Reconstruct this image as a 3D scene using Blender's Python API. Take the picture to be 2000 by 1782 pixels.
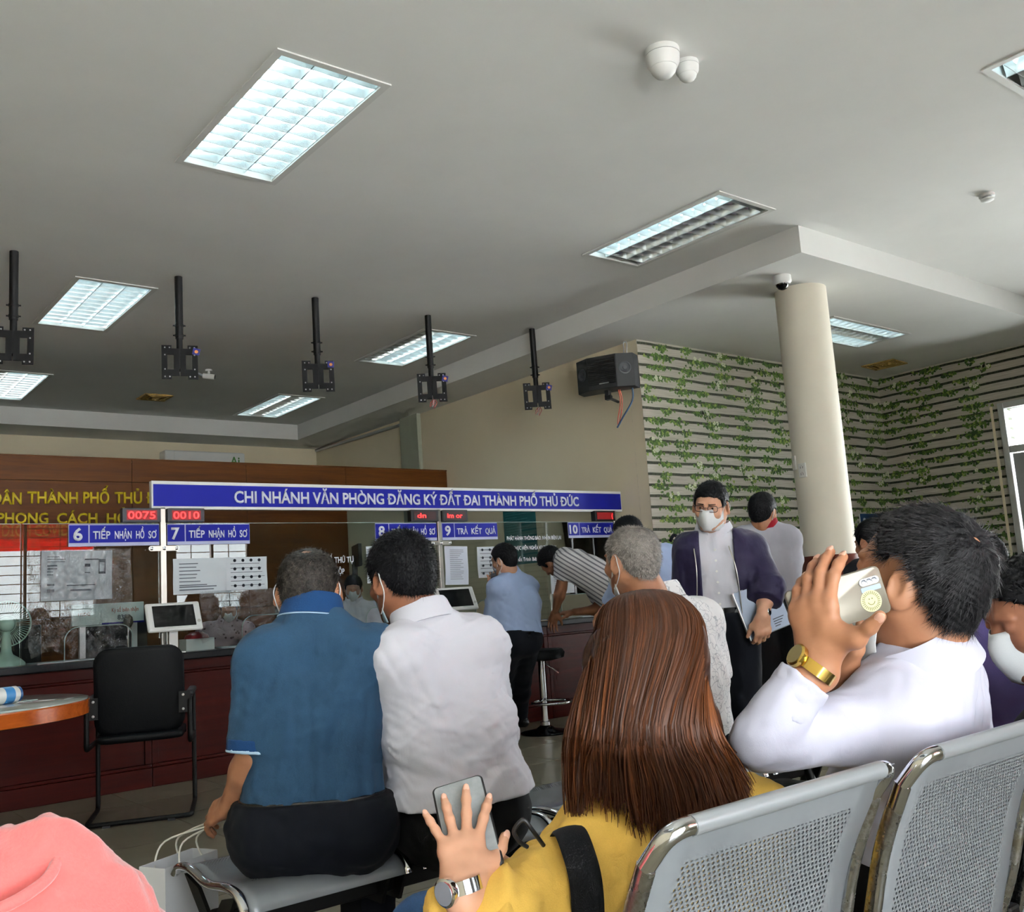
import bpy, bmesh, math, random
import numpy as np
from mathutils import Vector, Matrix

for o in list(bpy.data.objects):
    bpy.data.objects.remove(o, do_unlink=True)
SC = bpy.context.scene
COL = SC.collection
rnd = random.Random(7)
PI = math.pi

# ---------------------------------------------------------------- camera
FPX, YAW, PITCH, ROLL, CAMH = 1893.0, 0.6796, 0.14598, -0.06642, 1.1
def _cam_axes():
    cy, sy, cp, sp = math.cos(YAW), math.sin(YAW), math.cos(PITCH), math.sin(PITCH)
    f = Vector((sy * cp, cy * cp, sp)); r = Vector((cy, -sy, 0)); u = r.cross(f)
    cr, sr = math.cos(ROLL), math.sin(ROLL)
    return cr * r + sr * u, -sr * r + cr * u, f
CR, CU, CF = _cam_axes()
CPOS = Vector((0, 0, CAMH))
cd = bpy.data.cameras.new('camera'); cam = bpy.data.objects.new('camera', cd); COL.objects.link(cam)
cd.sensor_fit = 'HORIZONTAL'; cd.sensor_width = 36.0; cd.lens = FPX / 2000 * 36.0
cd.clip_start = 0.05; cd.clip_end = 200
mw = Matrix.Identity(4)
for i in range(3):
    mw[i][0] = CR[i]; mw[i][1] = CU[i]; mw[i][2] = -CF[i]; mw[i][3] = CPOS[i]
cam.matrix_world = mw
SC.camera = cam

# ---------------------------------------------------------------- sky, daylight and exposure
SKY = 5.8
world = bpy.data.worlds.new('overcast_sky'); SC.world = world; world.use_nodes = True
bg = world.node_tree.nodes['Background']
bg.inputs[0].default_value = (0.93, 0.965, 1.0, 1); bg.inputs[1].default_value = SKY
SC.view_settings.view_transform = 'Standard'; SC.view_settings.look = 'None'
SC.view_settings.exposure = 1.1; SC.view_settings.gamma = 1.0; SC.view_settings.use_curve_mapping = False
SC.cycles.use_denoising = True
SC.cycles.max_bounces = 6; SC.cycles.transparent_max_bounces = 16
SC.cycles.use_adaptive_sampling = True; SC.cycles.adaptive_threshold = 0.05; SC.cycles.adaptive_min_samples = 28
SC.cycles.diffuse_bounces = 3; SC.cycles.glossy_bounces = 3
SC.cycles.caustics_reflective = False; SC.cycles.caustics_refractive = False
SC.cycles.sample_clamp_indirect = 6.0
sl = bpy.data.lights.new('sun', 'SUN'); sl.energy = 125.0; sl.angle = math.radians(2); sl.color = (.96, .98, 1.0)
sun = bpy.data.objects.new('sun', sl); COL.objects.link(sun); sun.rotation_euler = Vector((-.35, .45, -1.0)).to_track_quat('-Z', 'Y').to_euler()
def portal(name, loc, size_x, size_y, direction):
    l = bpy.data.lights.new(name, 'AREA'); l.shape = 'RECTANGLE'; l.size = size_x; l.size_y = size_y
    l.cycles.is_portal = True
    o = bpy.data.objects.new(name, l); COL.objects.link(o); o.location = loc
    o.rotation_euler = Vector(direction).to_track_quat('-Z', 'Y').to_euler()
    o['kind'] = 'helper'
    return o

# a pixel of the 2000x1782 frame to a point in the room: at a plane or at a distance along the view axis
def ray(x, y):
    return CR * ((x - 1000) / FPX) - CU * ((y - 891) / FPX) + CF
def at(x, y, d): return CPOS + ray(x, y) * d
def atz(x, y, z): r = ray(x, y); return CPOS + r * ((z - CAMH) / r.z)
def aty(x, y, Y): r = ray(x, y); return CPOS + r * (Y / r.y)
def atx(x, y, X): r = ray(x, y); return CPOS + r * (X / r.x)

# ---------------------------------------------------------------- materials
def lin(c):
    if isinstance(c, str):
        c = c.lstrip('#'); c = [int(c[i:i + 2], 16) / 255 for i in (0, 2, 4)]
    return tuple((v / 12.92 if v <= 0.04045 else ((v + 0.055) / 1.055) ** 2.4) for v in c[:3]) + (1.0,)
MATS = {}
class NT:
    def __init__(s, name):
        s.m = bpy.data.materials.new(name); s.m.use_nodes = True; s.t = s.m.node_tree
        s.p = s.t.nodes['Principled BSDF']; s.out = s.t.nodes['Material Output']
    def n(s, typ, **kw):
        nd = s.t.nodes.new(typ)
        for k, v in kw.items():
            if k.startswith('i_'):
                key = k[2:]; key = int(key) if key.isdigit() else key.replace('_', ' ')
                nd.inputs[key].default_value = v
            else: setattr(nd, k, v)
        return nd
    def l(s, a, b): s.t.links.new(a, b)
    def math(s, op, a, b=None, c=None):
        nd = s.t.nodes.new('ShaderNodeMath'); nd.operation = op
        for i, v in enumerate((a, b, c)):
            if v is None: continue
            if hasattr(v, 'is_linked') or hasattr(v, 'links'): s.l(v, nd.inputs[i])
            else: nd.inputs[i].default_value = v
        return nd.outputs[0]
    def mix(s, f, a, b, blend='MIX'):
        nd = s.t.nodes.new('ShaderNodeMix'); nd.data_type = 'RGBA'; nd.blend_type = blend
        for i, v in ((0, f), (6, a), (7, b)):
            if hasattr(v, 'links'): s.l(v, nd.inputs[i])
            else: nd.inputs[i].default_value = v
        return nd.outputs[2]
    def coord(s, which='Object', scale=(1, 1, 1), rot=(0, 0, 0)):
        tc = s.n('ShaderNodeTexCoord'); mp = s.n('ShaderNodeMapping')
        mp.inputs['Scale'].default_value = scale; mp.inputs['Rotation'].default_value = rot
        s.l(tc.outputs[which], mp.inputs[0]); return mp.outputs[0]
    def noise(s, vec, scale=5, detail=3, rough=0.5, dist=0.0):
        nd = s.n('ShaderNodeTexNoise'); nd.inputs['Scale'].default_value = scale; nd.inputs['Detail'].default_value = detail
        nd.inputs['Roughness'].default_value = rough; nd.inputs['Distortion'].default_value = dist
        s.l(vec, nd.inputs['Vector']); return nd.outputs[0]
    def ramp(s, f, stops):
        nd = s.n('ShaderNodeValToRGB'); cr = nd.color_ramp
        while len(cr.elements) < len(stops): cr.elements.new(0.5)
        for e, (p, c) in zip(cr.elements, stops): e.position = p; e.color = c
        s.l(f, nd.inputs[0]); return nd.outputs[0]
    def bump(s, h, strength=0.2, dist=0.01):
        nd = s.n('ShaderNodeBump'); nd.inputs['Strength'].default_value = strength; nd.inputs['Distance'].default_value = dist
        s.l(h, nd.inputs['Height']); s.l(nd.outputs[0], s.p.inputs['Normal']); return nd
    def set(s, rough=0.5, metal=0.0, spec=0.5):
        s.p.inputs['Roughness'].default_value = rough; s.p.inputs['Metallic'].default_value = metal
        s.p.inputs['Specular IOR Level'].default_value = spec
def plain(name, col, rough=0.5, metal=0.0, spec=0.5, var=0.06, scale=6.0, bump=0.0, bscale=60.0, coord='Object'):
    """one colour with a little procedural variation and fine relief"""
    if name in MATS: return MATS[name]
    t = NT(name); c = lin(col); v = t.coord(coord)
    n = t.noise(v, scale, 4, 0.55)
    lo = tuple(x * (1 - var) for x in c[:3]) + (1,); hi = tuple(min(1, x * (1 + var)) for x in c[:3]) + (1,)
    t.l(t.ramp(n, [(0.3, lo), (0.7, hi)]), t.p.inputs['Base Color'])
    t.set(rough, metal, spec)
    if bump: t.bump(t.noise(v, bscale, 3, 0.6), bump, 0.004)
    MATS[name] = t.m; return t.m
def emit(name, col, strength):
    if name in MATS: return MATS[name]
    t = NT(name); t.p.inputs['Base Color'].default_value = lin(col)
    t.p.inputs['Emission Color'].default_value = lin(col); t.p.inputs['Emission Strength'].default_value = strength
    MATS[name] = t.m; return t.m
def wood(name, c1, c2, rough=0.35, scale=1.0, axis=2, bump=0.05, spec=0.2):
    if name in MATS: return MATS[name]
    t = NT(name); sc = [14 * scale] * 3; sc[axis] = 0.9 * scale
    v = t.coord('Object', tuple(sc)); n = t.noise(v, 2.2, 6, 0.62, 0.6)
    n2 = t.noise(t.coord('Object', tuple(x * 4 for x in sc)), 3.0, 3, 0.5)
    f = t.math('ADD', t.math('MULTIPLY', n, 0.8), t.math('MULTIPLY', n2, 0.2))
    t.l(t.ramp(f, [(0.32, lin(c1)), (0.68, lin(c2))]), t.p.inputs['Base Color'])
    t.set(rough, 0, spec); t.bump(f, bump, 0.002); MATS[name] = t.m; return t.m
def glass_mat(name, tint=(0.93, 0.97, 0.96), ior=1.5, rough=0.0, haze=0.0):
    """a clear pane: light passes straight through, the surface mirrors by Fresnel"""
    if name in MATS: return MATS[name]
    t = NT(name); t.t.nodes.remove(t.p)
    tr = t.n('ShaderNodeBsdfTransparent'); tr.inputs[0].default_value = tint + (1,)
    gl = t.n('ShaderNodeBsdfGlossy'); gl.inputs['Roughness'].default_value = rough
    fr = t.n('ShaderNodeFresnel'); fr.inputs[0].default_value = ior
    mx = t.n('ShaderNodeMixShader'); t.l(fr.outputs[0], mx.inputs[0]); t.l(tr.outputs[0], mx.inputs[1]); t.l(gl.outputs[0], mx.inputs[2])
    res = mx.outputs[0]
    if haze:
        df = t.n('ShaderNodeBsdfDiffuse'); df.inputs[0].default_value = (0.8, 0.82, 0.82, 1)
        m2 = t.n('ShaderNodeMixShader'); m2.inputs[0].default_value = haze
        t.l(res, m2.inputs[1]); t.l(df.outputs[0], m2.inputs[2]); res = m2.outputs[0]
    t.l(res, t.out.inputs[0]); MATS[name] = t.m; return t.m

# ---------------------------------------------------------------- mesh helpers
class MB:
    """collects geometry of ONE part; build() links it as one mesh object"""
    def __init__(s): s.v = []; s.f = []; s.mi = []; s.uv = None
    def add(s, vs, fs, mi=0):
        o = len(s.v); s.v += [tuple(v) for v in vs]; s.f += [tuple(i + o for i in f) for f in fs]; s.mi += [mi] * len(fs); return s
    def box(s, x0, x1, y0, y1, z0, z1, mi=0, m=None):
        vs = [Vector((x, y, z)) for z in (z0, z1) for y in (y0, y1) for x in (x0, x1)]
        if m is not None: vs = [m @ v for v in vs]
        return s.add(vs, [(0, 2, 3, 1), (4, 5, 7, 6), (0, 1, 5, 4), (2, 6, 7, 3), (0, 4, 6, 2), (1, 3, 7, 5)], mi)
    def rings(s, rings, closed=True, cap=True, mi=0):
        """rings: list of lists of points (same count)"""
        n = len(rings[0]); vs = [p for r in rings for p in r]; fs = []
        for i in range(len(rings) - 1):
            for j in range(n if closed else n - 1):
                k = (j + 1) % n
                fs.append((i * n + j, i * n + k, (i + 1) * n + k, (i + 1) * n + j))
        if cap and closed:
            fs.append(tuple(reversed(range(n)))); fs.append(tuple(range((len(rings) - 1) * n, len(rings) * n)))
        return s.add(vs, fs, mi)
    def tube(s, path, r, n=10, mi=0, cap=True, flat=None):
        path = [Vector(p) for p in path]; rings = []; up = None
        for i, p in enumerate(path):
            a = path[max(0, i - 1)]; b = path[min(len(path) - 1, i + 1)]; d = (b - a).normalized()
            if up is None:
                up = Vector((0, 0, 1)) if abs(d.z) < 0.9 else Vector((0, 1, 0))
            x = d.cross(up).normalized(); y = x.cross(d).normalized(); up = y
            rr = r[i] if isinstance(r, (list, tuple)) else r
            fx, fy = (flat or (1, 1))
            rings.append([p + x * (rr * fx * math.cos(2 * PI * j / n)) + y * (rr * fy * math.sin(2 * PI * j / n)) for j in range(n)])
        return s.rings(rings, True, cap, mi)
    def cyl(s, a, b, r0, r1=None, n=16, mi=0): return s.tube([a, b], [r0, r0 if r1 is None else r1], n, mi)
    def lathe(s, c, prof, n=24, mi=0, axis=None):
        c = Vector(c); z = Vector(axis or (0, 0, 1)).normalized()
        x = z.orthogonal().normalized(); y = z.cross(x)
        rings = [[c + z * h + x * (r * math.cos(2 * PI * j / n)) + y * (r * math.sin(2 * PI * j / n)) for j in range(n)] for r, h in prof]
        return s.rings(rings, True, True, mi)
    def prism(s, poly, d, mi=0):
        """poly: 3D points of a flat polygon, extruded by vector d"""
        d = Vector(d); n = len(poly); vs = [Vector(p) for p in poly] + [Vector(p) + d for p in poly]
        fs = [tuple(reversed(range(n))), tuple(range(n, 2 * n))] + [(i, (i + 1) % n, (i + 1) % n + n, i + n) for i in range(n)]
        return s.add(vs, fs, mi)
    def mesh(s, name, mats, smooth=None):
        me = bpy.data.meshes.new(name); me.from_pydata(s.v, [], s.f)
        for m in (mats if isinstance(mats, (list, tuple)) else [mats]): me.materials.append(m)
        if len(me.polygons) == len(s.mi): me.polygons.foreach_set('material_index', s.mi)
        bm = bmesh.new(); bm.from_mesh(me); bmesh.ops.recalc_face_normals(bm, faces=bm.faces); bm.to_mesh(me); bm.free()
        if s.uv is not None and len(s.uv) == len(s.v):
            ul = me.uv_layers.new(name='UVMap')
            for lp in me.loops: ul.data[lp.index].uv = s.uv[lp.vertex_index]
        if smooth: shade(me, smooth)
        return me
    def build(s, name, mats, parent=None, smooth=None, bevel=0.0, loc=None):
        o = link(name, s.mesh(name, mats, smooth), parent)
        if loc is not None: o.location = loc
        if bevel:
            b = o.modifiers.new('bevel', 'BEVEL'); b.width = bevel; b.segments = 2; b.limit_method = 'ANGLE'
        return o
def shade(me, ang=40):
    me.polygons.foreach_set('use_smooth', [True] * len(me.polygons))
    if ang is not True and ang < 180:
        bm = bmesh.new(); bm.from_mesh(me); a = math.radians(ang)
        for e in bm.edges:
            if len(e.link_faces) == 2 and e.calc_face_angle(0) > a: e.smooth = False
        bm.to_mesh(me); bm.free()
    me.update()
def link(name, data, parent=None):
    o = bpy.data.objects.new(name, data); COL.objects.link(o)
    if parent is not None: o.parent = parent
    return o
def tag(o, label, cat=None, group=None, kind=None):
    if label: o['label'] = label
    if cat: o['category'] = cat
    if group: o['group'] = group
    if kind: o['kind'] = kind
    return o
def thing(name, label, cat, loc=(0, 0, 0), rz=0.0, group=None):
    o = link(name, None); o.location = loc; o.rotation_euler = (0, 0, rz); o.empty_display_size = 0.1
    return tag(o, label, cat, group)
def struct(o, label=None): o['kind'] = 'structure'; return tag(o, label)
def copy_tree(o, parent=None):
    c = o.copy(); COL.objects.link(c); c.parent = parent
    for ch in list(o.children): copy_tree(ch, c)
    return c
def text_mesh(body, width=None, cap=0.1, depth=0.002, bold=0.0, spacing=1.0):
    """flat lettering standing in x-z, facing -y, starting at x=0 with its baseline at z=0"""
    swap = dict(zip('ĐƠƯỨỰỪ', 'DOUÚỤÙ')); strokes = [i for i, ch in enumerate(body) if ch in swap]; plain_body = ''.join(swap.get(c, c) for c in body)
    def pen(tx):
        c = bpy.data.curves.new('pen', 'FONT'); c.body = tx; c.size = 1.0; c.space_character = spacing; ob = bpy.data.objects.new('pen', c); COL.objects.link(ob); bpy.context.view_layer.update()
        b = [q[0] for q in ob.bound_box]; bpy.data.objects.remove(ob, do_unlink=True); return max(b)
    bars = []
    for i in strokes:
        x1 = pen(plain_body[:i + 1]); bars.append((x1 - .72, .315, x1 - .38, .415) if body[i] == 'Đ' else (x1 - .10, .62, x1 + .03, .80))
    cu = bpy.data.curves.new('lettering', 'FONT'); cu.body = plain_body; cu.size = 1.0; cu.extrude = 0.0; cu.offset = bold
    cu.space_character = spacing; cu.resolution_u = 3
    ob = bpy.data.objects.new('tmp_text', cu); COL.objects.link(ob)
    bpy.context.view_layer.update()
    me = bpy.data.meshes.new_from_object(ob.evaluated_get(bpy.context.evaluated_depsgraph_get()))
    bpy.data.objects.remove(ob, do_unlink=True)
    if bars:
        bm = bmesh.new(); bm.from_mesh(me)
        for bx_ in bars:
            vs = [bm.verts.new((a, b, 0)) for a, b in ((bx_[0], bx_[1]), (bx_[2], bx_[1]), (bx_[2], bx_[3]), (bx_[0], bx_[3]))]; bm.faces.new(vs)
        bm.to_mesh(me); bm.free()
    co = np.empty(len(me.vertices) * 3, np.float32); me.vertices.foreach_get('co', co); co = co.reshape(-1, 3)
    capu = 0.73; x0, x1 = co[:, 0].min(), co[:, 0].max()
    sz = cap / capu; sx = sz if width is None else width / (x1 - x0)
    out = np.stack([(co[:, 0] - x0) * sx, np.zeros(len(co)), co[:, 1] * sz], 1)
    me.vertices.foreach_set('co', out.astype(np.float32).ravel()); me.update()
    if depth:
        bm = bmesh.new(); bm.from_mesh(me)
        r = bmesh.ops.extrude_face_region(bm, geom=bm.faces[:])
        bmesh.ops.translate(bm, vec=(0, -depth, 0), verts=[e for e in r['geom'] if isinstance(e, bmesh.types.BMVert)])
        bmesh.ops.recalc_face_normals(bm, faces=bm.faces); bm.to_mesh(me); bm.free()
    return me
def text(body, mat, parent, loc, width=None, cap=0.1, depth=0.002, bold=0.0, rot=(0, 0, 0), name='lettering', spacing=1.0):
    me = text_mesh(body, width, cap, depth, bold, spacing); me.materials.clear(); me.materials.append(mat)
    o = link(name, me, parent); o.location = loc; o.rotation_euler = rot; return o
def plate(holes, x0, x1, y0, y1, place):
    """a flat plate with rectangular holes; place(u, v) -> 3D point"""
    xs = sorted({x0, x1} | {min(max(h[i], x0), x1) for h in holes for i in (0, 1)})
    ys = sorted({y0, y1} | {min(max(h[i], y0), y1) for h in holes for i in (2, 3)})
    mb = MB(); idx = {}
    def vid(i, j):
        if (i, j) not in idx: idx[(i, j)] = len(mb.v); mb.v.append(tuple(place(xs[i], ys[j])))
        return idx[(i, j)]
    for i in range(len(xs) - 1):
        for j in range(len(ys) - 1):
            cx, cy = (xs[i] + xs[i + 1]) / 2, (ys[j] + ys[j + 1]) / 2
            if any(h[0] < cx < h[1] and h[2] < cy < h[3] for h in holes): continue
            mb.f.append((vid(i, j), vid(i + 1, j), vid(i + 1, j + 1), vid(i, j + 1))); mb.mi.append(0)
    return mb
# ================================================================ the room
XL, XS, XR = -2.5, 7.0, 11.43          # left wall, side wall, right wall
YR, YW, YB = -3.2, 6.55, 13.5          # rear wall, wallpapered wall, back wall
ZC, ZS = 3.82, 3.60                    # ceiling, lowered ceiling
SX, SY, SB = 6.35, 4.14, 12.8          # edges of the lowered ceiling
M_ceil = plain('ceiling_paint', '#EAEAE6', 0.85, var=0.03, scale=1.5)
M_cream = plain('cream_wall_paint', '#EBDFC2', 0.75, var=0.03, scale=1.2)
M_white = plain('white_enamel', '#EDEDEA', 0.4, var=0.02)
M_black = plain('black_steel', '#050506', 0.5, spec=0.3, var=0.2)
M_blackplastic = plain('black_plastic', '#121316', 0.45, var=0.15)
M_chrome = plain('chrome', '#D9DBDE', 0.09, 1.0, var=0.02)
M_steel = plain('brushed_steel', '#C9C6BD', 0.3, 1.0, var=0.05)
M_alu = plain('aluminium_frame', '#C4C6C6', 0.4, 0.6, var=0.04)
M_glass = glass_mat('clear_glass')
M_winglass = glass_mat('window_glass', (0.96, 0.98, 0.98))
M_counter = wood('mahogany_veneer', '#330804', '#4C1008', 0.35, 0.7, 0)
M_panel = wood('brown_wood_panel', '#4C280B', '#6B3D12', 0.42, 0.7, 0)
M_orange = wood('orange_wood', '#8E3F12', '#B4591F', 0.25, 0.8, 0)
M_slab = plain('dark_granite', '#14171A', 0.3, spec=0.3, var=0.35, scale=90)
M_blue = plain('blue_sign_face', '#161C8C', 0.45, spec=0.15, var=0.03)
M_letter = plain('white_letter_vinyl', '#E8EAF2', 0.5, var=0.02)
M_paper = plain('white_paper', '#D5DCE2', 0.8, var=0.03, scale=4)
M_ink = plain('printed_ink', '#555B66', 0.8, var=0.2)
M_gold = plain('gold_letter', '#D8BC1E', 0.45, 0.0, var=0.08)

# floor: grey-beige tiles laid in a mortar bed
t = NT('floor_tile_glaze'); v = t.coord('Object'); oi = t.n('ShaderNodeObjectInfo')
n1 = t.noise(v, 4, 5, 0.6); c1 = t.ramp(n1, [(0.3, lin('#77725F')), (0.7, lin('#878270'))])
hs = t.n('ShaderNodeHueSaturation'); t.l(c1, hs.inputs['Color'])
t.l(t.math('ADD', t.math('MULTIPLY', oi.outputs['Random'], 0.12), 0.94), hs.inputs['Value'])
t.l(hs.outputs[0], t.p.inputs['Base Color']); t.set(0.28, 0, 0.5); t.bump(t.noise(v, 25, 3), 0.05, 0.002)
M_tile = t.m
M_grout = plain('tile_grout', '#4F4A40', 0.9)
mb = MB(); mb.box(XL, XR, YR, YB, -0.12, -0.006); floor = struct(mb.build('floor', M_grout), 'grey beige tiled floor of the hall')
TS = 0.6; tm = MB(); g = 0.0025
tm.box(g, TS - g, g, TS - g, -0.008, 0.0); tmesh = tm.mesh('tile', M_tile)
X0, Y0 = 1.40 - 6 * TS, 5.2 - 14 * TS
fill = MB(); near = []
for i in range(24):
    for j in range(29):
        x, y = X0 + i * TS, Y0 + j * TS
        if x + TS > XR or y + TS > YB or x < XL or y < YR: continue
        d = (Vector((x + TS / 2, y + TS / 2, 0)) - CPOS)
        if d.dot(CF) > 0.5 and d.length < 9 and abs(d.dot(CR)) < d.dot(CF) * 0.62 and not (x > XS - .6 and y > YW - .6): near.append((x, y))
        else: fill.box(x + g, x + TS - g, y + g, y + TS - g, -0.008, 0.0)
for x, y in near:
    o = link('tile', tmesh, floor); o.location = (x, y, 0)
tag(fill.build('outer_tiling', M_tile, floor), None, kind='stuff')

# ceiling with openings for the recessed lamps
LAMPS = [  # cx, cy, along-y?, z, lit tubes, label
    (2.28, 4.735, True, ZC, (1, 1, 1), 'large louvred ceiling lamp with three lit tubes, nearest the camera'),
    (5.59, 4.735, True, ZC, (1, 0, 0), 'louvred ceiling lamp with one lit tube beside the lowered ceiling corner'),
    (2.31, 8.45, True, ZC, (1, 1, 1), 'louvred ceiling lamp glowing fully between the two leftmost black pole brackets'),
    (5.59, 8.48, True, ZC, (0, 1, 1), 'louvred ceiling lamp with one dark strip behind the fourth pole bracket'),
    (5.53, 11.7, True, ZC, (1, 0, 1), 'louvred ceiling lamp with a dark middle strip by the ceiling inner corner'),
    (2.28, 11.7, True, ZC, (0, 1, 1), 'louvred ceiling lamp at the left edge below a pole bracket'),
    (5.60, 1.48, True, ZC, (1, 0, 0), 'louvred ceiling lamp cut by the right edge of the picture'),
    (8.93, 5.40, False, ZS, (1, 0, 1), 'louvred lamp in the lowered ceiling behind the round column'),
]
LW, LL = 0.62, 1.40
def lamp_hole(l):
    a, b = (LW / 2, LL / 2) if l[2] else (LL / 2, LW / 2)
    return (l[0] - a, l[0] + a, l[1] - b, l[1] + b)
holes = [lamp_hole(l) for l in LAMPS if l[3] == ZC]
cut = [(SX, 20, SY, 30), (-9, 20, SB, 30)]
o = plate(holes + cut, XL, XR, YR, YB, lambda a, b: (a, b, ZC)).build('ceiling', M_ceil); struct(o, 'grey white plaster ceiling of the hall')
low = [lamp_hole(l) for l in LAMPS if l[3] == ZS]
o = plate(low + [(-9, SX, 0, SB), (-9, 20, YR - 1, SY)], XL, XR, YR, YB, lambda a, b: (a, b, ZS)).build('ceiling_lowered', M_ceil); struct(o, 'lowered ceiling around the column and along the walls')
mb = MB(); th = 0.0
mb.add([(SX, SY, ZS), (SX, SB, ZS), (SX, SB, ZC), (SX, SY, ZC)], [(0, 1, 2, 3)])
mb.add([(SX, SY, ZS), (XR, SY, ZS), (XR, SY, ZC), (SX, SY, ZC)], [(0, 1, 2, 3)])
mb.add([(XL, SB, ZS), (SX, SB, ZS), (SX, SB, ZC), (XL, SB, ZC)], [(0, 1, 2, 3)])
struct(mb.build('trim_1', M_ceil), 'vertical drop face of the lowered ceiling')
mb = MB(); mb.box(XL - .2, XR + .2, YR - .2, YB + .2, ZC + 0.2, ZC + 0.35); struct(mb.build('roof_slab', M_ceil), 'concrete slab above the ceiling')

# walls
def wall(name, a, b, z0, z1, holes, mat, label, normal=None, th=0.15):
    """upright wall from a to b (plan points), openings in (u0, u1, z0, z1); thickness away from the room"""
    a = Vector((*a, 0)); b = Vector((*b, 0)); d = (b - a).normalized(); n = Vector((*normal, 0)); L = (b - a).length
    z0 = -.05; holes = [(h[0], h[1], max(h[2], -.05), h[3]) for h in holes]
    mb = plate(holes, 0, L, z0, z1, lambda u, z: a + d * u + Vector((0, 0, z)))
    m2 = plate(holes, 0, L, z0, z1, lambda u, z: a + d * u - n * th + Vector((0, 0, z)))
    mb.add(m2.v, m2.f)
    for h in holes:
        for (u0, v0, u1, v1) in ((h[0], h[2], h[1], h[2]), (h[0], h[3], h[1], h[3]), (h[0], h[2], h[0], h[3]), (h[1], h[2], h[1], h[3])):
            p = a + d * u0 + Vector((0, 0, v0)); q = a + d * u1 + Vector((0, 0, v1))
            mb.add([p, q, q - n * th, p - n * th], [(0, 1, 2, 3)])
    return struct(mb.build(name, mat), label)
wall('wall_left', (XL, YR), (XL, YB), 0, ZC + .2, [], M_cream, 'cream side wall beyond the left edge', (1, 0))
wall('wall_back', (XL, YB), (XS, YB), 0, ZC + .2, [], M_cream, 'cream back wall above the brown partition', (0, -1))
wall('wall_side', (XS, YB), (XS, YW + .004), 0, ZC + .2, [], M_cream, 'cream side wall behind the hanging loudspeaker', (-1, 0))
REARW = [(2.55, 4.75, 1.25, 3.05), (6.05, 7.45, 1.25, 3.05), (-2.2, 1.6, 0.0, 3.1)]  # the last, full-height opening is added to bring in more daylight
wall('wall_rear', (XL, YR), (XR, YR), 0, ZC + .2, [(a - XL, b - XL, c, d) for a, b, c, d in REARW], M_cream, 'cream wall behind the camera with barred windows', (0, 1))
DOOR_Y0, DOOR_Y1 = 4.1, 5.02
RIGHTW = [(0.5, 3.85, 0.0, 3.1), (DOOR_Y0, DOOR_Y1, 0.0, 2.9)]
# wallpaper: printed weathered boards with dark gaps
t = NT('printed_board_wallpaper'); geo = t.n('ShaderNodeNewGeometry'); sp = t.n('ShaderNodeSeparateXYZ'); t.l(geo.outputs['Position'], sp.inputs[0])
PER = 0.111
along = t.math('ADD', sp.outputs[0], t.math('MULTIPLY', sp.outputs[1], 1.0))
cv = t.n('ShaderNodeCombineXYZ'); t.l(along, cv.inputs[0]); t.l(sp.outputs[2], cv.inputs[2])
wob = t.math('MULTIPLY', t.math('SUBTRACT', t.noise(cv.outputs[0], 2.5, 2), 0.5), 0.025)
zz = t.math('DIVIDE', t.math('ADD', sp.outputs[2], wob), PER); fr = t.math('FRACT', zz); row = t.math('FLOOR', zz)
gap = t.math('LESS_THAN', fr, 0.25)
wn = t.n('ShaderNodeTexWhiteNoise'); wn.noise_dimensions = '1D'; t.l(row, wn.inputs['W'])
mp = t.n('ShaderNodeMapping'); mp.inputs['Scale'].default_value = (2.0, 1, 60); t.l(cv.outputs[0], mp.inputs[0])
gr = t.noise(mp.outputs[0], 1.6, 5, 0.65)
board = t.ramp(gr, [(0.25, lin('#948E80')), (0.5, lin('#BAB5A8')), (0.75, lin('#CFCAC0'))])
tintb = t.mix(t.math('MULTIPLY', wn.outputs[0], 0.35), board, lin('#988A80'))
dark = t.ramp(t.noise(cv.outputs[0], 45, 3), [(0.35, lin('#17180F')), (0.6, lin('#3A4029'))])
t.l(t.mix(gap, tintb, dark), t.p.inputs['Base Color']); t.set(0.8); M_wallpaper = t.m
wf = wall('wall_far', (XS - .001, YW), (XR, YW), 0, ZC + .2, [], M_wallpaper, 'wall papered with a print of weathered boards and ivy', (0, -1))
wr = wall('wall_right', (XR, YR), (XR, YW), 0, ZC + .2, [(a - YR, b - YR, c, d) for a, b, c, d in RIGHTW], M_wallpaper, 'right wall with ivy board wallpaper beside the glazed door', (-1, 0))
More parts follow.
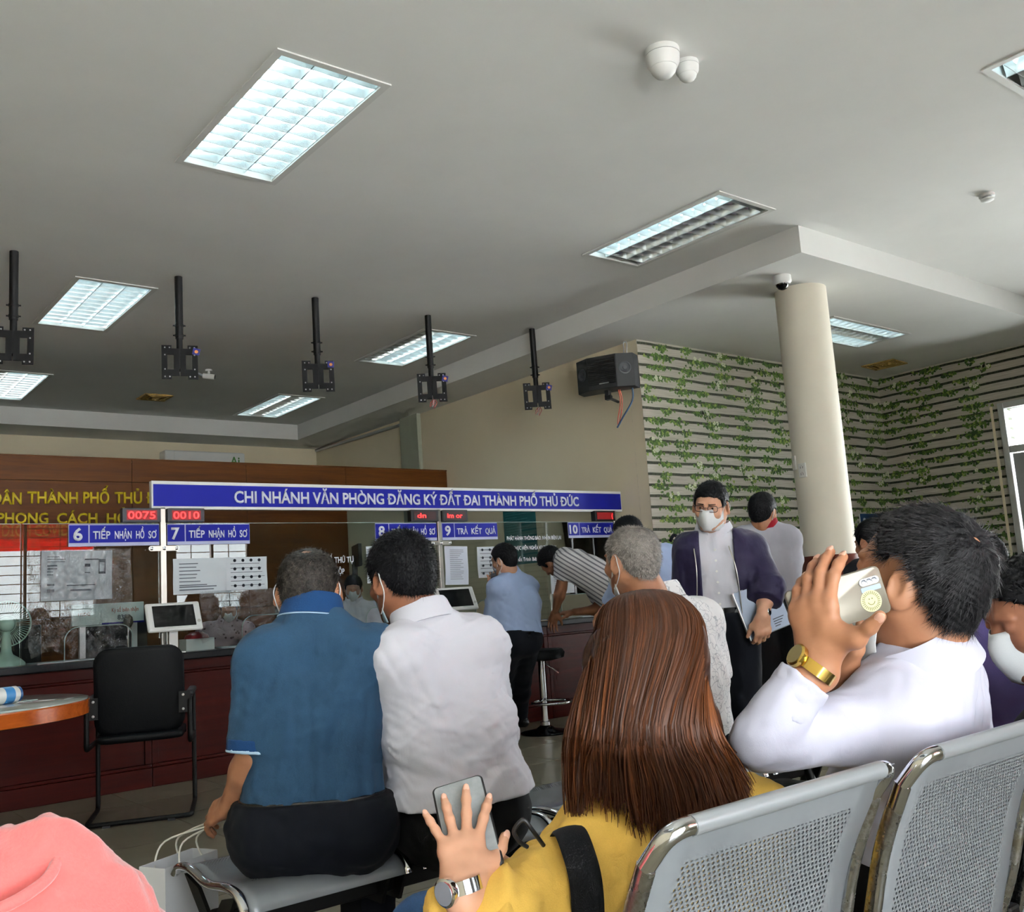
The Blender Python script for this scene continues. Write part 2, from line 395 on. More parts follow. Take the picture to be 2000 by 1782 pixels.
# printed ivy: leaves and blossoms of the wallpaper
M_leafA = plain('printed_leaf_green', '#4F6E26', 0.8, var=0.3, scale=20); M_leafB = plain('printed_leaf_dark', '#2F4A1C', 0.8, var=0.3, scale=20)
M_leafC = plain('printed_leaf_light', '#86984A', 0.8, var=0.2, scale=20); M_bloom = plain('printed_blossom', '#D3D6BD', 0.8, var=0.08)
def ivy(parent, u0, u1, z0, z1, place, seed):
    r = random.Random(seed); mb = MB(); row = 0; z = PER * math.ceil(z0 / PER)
    while z < z1:
        u = u0 + r.random() * 0.3
        while u < u1 - 0.05:
            w = r.uniform(0.12, 0.34); hgt = r.uniform(0.022, 0.06); bloom = r.random() < 0.3
            for k in range(int(w * 210)):
                a = r.gauss(0, 0.33); cu = u + w / 2 + a * w; cz = z + r.gauss(-0.004, hgt * 0.5) * math.exp(-a * a * 2)
                if not (u0 < cu < u1 and z0 - .02 < cz < z1): continue
                s = r.uniform(0.012, 0.026); th = r.uniform(0, 6.28); mi = r.choice((0, 0, 0, 1, 1, 2))
                pts = []
                for q in range(6):
                    rr = s * (1.0 if q % 2 == 0 else 0.62); pts.append((cu + rr * math.cos(th + q * PI / 3), cz + rr * math.sin(th + q * PI / 3)))
                off = 0.0015 + 0.0012 * r.random()
                mb.add([place(p[0], p[1], off) for p in pts], [tuple(range(6))], mi)
            if bloom:
                for k in range(r.randint(2, 4)):
                    cu = u + w / 2 + r.gauss(0, 0.04); cz = z + r.gauss(0.015, 0.02)
                    for q in range(5):
                        th = q * 2 * PI / 5 + r.random(); px, pz = cu + .014 * math.cos(th), cz + .014 * math.sin(th)
                        mb.add([place(px + .011 * math.cos(j * PI / 3), pz + .011 * math.sin(j * PI / 3), 0.0032) for j in range(6)], [tuple(range(6))], 3)
            u += w + r.uniform(0.04, 0.45)
        z += PER
    o = mb.build('ivy_print', [M_leafA, M_leafB, M_leafC, M_bloom], parent); o['kind'] = 'stuff'
ivy(wf, XS + .01, XR - .01, 0.5, ZS - .01, lambda u, z, o: (u, YW - o, z), 3)
ivy(wr, DOOR_Y1 + 0.1, YW - .01, 0.5, ZS - .01, lambda u, z, o: (XR - o, u, z), 5)

# the door in the right wall with its transom
dr = thing('door_1', 'grey aluminium door with a bright transom pane at the right edge', None, (XR, 0, 0)); dr['kind'] = 'structure'
mb = MB()
mb.box(-.04, .06, DOOR_Y1, DOOR_Y1 + .07, 0, 2.97); mb.box(-.04, .06, DOOR_Y0 - .07, DOOR_Y0, 0, 2.97); mb.box(-.04, .06, DOOR_Y0, DOOR_Y1, 2.9, 2.97); mb.box(-.03, .05, DOOR_Y0, DOOR_Y1, 2.38, 2.46)
mb.build('door_frame', M_alu, dr, bevel=0.006)
mb = MB(); mb.box(-.015, .03, DOOR_Y0 + .02, DOOR_Y1 - .02, 0.02, 2.37); mb.build('door_leaf', plain('grey_door_panel', '#9A9C9D', 0.5, var=0.04), dr, bevel=0.005)
mb = MB(); mb.box(.0, .012, DOOR_Y0, DOOR_Y1, 2.46, 2.9); mb.build('pane', M_winglass, dr)
mb = MB(); mb.tube([(-.05, DOOR_Y0 + .12, 1.0), (-.07, DOOR_Y0 + .12, 1.02), (-.07, DOOR_Y0 + .12, 1.18), (-.05, DOOR_Y0 + .12, 1.2)], 0.009); mb.build('door_handle', M_steel, dr, smooth=60)
mb = MB(); mb.box(XR - .006, XR + .0, 5.16, 5.19, 0, 2.95); struct(mb.build('trim_2', M_cream), 'narrow pale strip on the wallpaper beside the door')
# glazed openings beyond the frame that let the daylight in
def glazing(name, place, u0, u1, z0, z1, nu, nz, label, bars=False):
    g = thing(name, label, None); g['kind'] = 'structure'; f = 0.045
    mb = MB()
    def bar(a, b, c, d, t0=-.03, t1=.03): mb.add([place(u, z, q) for z in (c, d) for q in (t0, t1) for u in (a, b)], [(0, 2, 3, 1), (4, 5, 7, 6), (0, 1, 5, 4), (2, 6, 7, 3), (0, 4, 6, 2), (1, 3, 7, 5)])
    bar(u0, u0 + f, z0, z1); bar(u1 - f, u1, z0, z1); bar(u0, u1, z0, z0 + f); bar(u0, u1, z1 - f, z1)
    for i in range(1, nu): c = u0 + (u1 - u0) * i / nu; bar(c - f / 2, c + f / 2, z0, z1)
    for i in range(1, nz): c = z0 + (z1 - z0) * i / nz; bar(u0, u1, c - f / 2, c + f / 2)
    mb.build('window_frame', M_alu, g)
    for i in range(nu):
        for j in range(nz):
            a, b = u0 + (u1 - u0) * i / nu + f, u0 + (u1 - u0) * (i + 1) / nu - f; c, d = z0 + (z1 - z0) * j / nz + f, z0 + (z1 - z0) * (j + 1) / nz - f
            m2 = MB(); m2.add([place(a, c, 0), place(b, c, 0), place(b, d, 0), place(a, d, 0)], [(0, 1, 2, 3)]); m2.build('pane', M_winglass, g)
    if bars:
        n = 12
        for i in range(1, n):
            z = z0 + (z1 - z0) * i / n; m2 = MB(); m2.cyl(place(u0, z, -.07), place(u1, z, -.07), 0.008, n=6); m2.build('window_bar', M_black, g)
        for i in range(1, 4):
            u = u0 + (u1 - u0) * i / 4; m2 = MB(); m2.cyl(place(u, z0, -.08), place(u, z1, -.08), 0.009, n=6); m2.build('window_bar', M_black, g)
    return g
for i, (a, b, c, d) in enumerate(REARW):
    glazing('window_%d' % (i + 1), lambda u, z, q: (u, YR - .08 + q, z), a, b, c, d, 2 if i < 2 else 3, 1 if i < 2 else 2, ('barred window behind the camera, mirrored in the counter glass', 'second barred window behind the camera', 'wide glazed shopfront behind the camera on the left')[i], bars=i < 2)
    portal('daylight_portal', ((a + b) / 2, YR - .25, (c + d) / 2), b - a, d - c, (0, 1, 0))
a, b, c, d = RIGHTW[0]
glazing('window_5', lambda u, z, q: (XR + .08 + q, u, z), a, b, c, d, 5, 2, 'wide glazed entrance front beyond the right edge')
portal('daylight_portal', (XR + .25, (a + b) / 2, (c + d) / 2), b - a, d - c, (-1, 0, 0))
portal('daylight_portal', (XR + .25, (DOOR_Y0 + DOOR_Y1) / 2, 2.68), DOOR_Y1 - DOOR_Y0, 0.44, (-1, 0, 0))
mb = MB(); mb.box(-40, 60, -50, YR - .16, -.3, -.16); mb.box(XR + .16, 60, YR - .16, 40, -.3, -.16); mb.build('pavement', plain('outdoor_concrete', '#A6A6A4', 0.9), None)
struct(bpy.data.objects['pavement'], 'concrete pavement outside the hall')
mb = MB(); mb.box(XL - .2, XR + 1.0, YR - .9, YR - .16, 3.25, 3.4); mb.box(XR + .16, XR + 1.0, YR - .16, 7.0, 3.25, 3.4); struct(mb.build('sky_block_slab', M_ceil), 'canopy slab outside above the glazed fronts')  # unseen slab, added to keep direct sky light off the foreground
t = NT('red_banner_cloth'); tl = t.n('ShaderNodeBsdfTranslucent'); tl.inputs[0].default_value = lin('#D8333A'); mx = t.n('ShaderNodeMixShader'); mx.inputs[0].default_value = .55
t.p.inputs['Base Color'].default_value = lin('#B0222A'); t.l(t.p.outputs[0], mx.inputs[1]); t.l(tl.outputs[0], mx.inputs[2]); t.l(mx.outputs[0], t.out.inputs[0]); M_red = t.m
bn = thing('cloth_banner', 'red cloth banner hung outside the barred window', 'banner', (1.9, YR - .6, 2.42))
mb = MB(); mb.box(0, 4.2, -.004, .004, 0, .72); mb.build('cloth', M_red, bn)
text('PHÒNG CHỐNG DỊCH COVID-19 VÀ PHÁT TRIỂN', plain('yellow_letter', '#E2C24A', 0.7), bn, (.15, .008, .25), 3.9, .2, .016, .012)

# round column with a wooden collar
CX, CY, CRAD = 7.2, 4.75, 0.218
cl = thing('column', 'round cream column standing under the lowered ceiling corner', None, (CX, CY, 0)); cl['kind'] = 'structure'
mb = MB(); mb.lathe((0, 0, 0), [(CRAD, 0), (CRAD, ZS)], 48); mb.build('shaft', plain('pale_column_paint', '#EFE8D6', 0.6, var=0.02), cl, smooth=40)
M_collar = wood('red_brown_veneer', '#4A1A0C', '#622713', 0.3, 0.8, 2)
mb = MB(); mb.lathe((0, 0, 0), [(.245, 0), (.245, 1.27), (.235, 1.285), (.22, 1.285)], 48); mb.build('wood_collar', M_collar, cl, smooth=40)
cdir = (Vector((0, 0, 0)) - Vector((CX, CY, 0))).normalized()
def on_column(px, py, r):
    best = None
    rr = ray(px, py); a = rr.x ** 2 + rr.y ** 2; b = -2 * (rr.x * CX + rr.y * CY); c = CX ** 2 + CY ** 2 - r * r
    s = (-b - math.sqrt(max(0, b * b - 4 * a * c))) / (2 * a); p = CPOS + rr * s
    return p, math.atan2(p.y - CY, p.x - CX)
M_soc = plain('socket_plastic', '#E6E4DC', 0.4, var=0.02); M_hole = plain('socket_slot', '#3A3A3A', 0.6)
def socket(px, py, r, label, two=True):
    p, ang = on_column(px, py, r); s = thing('wall_socket', label, 'socket', p, ang + PI / 2, 'sockets on the column')
    mb = MB(); mb.box(-.038, .038, -.012, .004, -.06, .06); mb.build('face_plate', M_soc, s, bevel=.003)
    for zc in (-.028, .028):
        for dx in (-.011, .011):
            m2 = MB(); m2.box(dx - .002, dx + .002, -.0135, -.011, zc - .012, zc + .006); m2.build('slot', M_hole, s)
        m2 = MB(); m2.box(-.002, .002, -.0135, -.011, zc + .009, zc + .014); m2.build('slot', M_hole, s)
socket(1568, 919, CRAD, 'white double socket on the cream shaft of the column')
socket(1599, 1104, .247, 'white double socket on the wooden collar of the column')
p, ang = on_column(1552, 905, CRAD); s = thing('wall_switch', 'thin white plate seen edge on at the left of the column', 'switch', p, ang + PI / 2)
mb = MB(); mb.box(-.035, .035, -.01, .004, -.06, .06); mb.build('face_plate', M_soc, s, bevel=.003); mb = MB(); mb.box(-.012, .012, -.014, -.009, -.02, .02); mb.build('rocker', M_soc, s, bevel=.002)
# pipe, conduit and cornice strip on the side wall
mb = MB(); mb.box(XS - .06, XS, 10.53, 10.96, 0, ZS); struct(mb.build('trim_3', plain('grey_green_duct', '#8E9180', 0.6, var=0.04)), 'grey green duct on the side wall by the partition end')
mb = MB(); mb.cyl((XS - .05, 10.98, 3.52), (XS - .05, YB - .1, 3.56), 0.022); struct(mb.build('trim_4', M_alu, smooth=60), 'thin pipe running along the top of the side wall')
# ================================================================ ceiling fixtures
M_refl = plain('lamp_reflector', '#E9EEEE', 0.22, 0.75, var=0.02)
M_lit = emit('lit_tube', '#D9F6FF', 11.0); M_off = plain('unlit_tube', '#D8DAD8', 0.3, var=0.02)
M_cap = plain('lamp_frame_white', '#D9D9D4', 0.45, var=0.02)
def lamp_parts():
    """shared meshes of a louvred lamp, long axis y, opening at z=0 facing down"""
    P = {}
    mb = MB(); w, l, f = LW / 2, LL / 2, 0.028
    for x0, x1, y0, y1 in ((-w - .012, -w + f, -l - .012, l + .012), (w - f, w + .012, -l - .012, l + .012), (-w + f, w - f, -l - .012, -l + f), (-w + f, w - f, l - f, l + .012)):
        mb.box(x0, x1, y0, y1, -.008, .004)
    P['frame'] = mb.mesh('frame', M_cap)
    mb = MB(); mb.box(-w, w, -l, l, .15, .16); mb.box(-w, -w + .006, -l, l, 0, .15); mb.box(w - .006, w, -l, l, 0, .15); mb.box(-w, w, -l, -l + .006, 0, .15); mb.box(-w, w, l - .006, l, 0, .15)
    P['housing'] = mb.mesh('housing', M_cap)
    tw = (LW - 2 * f) / 3; P['tw'] = tw
    mb = MB(); n = 8; rings = []                       # a trough: two curved side mirrors
    for sgn in (-1, 1):
        r0 = []; r1 = []
        for i in range(n + 1):
            u = i / n; x = sgn * (tw / 2 - .003 - .05 * u ** 1.8); z = .004 + .105 * u
            r0.append((x, -l + f, z)); r1.append((x, l - f, z))
        mb.rings([r0, r1], closed=False, cap=False)
    mb.box(-tw / 2 + .05, tw / 2 - .05, -l + f, l - f, .108, .110)
    P['reflector'] = mb.mesh('reflector', M_refl, 50)
    mb = MB(); q = tw / 2 - .004                       # one cross blade, V-shaped in section
    mb.prism([(-q, -.010, .05), (-q, .010, .05), (-q, .002, .004), (-q, -.002, .004)], (2 * q, 0, 0))
    P['louvre_blade'] = mb.mesh('louvre_blade', M_refl)
    for nm, m in (('on', M_lit), ('off', M_off)):
        mb = MB(); mb.cyl((0, -l + .05, .082), (0, l - .05, .082), .013, n=10); P[nm] = mb.mesh('tube', m, 60)
    return P
LP = lamp_parts()
for (cx, cy, al, z, lit, label) in LAMPS:
    r = thing('ceiling_lamp', label, 'ceiling lamp', (cx, cy, z), 0 if al else PI / 2, 'louvred lamps recessed in the ceiling')
    link('frame', LP['frame'], r); link('housing', LP['housing'], r)
    for k in range(3):
        x = (k - 1) * LP['tw']
        rf = link('reflector', LP['reflector'], r); rf.location.x = x
        tb = link('tube', LP['on'] if lit[k] else LP['off'], r); tb.location.x = x
        for j in range(12):
            b = link('louvre_blade', LP['louvre_blade'], rf); b.location.y = -LL / 2 + .085 + j * (LL - .17) / 11
# five ceiling poles with empty screen brackets
POLES = [(1.48, 7.38), (2.67, 7.38), (3.87, 7.38), (5.05, 7.38), (6.27, 7.30)]
M_stick = plain('blue_sticker', '#25246F', 0.5); M_orng = plain('orange_disc', '#D98A4A', 0.5); M_wire = plain('red_wire', '#9B3A34', 0.5)
def bracket_plate():
    mb = MB(); W, Hh, th = .135, .142, .006
    y0, y1 = -.03, -.03 + th
    def b(x0, x1, z0, z1): mb.box(x0, x1, y0, y1, z0, z1)
    for s in (-1, 1):
        a = sorted((s * .003, s * .045)); b(a[0], a[1], -.115, .115)          # centre stile
        a = sorted((s * .045, s * .092)); b(a[0], a[1], .062, .115); b(a[0], a[1], -.115, -.062)
        a = sorted((s * .092, s * W)); b(a[0], a[1], -.115, .115)
        a = sorted((s * .06, s * W)); b(a[0], a[1], .115, Hh); b(a[0], a[1], -Hh, -.115)
    return mb
M_boltw = plain('pale_bolt', '#B8B8B8', 0.4, 0.5)
BPL = bracket_plate().mesh('mounting_plate', M_black)
boltm = MB(); boltm.lathe((0, -.034, 0), [(.006, 0), (.006, .005)], 8, axis=(0, 1, 0)); boltm = boltm.mesh('bolt', M_boltw)
def pole(i, x, y, tilt, label, sticker, wires):
    L = ZC - 2.98
    r = thing('screen_mount', label, 'screen mount', (x, y, ZC), math.radians(tilt), 'black ceiling poles with empty screen brackets')
    mb = MB(); mb.cyl((0, 0, -.01), (0, 0, -L + .32), .03); mb.build('outer_tube', M_black, r, smooth=40)
    mb = MB(); mb.cyl((0, 0, -L + .36), (0, 0, -L + .06), .024); mb.build('inner_tube', M_black, r, smooth=40)
    for zz in (-L + .34, -L + .42):
        m2 = MB(); m2.lathe((0, 0, zz), [(.034, 0), (.034, .016)], 16); m2.cyl((-.048, 0, zz + .008), (.048, 0, zz + .008), .006, n=8); m2.build('clamp_ring', M_black, r, smooth=40)
    pl = link('mounting_plate', BPL, r); pl.location = (0, -.02, -L + .115); pl.rotation_euler = (math.radians(-8), 0, 0)
    for s in (-1, 1):
        for q in (-1, 1):
            for (bx, bz) in ((.11, .122), (.075, .122), (.11, .06)):
                b = link('bolt', boltm, pl); b.location = (s * bx, 0, q * bz)
    mb = MB(); mb.box(-.02, .02, -.045, .02, -L + .06, -L + .15); mb.build('tilt_joint', M_black, r, bevel=.004)
    if sticker:
        st = MB(); st.box(.075, .13, -.036, -.031, .085, .14, m=Matrix.Rotation(math.radians(sticker), 4, 'Y')); so = st.build('sticker', M_stick, pl)
        st = MB(); c = Matrix.Rotation(math.radians(sticker), 4, 'Y') @ Vector((.103, -.0365, .112)); st.lathe(c, [(.014, 0), (.014, .001)], 14, axis=(0, -1, 0)); st.build('sticker_disc', M_orng, pl)
    if wires:
        for k in range(3):
            mb = MB(); mb.tube([(.0 + .01 * k, -.03, -L + .0), (.005 * k, -.03, -L - .03), (-.03 + .02 * k, -.03, -L - .06 - .01 * k), (-.02 + .03 * k, -.02, -L - .02), (.02, -.02, -L + .02)], .004, 6); mb.build('wire', M_wire if k != 1 else M_boltw, r, smooth=60)
pole(0, *POLES[0], -16, 'black ceiling pole with bracket cut by the left edge', 0, False)
pole(1, *POLES[1], -19, 'second black ceiling pole bracket from the left edge', 12, False)
pole(2, *POLES[2], -24, 'third black ceiling pole bracket from the left edge', 4, False)
pole(3, *POLES[3], -30, 'fourth black ceiling pole bracket, red wire loop hanging below', 14, True)
pole(4, *POLES[4], -34, 'black ceiling pole bracket nearest the loudspeaker', 14, True)
# twin dome sensors, detector, cameras, vents
M_grey = plain('grey_plastic', '#8E8F93', 0.45)
def dome(x, y, z, r, label, tilt):
    d = thing('dome_camera', label, 'camera', (x, y, z), 0, 'domes on the ceiling')
    mb = MB(); mb.lathe((0, 0, 0), [(r, 0), (r * 1.02, -.01), (r * 1.02, -r * .35)], 28); mb.build('base', M_white, d, smooth=40)
    mb = MB(); mb.lathe((0, 0, -r * .35), [(r * .985, 0), (r * .985, -.004)], 28); mb.build('seam_ring', M_grey, d, smooth=40)
    mb = MB(); mb.lathe((0, 0, -r * .38), [(r * 1.0, 0), (r * .96, -r * .45), (r * .8, -r * .75)], 28); mb.build('shell', M_white, d, smooth=60)
    mb = MB(); mb.lathe((0, 0, -r * 1.1), [(r * .78, 0), (r * .7, -r * .25), (r * .5, -r * .5), (r * .2, -r * .62), (.001, -r * .64)], 28); mb.build('lens_dome', M_white, d, smooth=60)
dome(3.60, 3.02, ZC, .088, 'larger white dome of the ceiling pair in the top centre', 0)
dome(3.80, 3.03, ZC, .062, 'smaller white dome of the ceiling pair in the top centre', 0)
d = thing('smoke_detector', 'small white smoke detector on the ceiling at the upper right', 'detector', (7.12, 3.04, ZC))
mb = MB(); mb.lathe((0, 0, 0), [(.055, 0), (.055, -.02), (.05, -.022)], 24); mb.build('base', M_white, d, smooth=40)
mb = MB(); mb.lathe((0, 0, -.022), [(.035, 0), (.032, -.012)], 20); mb.build('chamber', M_grey, d, smooth=40)
mb = MB(); mb.lathe((0, 0, -.034), [(.046, 0), (.046, -.012), (.03, -.02)], 24); mb.build('cap', M_white, d, smooth=40)
d = thing('dome_camera', 'white camera with black lens at the top of the column', 'camera', at(1528, 556, 8.05), 0, 'domes on the ceiling'); d.location.z = ZS
mb = MB(); mb.lathe((0, 0, 0), [(.075, 0), (.078, -.05), (.062, -.07)], 28); mb.build('base', M_white, d, smooth=50)
mb = MB(); mb.lathe((0, 0, -.062), [(.055, 0), (.05, -.025), (.035, -.045), (.012, -.055), (.001, -.056)], 24); mb.build('lens_dome', plain('black_gloss', '#060607', 0.06, var=0.1), d, smooth=60)
mb = MB(); mb.tube([(-.045, -.03, -.06), (-.03, -.055, -.075), (0, -.06, -.08)], .004, 6); mb.build('rim', M_grey, d)
d = thing('bullet_camera', 'white bullet camera with black lens hanging behind the second bracket', 'camera', (4.0, 10.17, ZC), 2.6); d.scale = (.62, .62, .62)
mb = MB(); mb.lathe((0, 0, 0), [(.06, 0), (.06, -.03)], 20); mb.cyl((0, 0, -.02), (0, 0, -.09), .022); mb.build('base', M_white, d, smooth=40)
mb = MB(); mb.cyl((.10, 0, -.11), (-.10, 0, -.14), .05); mb.build('body', M_white, d, smooth=40)
mb = MB(); mb.cyl((-.09, 0, -.138), (-.106, 0, -.141), .042); mb.build('lens', M_black, d, smooth=40)
mb = MB(); mb.cyl((.1, 0, -.11), (.2, .05, -.06), .02); mb.build('cable', M_grey, d, smooth=40)
M_rust = plain('stained_vent', '#B08F4A', 0.8, var=0.4, scale=14)
d = thing('ceiling_vent', 'square yellowed air vent in the ceiling above the partition', 'vent', (3.92, 11.7, ZC))
for k in range(4):
    a = .17 - .04 * k
    mb = MB()
    for x0, x1, y0, y1 in ((-a, a, -a, -a + .02), (-a, a, a - .02, a), (-a, -a + .02, -a, a), (a - .02, a, -a, a)): mb.box(x0, x1, y0, y1, -.012 - .006 * k, .0)
    mb.build('vent_ring', M_rust, d)
mb = MB(); mb.box(-.06, .06, -.06, .06, -.02, .0); mb.build('vent_core', M_blackplastic, d)
d = thing('ceiling_vent', 'rust stained vent in the lowered ceiling by the wallpaper corner', 'vent', (10.75, 6.05, ZS), .1)
for k in range(4):
    a = .2 - .05 * k; mb = MB()
    for x0, x1, y0, y1 in ((-a, a, -a, -a + .026), (-a, a, a - .026, a), (-a, -a + .026, -a, a), (a - .026, a, -a, a)): mb.box(x0, x1, y0, y1, -.012, 0)
    mb.build('vent_ring', M_rust, d)
# loudspeaker on the side wall
sp_c = atx(1185, 732, 6.63)
M_cab = plain('black_vinyl', '#0E1012', 0.55, var=0.15, bump=0.1, bscale=200)
d = thing('loudspeaker', 'black loudspeaker hung high on the cream wall', 'speaker', sp_c, math.radians(-66))
W, Hh = .30, .165
ang = [(-W, .10), (-W, -.04), (-.15, -.13), (.15, -.13), (W, -.04), (W, .10)]
mb = MB(); mb.prism([(x, y, -Hh) for x, y in ang], (0, 0, 2 * Hh)); mb.build('cabinet', M_cab, d, bevel=.006)
for k in range(14):
    m2 = MB(); z = -Hh + .05 + k * (2 * Hh - .09) / 13; m2.box(-.14, .14, -.138, -.129, z - .005, z + .005); m2.build('grille_bar', M_black, d)
M_cone = plain('speaker_cone', '#3A3C40', 0.5, var=0.1)
for sx in (-1, 1):
    nx = Vector((sx * .51, -.86, 0)).normalized(); c = Vector((sx * .225, -.086, .01 if sx < 0 else .02))
    mb = MB(); mb.lathe(c, [(.062, -.002), (.062, .006), (.05, .008), (.046, .003), (.02, -.0), (.018, .006), (.001, .008)], 24, axis=nx); mb.build('tweeter', M_cone, d, smooth=50)
mb = MB(); mb.box(-.03, .07, -.142, -.138, -.118, -.108); mb.build('badge', M_chrome, d)
mb = MB(); mb.box(-.02, .02, -.05, .03, -Hh - .05, -Hh); mb.box(-.03, .03, -.03, .03, -Hh - .09, -Hh - .045); mb.cyl((0, 0, -Hh - .07), (.0, .26, -Hh - .07), .014); mb.build('wall_bracket', M_black, d, bevel=.003)
def wire(pts, r, m, name='cable', par=None):
    mb = MB()
    P = [Vector(p) for p in pts]; out = []
    for i in range(len(P) - 1):                      # Catmull-Rom through the points
        p0, p1, p2, p3 = P[max(i - 1, 0)], P[i], P[i + 1], P[min(i + 2, len(P) - 1)]
        for k in range(6):
            u = k / 6; out.append(0.5 * ((2 * p1) + (p2 - p0) * u + (2 * p0 - 5 * p1 + 4 * p2 - p3) * u * u + (3 * p1 - p0 - 3 * p2 + p3) * u ** 3))
    out.append(P[-1]); mb.tube(out, r, 7); return mb.build(name, m, par, smooth=60)
M_bluew = plain('blue_cable', '#2B4562', 0.5); M_orw = plain('orange_wire', '#C4583F', 0.5)
dm = d.matrix_world.inverted() if False else None
wire([(.10, .02, -Hh), (.10, .05, -Hh - .12), (.05, .08, -Hh - .27), (.04, .09, -Hh - .33)], .005, M_orw, 'cable', d)
wire([(.115, .02, -Hh), (.12, .05, -Hh - .1), (.09, .08, -Hh - .22), (.05, .09, -Hh - .33)], .005, M_orw, 'cable', d)
wire([(.24, .04, -Hh), (.22, .06, -Hh - .12), (.10, .08, -Hh - .27), (.03, .09, -Hh - .36)], .009, M_bluew, 'cable', d)
wire([(.17, .05, Hh), (.165, .09, Hh + .08), (.16, .12, Hh + .16), (.19, .12, Hh + .15), (.2, .08, Hh + .07), (.2, .05, Hh)], .005, M_grey, 'cable', d)
# ================================================================ partition, counter and screens
YP = 10.0
pt = thing('wall_partition', 'brown wood veneer partition with gold lettering behind the counter', None, (0, 0, 0)); pt['kind'] = 'structure'
mb = MB(); mb.box(XL, 5.56, YP + .012, YP + .08, 0, 2.72); mb.box(5.56, XS, YP + .012, YP + .08, 2.26, 2.72); mb.build('backing', plain('dark_joint', '#23110A', 0.8), pt)
seams = [XL, -0.55, 0.67, 1.89, 3.11, 4.33, 5.555, XS - .0]
for i in range(len(seams) - 1):
    a, b = seams[i] + .002, seams[i + 1] - .002
    mb = MB(); mb.box(a, b, YP, YP + .014, 2.522, 2.75); mb.build('panel', M_panel, pt, bevel=.002)
    for z0, z1 in (((1.2, 2.518), (0.002, 1.196)) if i < 6 else ((2.24, 2.518),)):
        mb = MB(); mb.box(a, b, YP, YP + .014, z0, z1); mb.build('panel', M_panel, pt, bevel=.002)
mb = MB(); mb.box(XL, XS, YP - .004, YP + .09, 2.75, 2.765); mb.build('cap_strip', M_panel, pt)
def gold(word, px0, px1, py, cap):
    a = aty(px0, py, YP - .004); b = aty(px1, py, YP - .004)
    text(word, M_gold, pt, (a.x, YP - .002, a.z), b.x - a.x, cap, .012, .024)
for w, a, b in (('ỦY BAN NHÂN DÂN', -230, 42), ('THÀNH', 53, 152), ('PHỐ', 162, 213), ('THỦ', 224, 277), ('ĐỨC', 286, 342)): gold(w, a, b, 983, .115)
for w, a, b in (('PHONG', -6, 94), ('CÁCH', 111, 190), ('HỒ', 208, 250), ('CHÍ', 262, 310), ('MINH', 325, 392)): gold(w, a, b, 1023, .105)
# the counter: cabinet units under one dark top
CF_Y, CT = 6.92, 0.88
cs = [XL, -1.33, -0.13, 1.07, 2.27, 3.47, 4.67, 5.87, XS - .005]
names = ['left beyond the frame', 'at the far left under the electric fan', 'left of the visitor chair, behind the round table', 'behind the black visitor chair', 'right of the black visitor chair', 'hidden behind the two seated men', 'behind the standing clerk with the pale blue shirt', 'in front of the bent striped shirt man', 'at the right end beside the cream wall']
def counter_unit(x0, x1, label):
    u = thing('counter_cabinet', label, 'cabinet', (x0, CF_Y, 0), 0, 'mahogany counter units'); w = x1 - x0
    mb = MB(); mb.box(0.001, w - .001, .03, .58, .02, CT - .05); mb.build('body', M_counter, u)
    mb = MB(); mb.box(0.002, w - .002, -.008, .03, .0, .125); mb.build('plinth', M_counter, u, bevel=.004)
    mb = MB(); mb.box(.002, w - .002, -.004, .03, .127, .15); mb.build('moulding', M_counter, u, bevel=.006)
    mb = MB(); mb.box(.002, w - .002, -.004, .03, .735, .755); mb.build('moulding', M_counter, u, bevel=.006)
    mb = MB(); mb.box(.002, w - .002, .002, .03, .755, CT - .05); mb.build('top_rail', M_counter, u, bevel=.003)
    for a, b in ((.002, .045), (w - .045, w - .002)):
        mb = MB(); mb.box(a, b, .002, .03, .15, .735); mb.build('stile', M_counter, u, bevel=.003)
    mb = MB(); mb.box(.047, w - .047, .012, .03, .152, .733); mb.build('front_panel', M_counter, u, bevel=.002)
for i in range(len(cs) - 1): counter_unit(cs[i], cs[i + 1], 'mahogany counter cabinet ' + names[i])
tp = thing('stone_worktop', 'long dark stone counter top under the glass screens', 'counter top', (0, 0, 0))
mb = MB(); mb.box(XL + .003, XS - .003, 6.83, 7.52, CT - .05, CT); mb.build('slab', M_slab, tp, bevel=.008)
mb = MB(); mb.box(XL + .003, XS - .003, 6.835, 6.845, CT - .046, CT - .012); mb.build('edge_strip', M_black, tp)
# posts
for k, (x, lab) in enumerate(((2.37, 'steel post with clamp bar behind the first white tablet'), (4.745, 'steel post with clamp bar right of the young man in white'), (6.87, 'steel post at the right end of the glass screens'))):
    p = thing('steel_post', lab, 'post', (x, 6.95, CT), 0, 'steel posts of the glass screens')
    mb = MB(); mb.box(-.019, .019, -.02, .012, 0, 1.03); mb.build('upright', M_steel, p, bevel=.003)
    mb = MB(); mb.box(-.06, .06, -.03, .02, 0, .008); mb.build('foot_plate', M_steel, p, bevel=.002)
    if k < 3:
        mb = MB(); pts = []
        for j in range(9): a = PI / 2 + PI * j / 8; pts.append((-.09 + .018 * math.cos(a), -.033, .018 * math.sin(a)))
        for j in range(9): a = -PI / 2 + PI * j / 8; pts.append((.09 + .018 * math.cos(a), -.033, .018 * math.sin(a)))
        mb.prism([(q[0], q[1], q[2] + .735) for q in pts], (0, .012, 0)); cb = mb.build('clamp_bar', M_steel, p)
        for bx in (-.088, 0, .088):
            m2 = MB(); m2.lathe((bx, -.033, .735), [(.013, 0), (.013, .006), (.006, .01)], 14, axis=(0, -1, 0)); m2.build('bolt', M_chrome, cb, smooth=40)
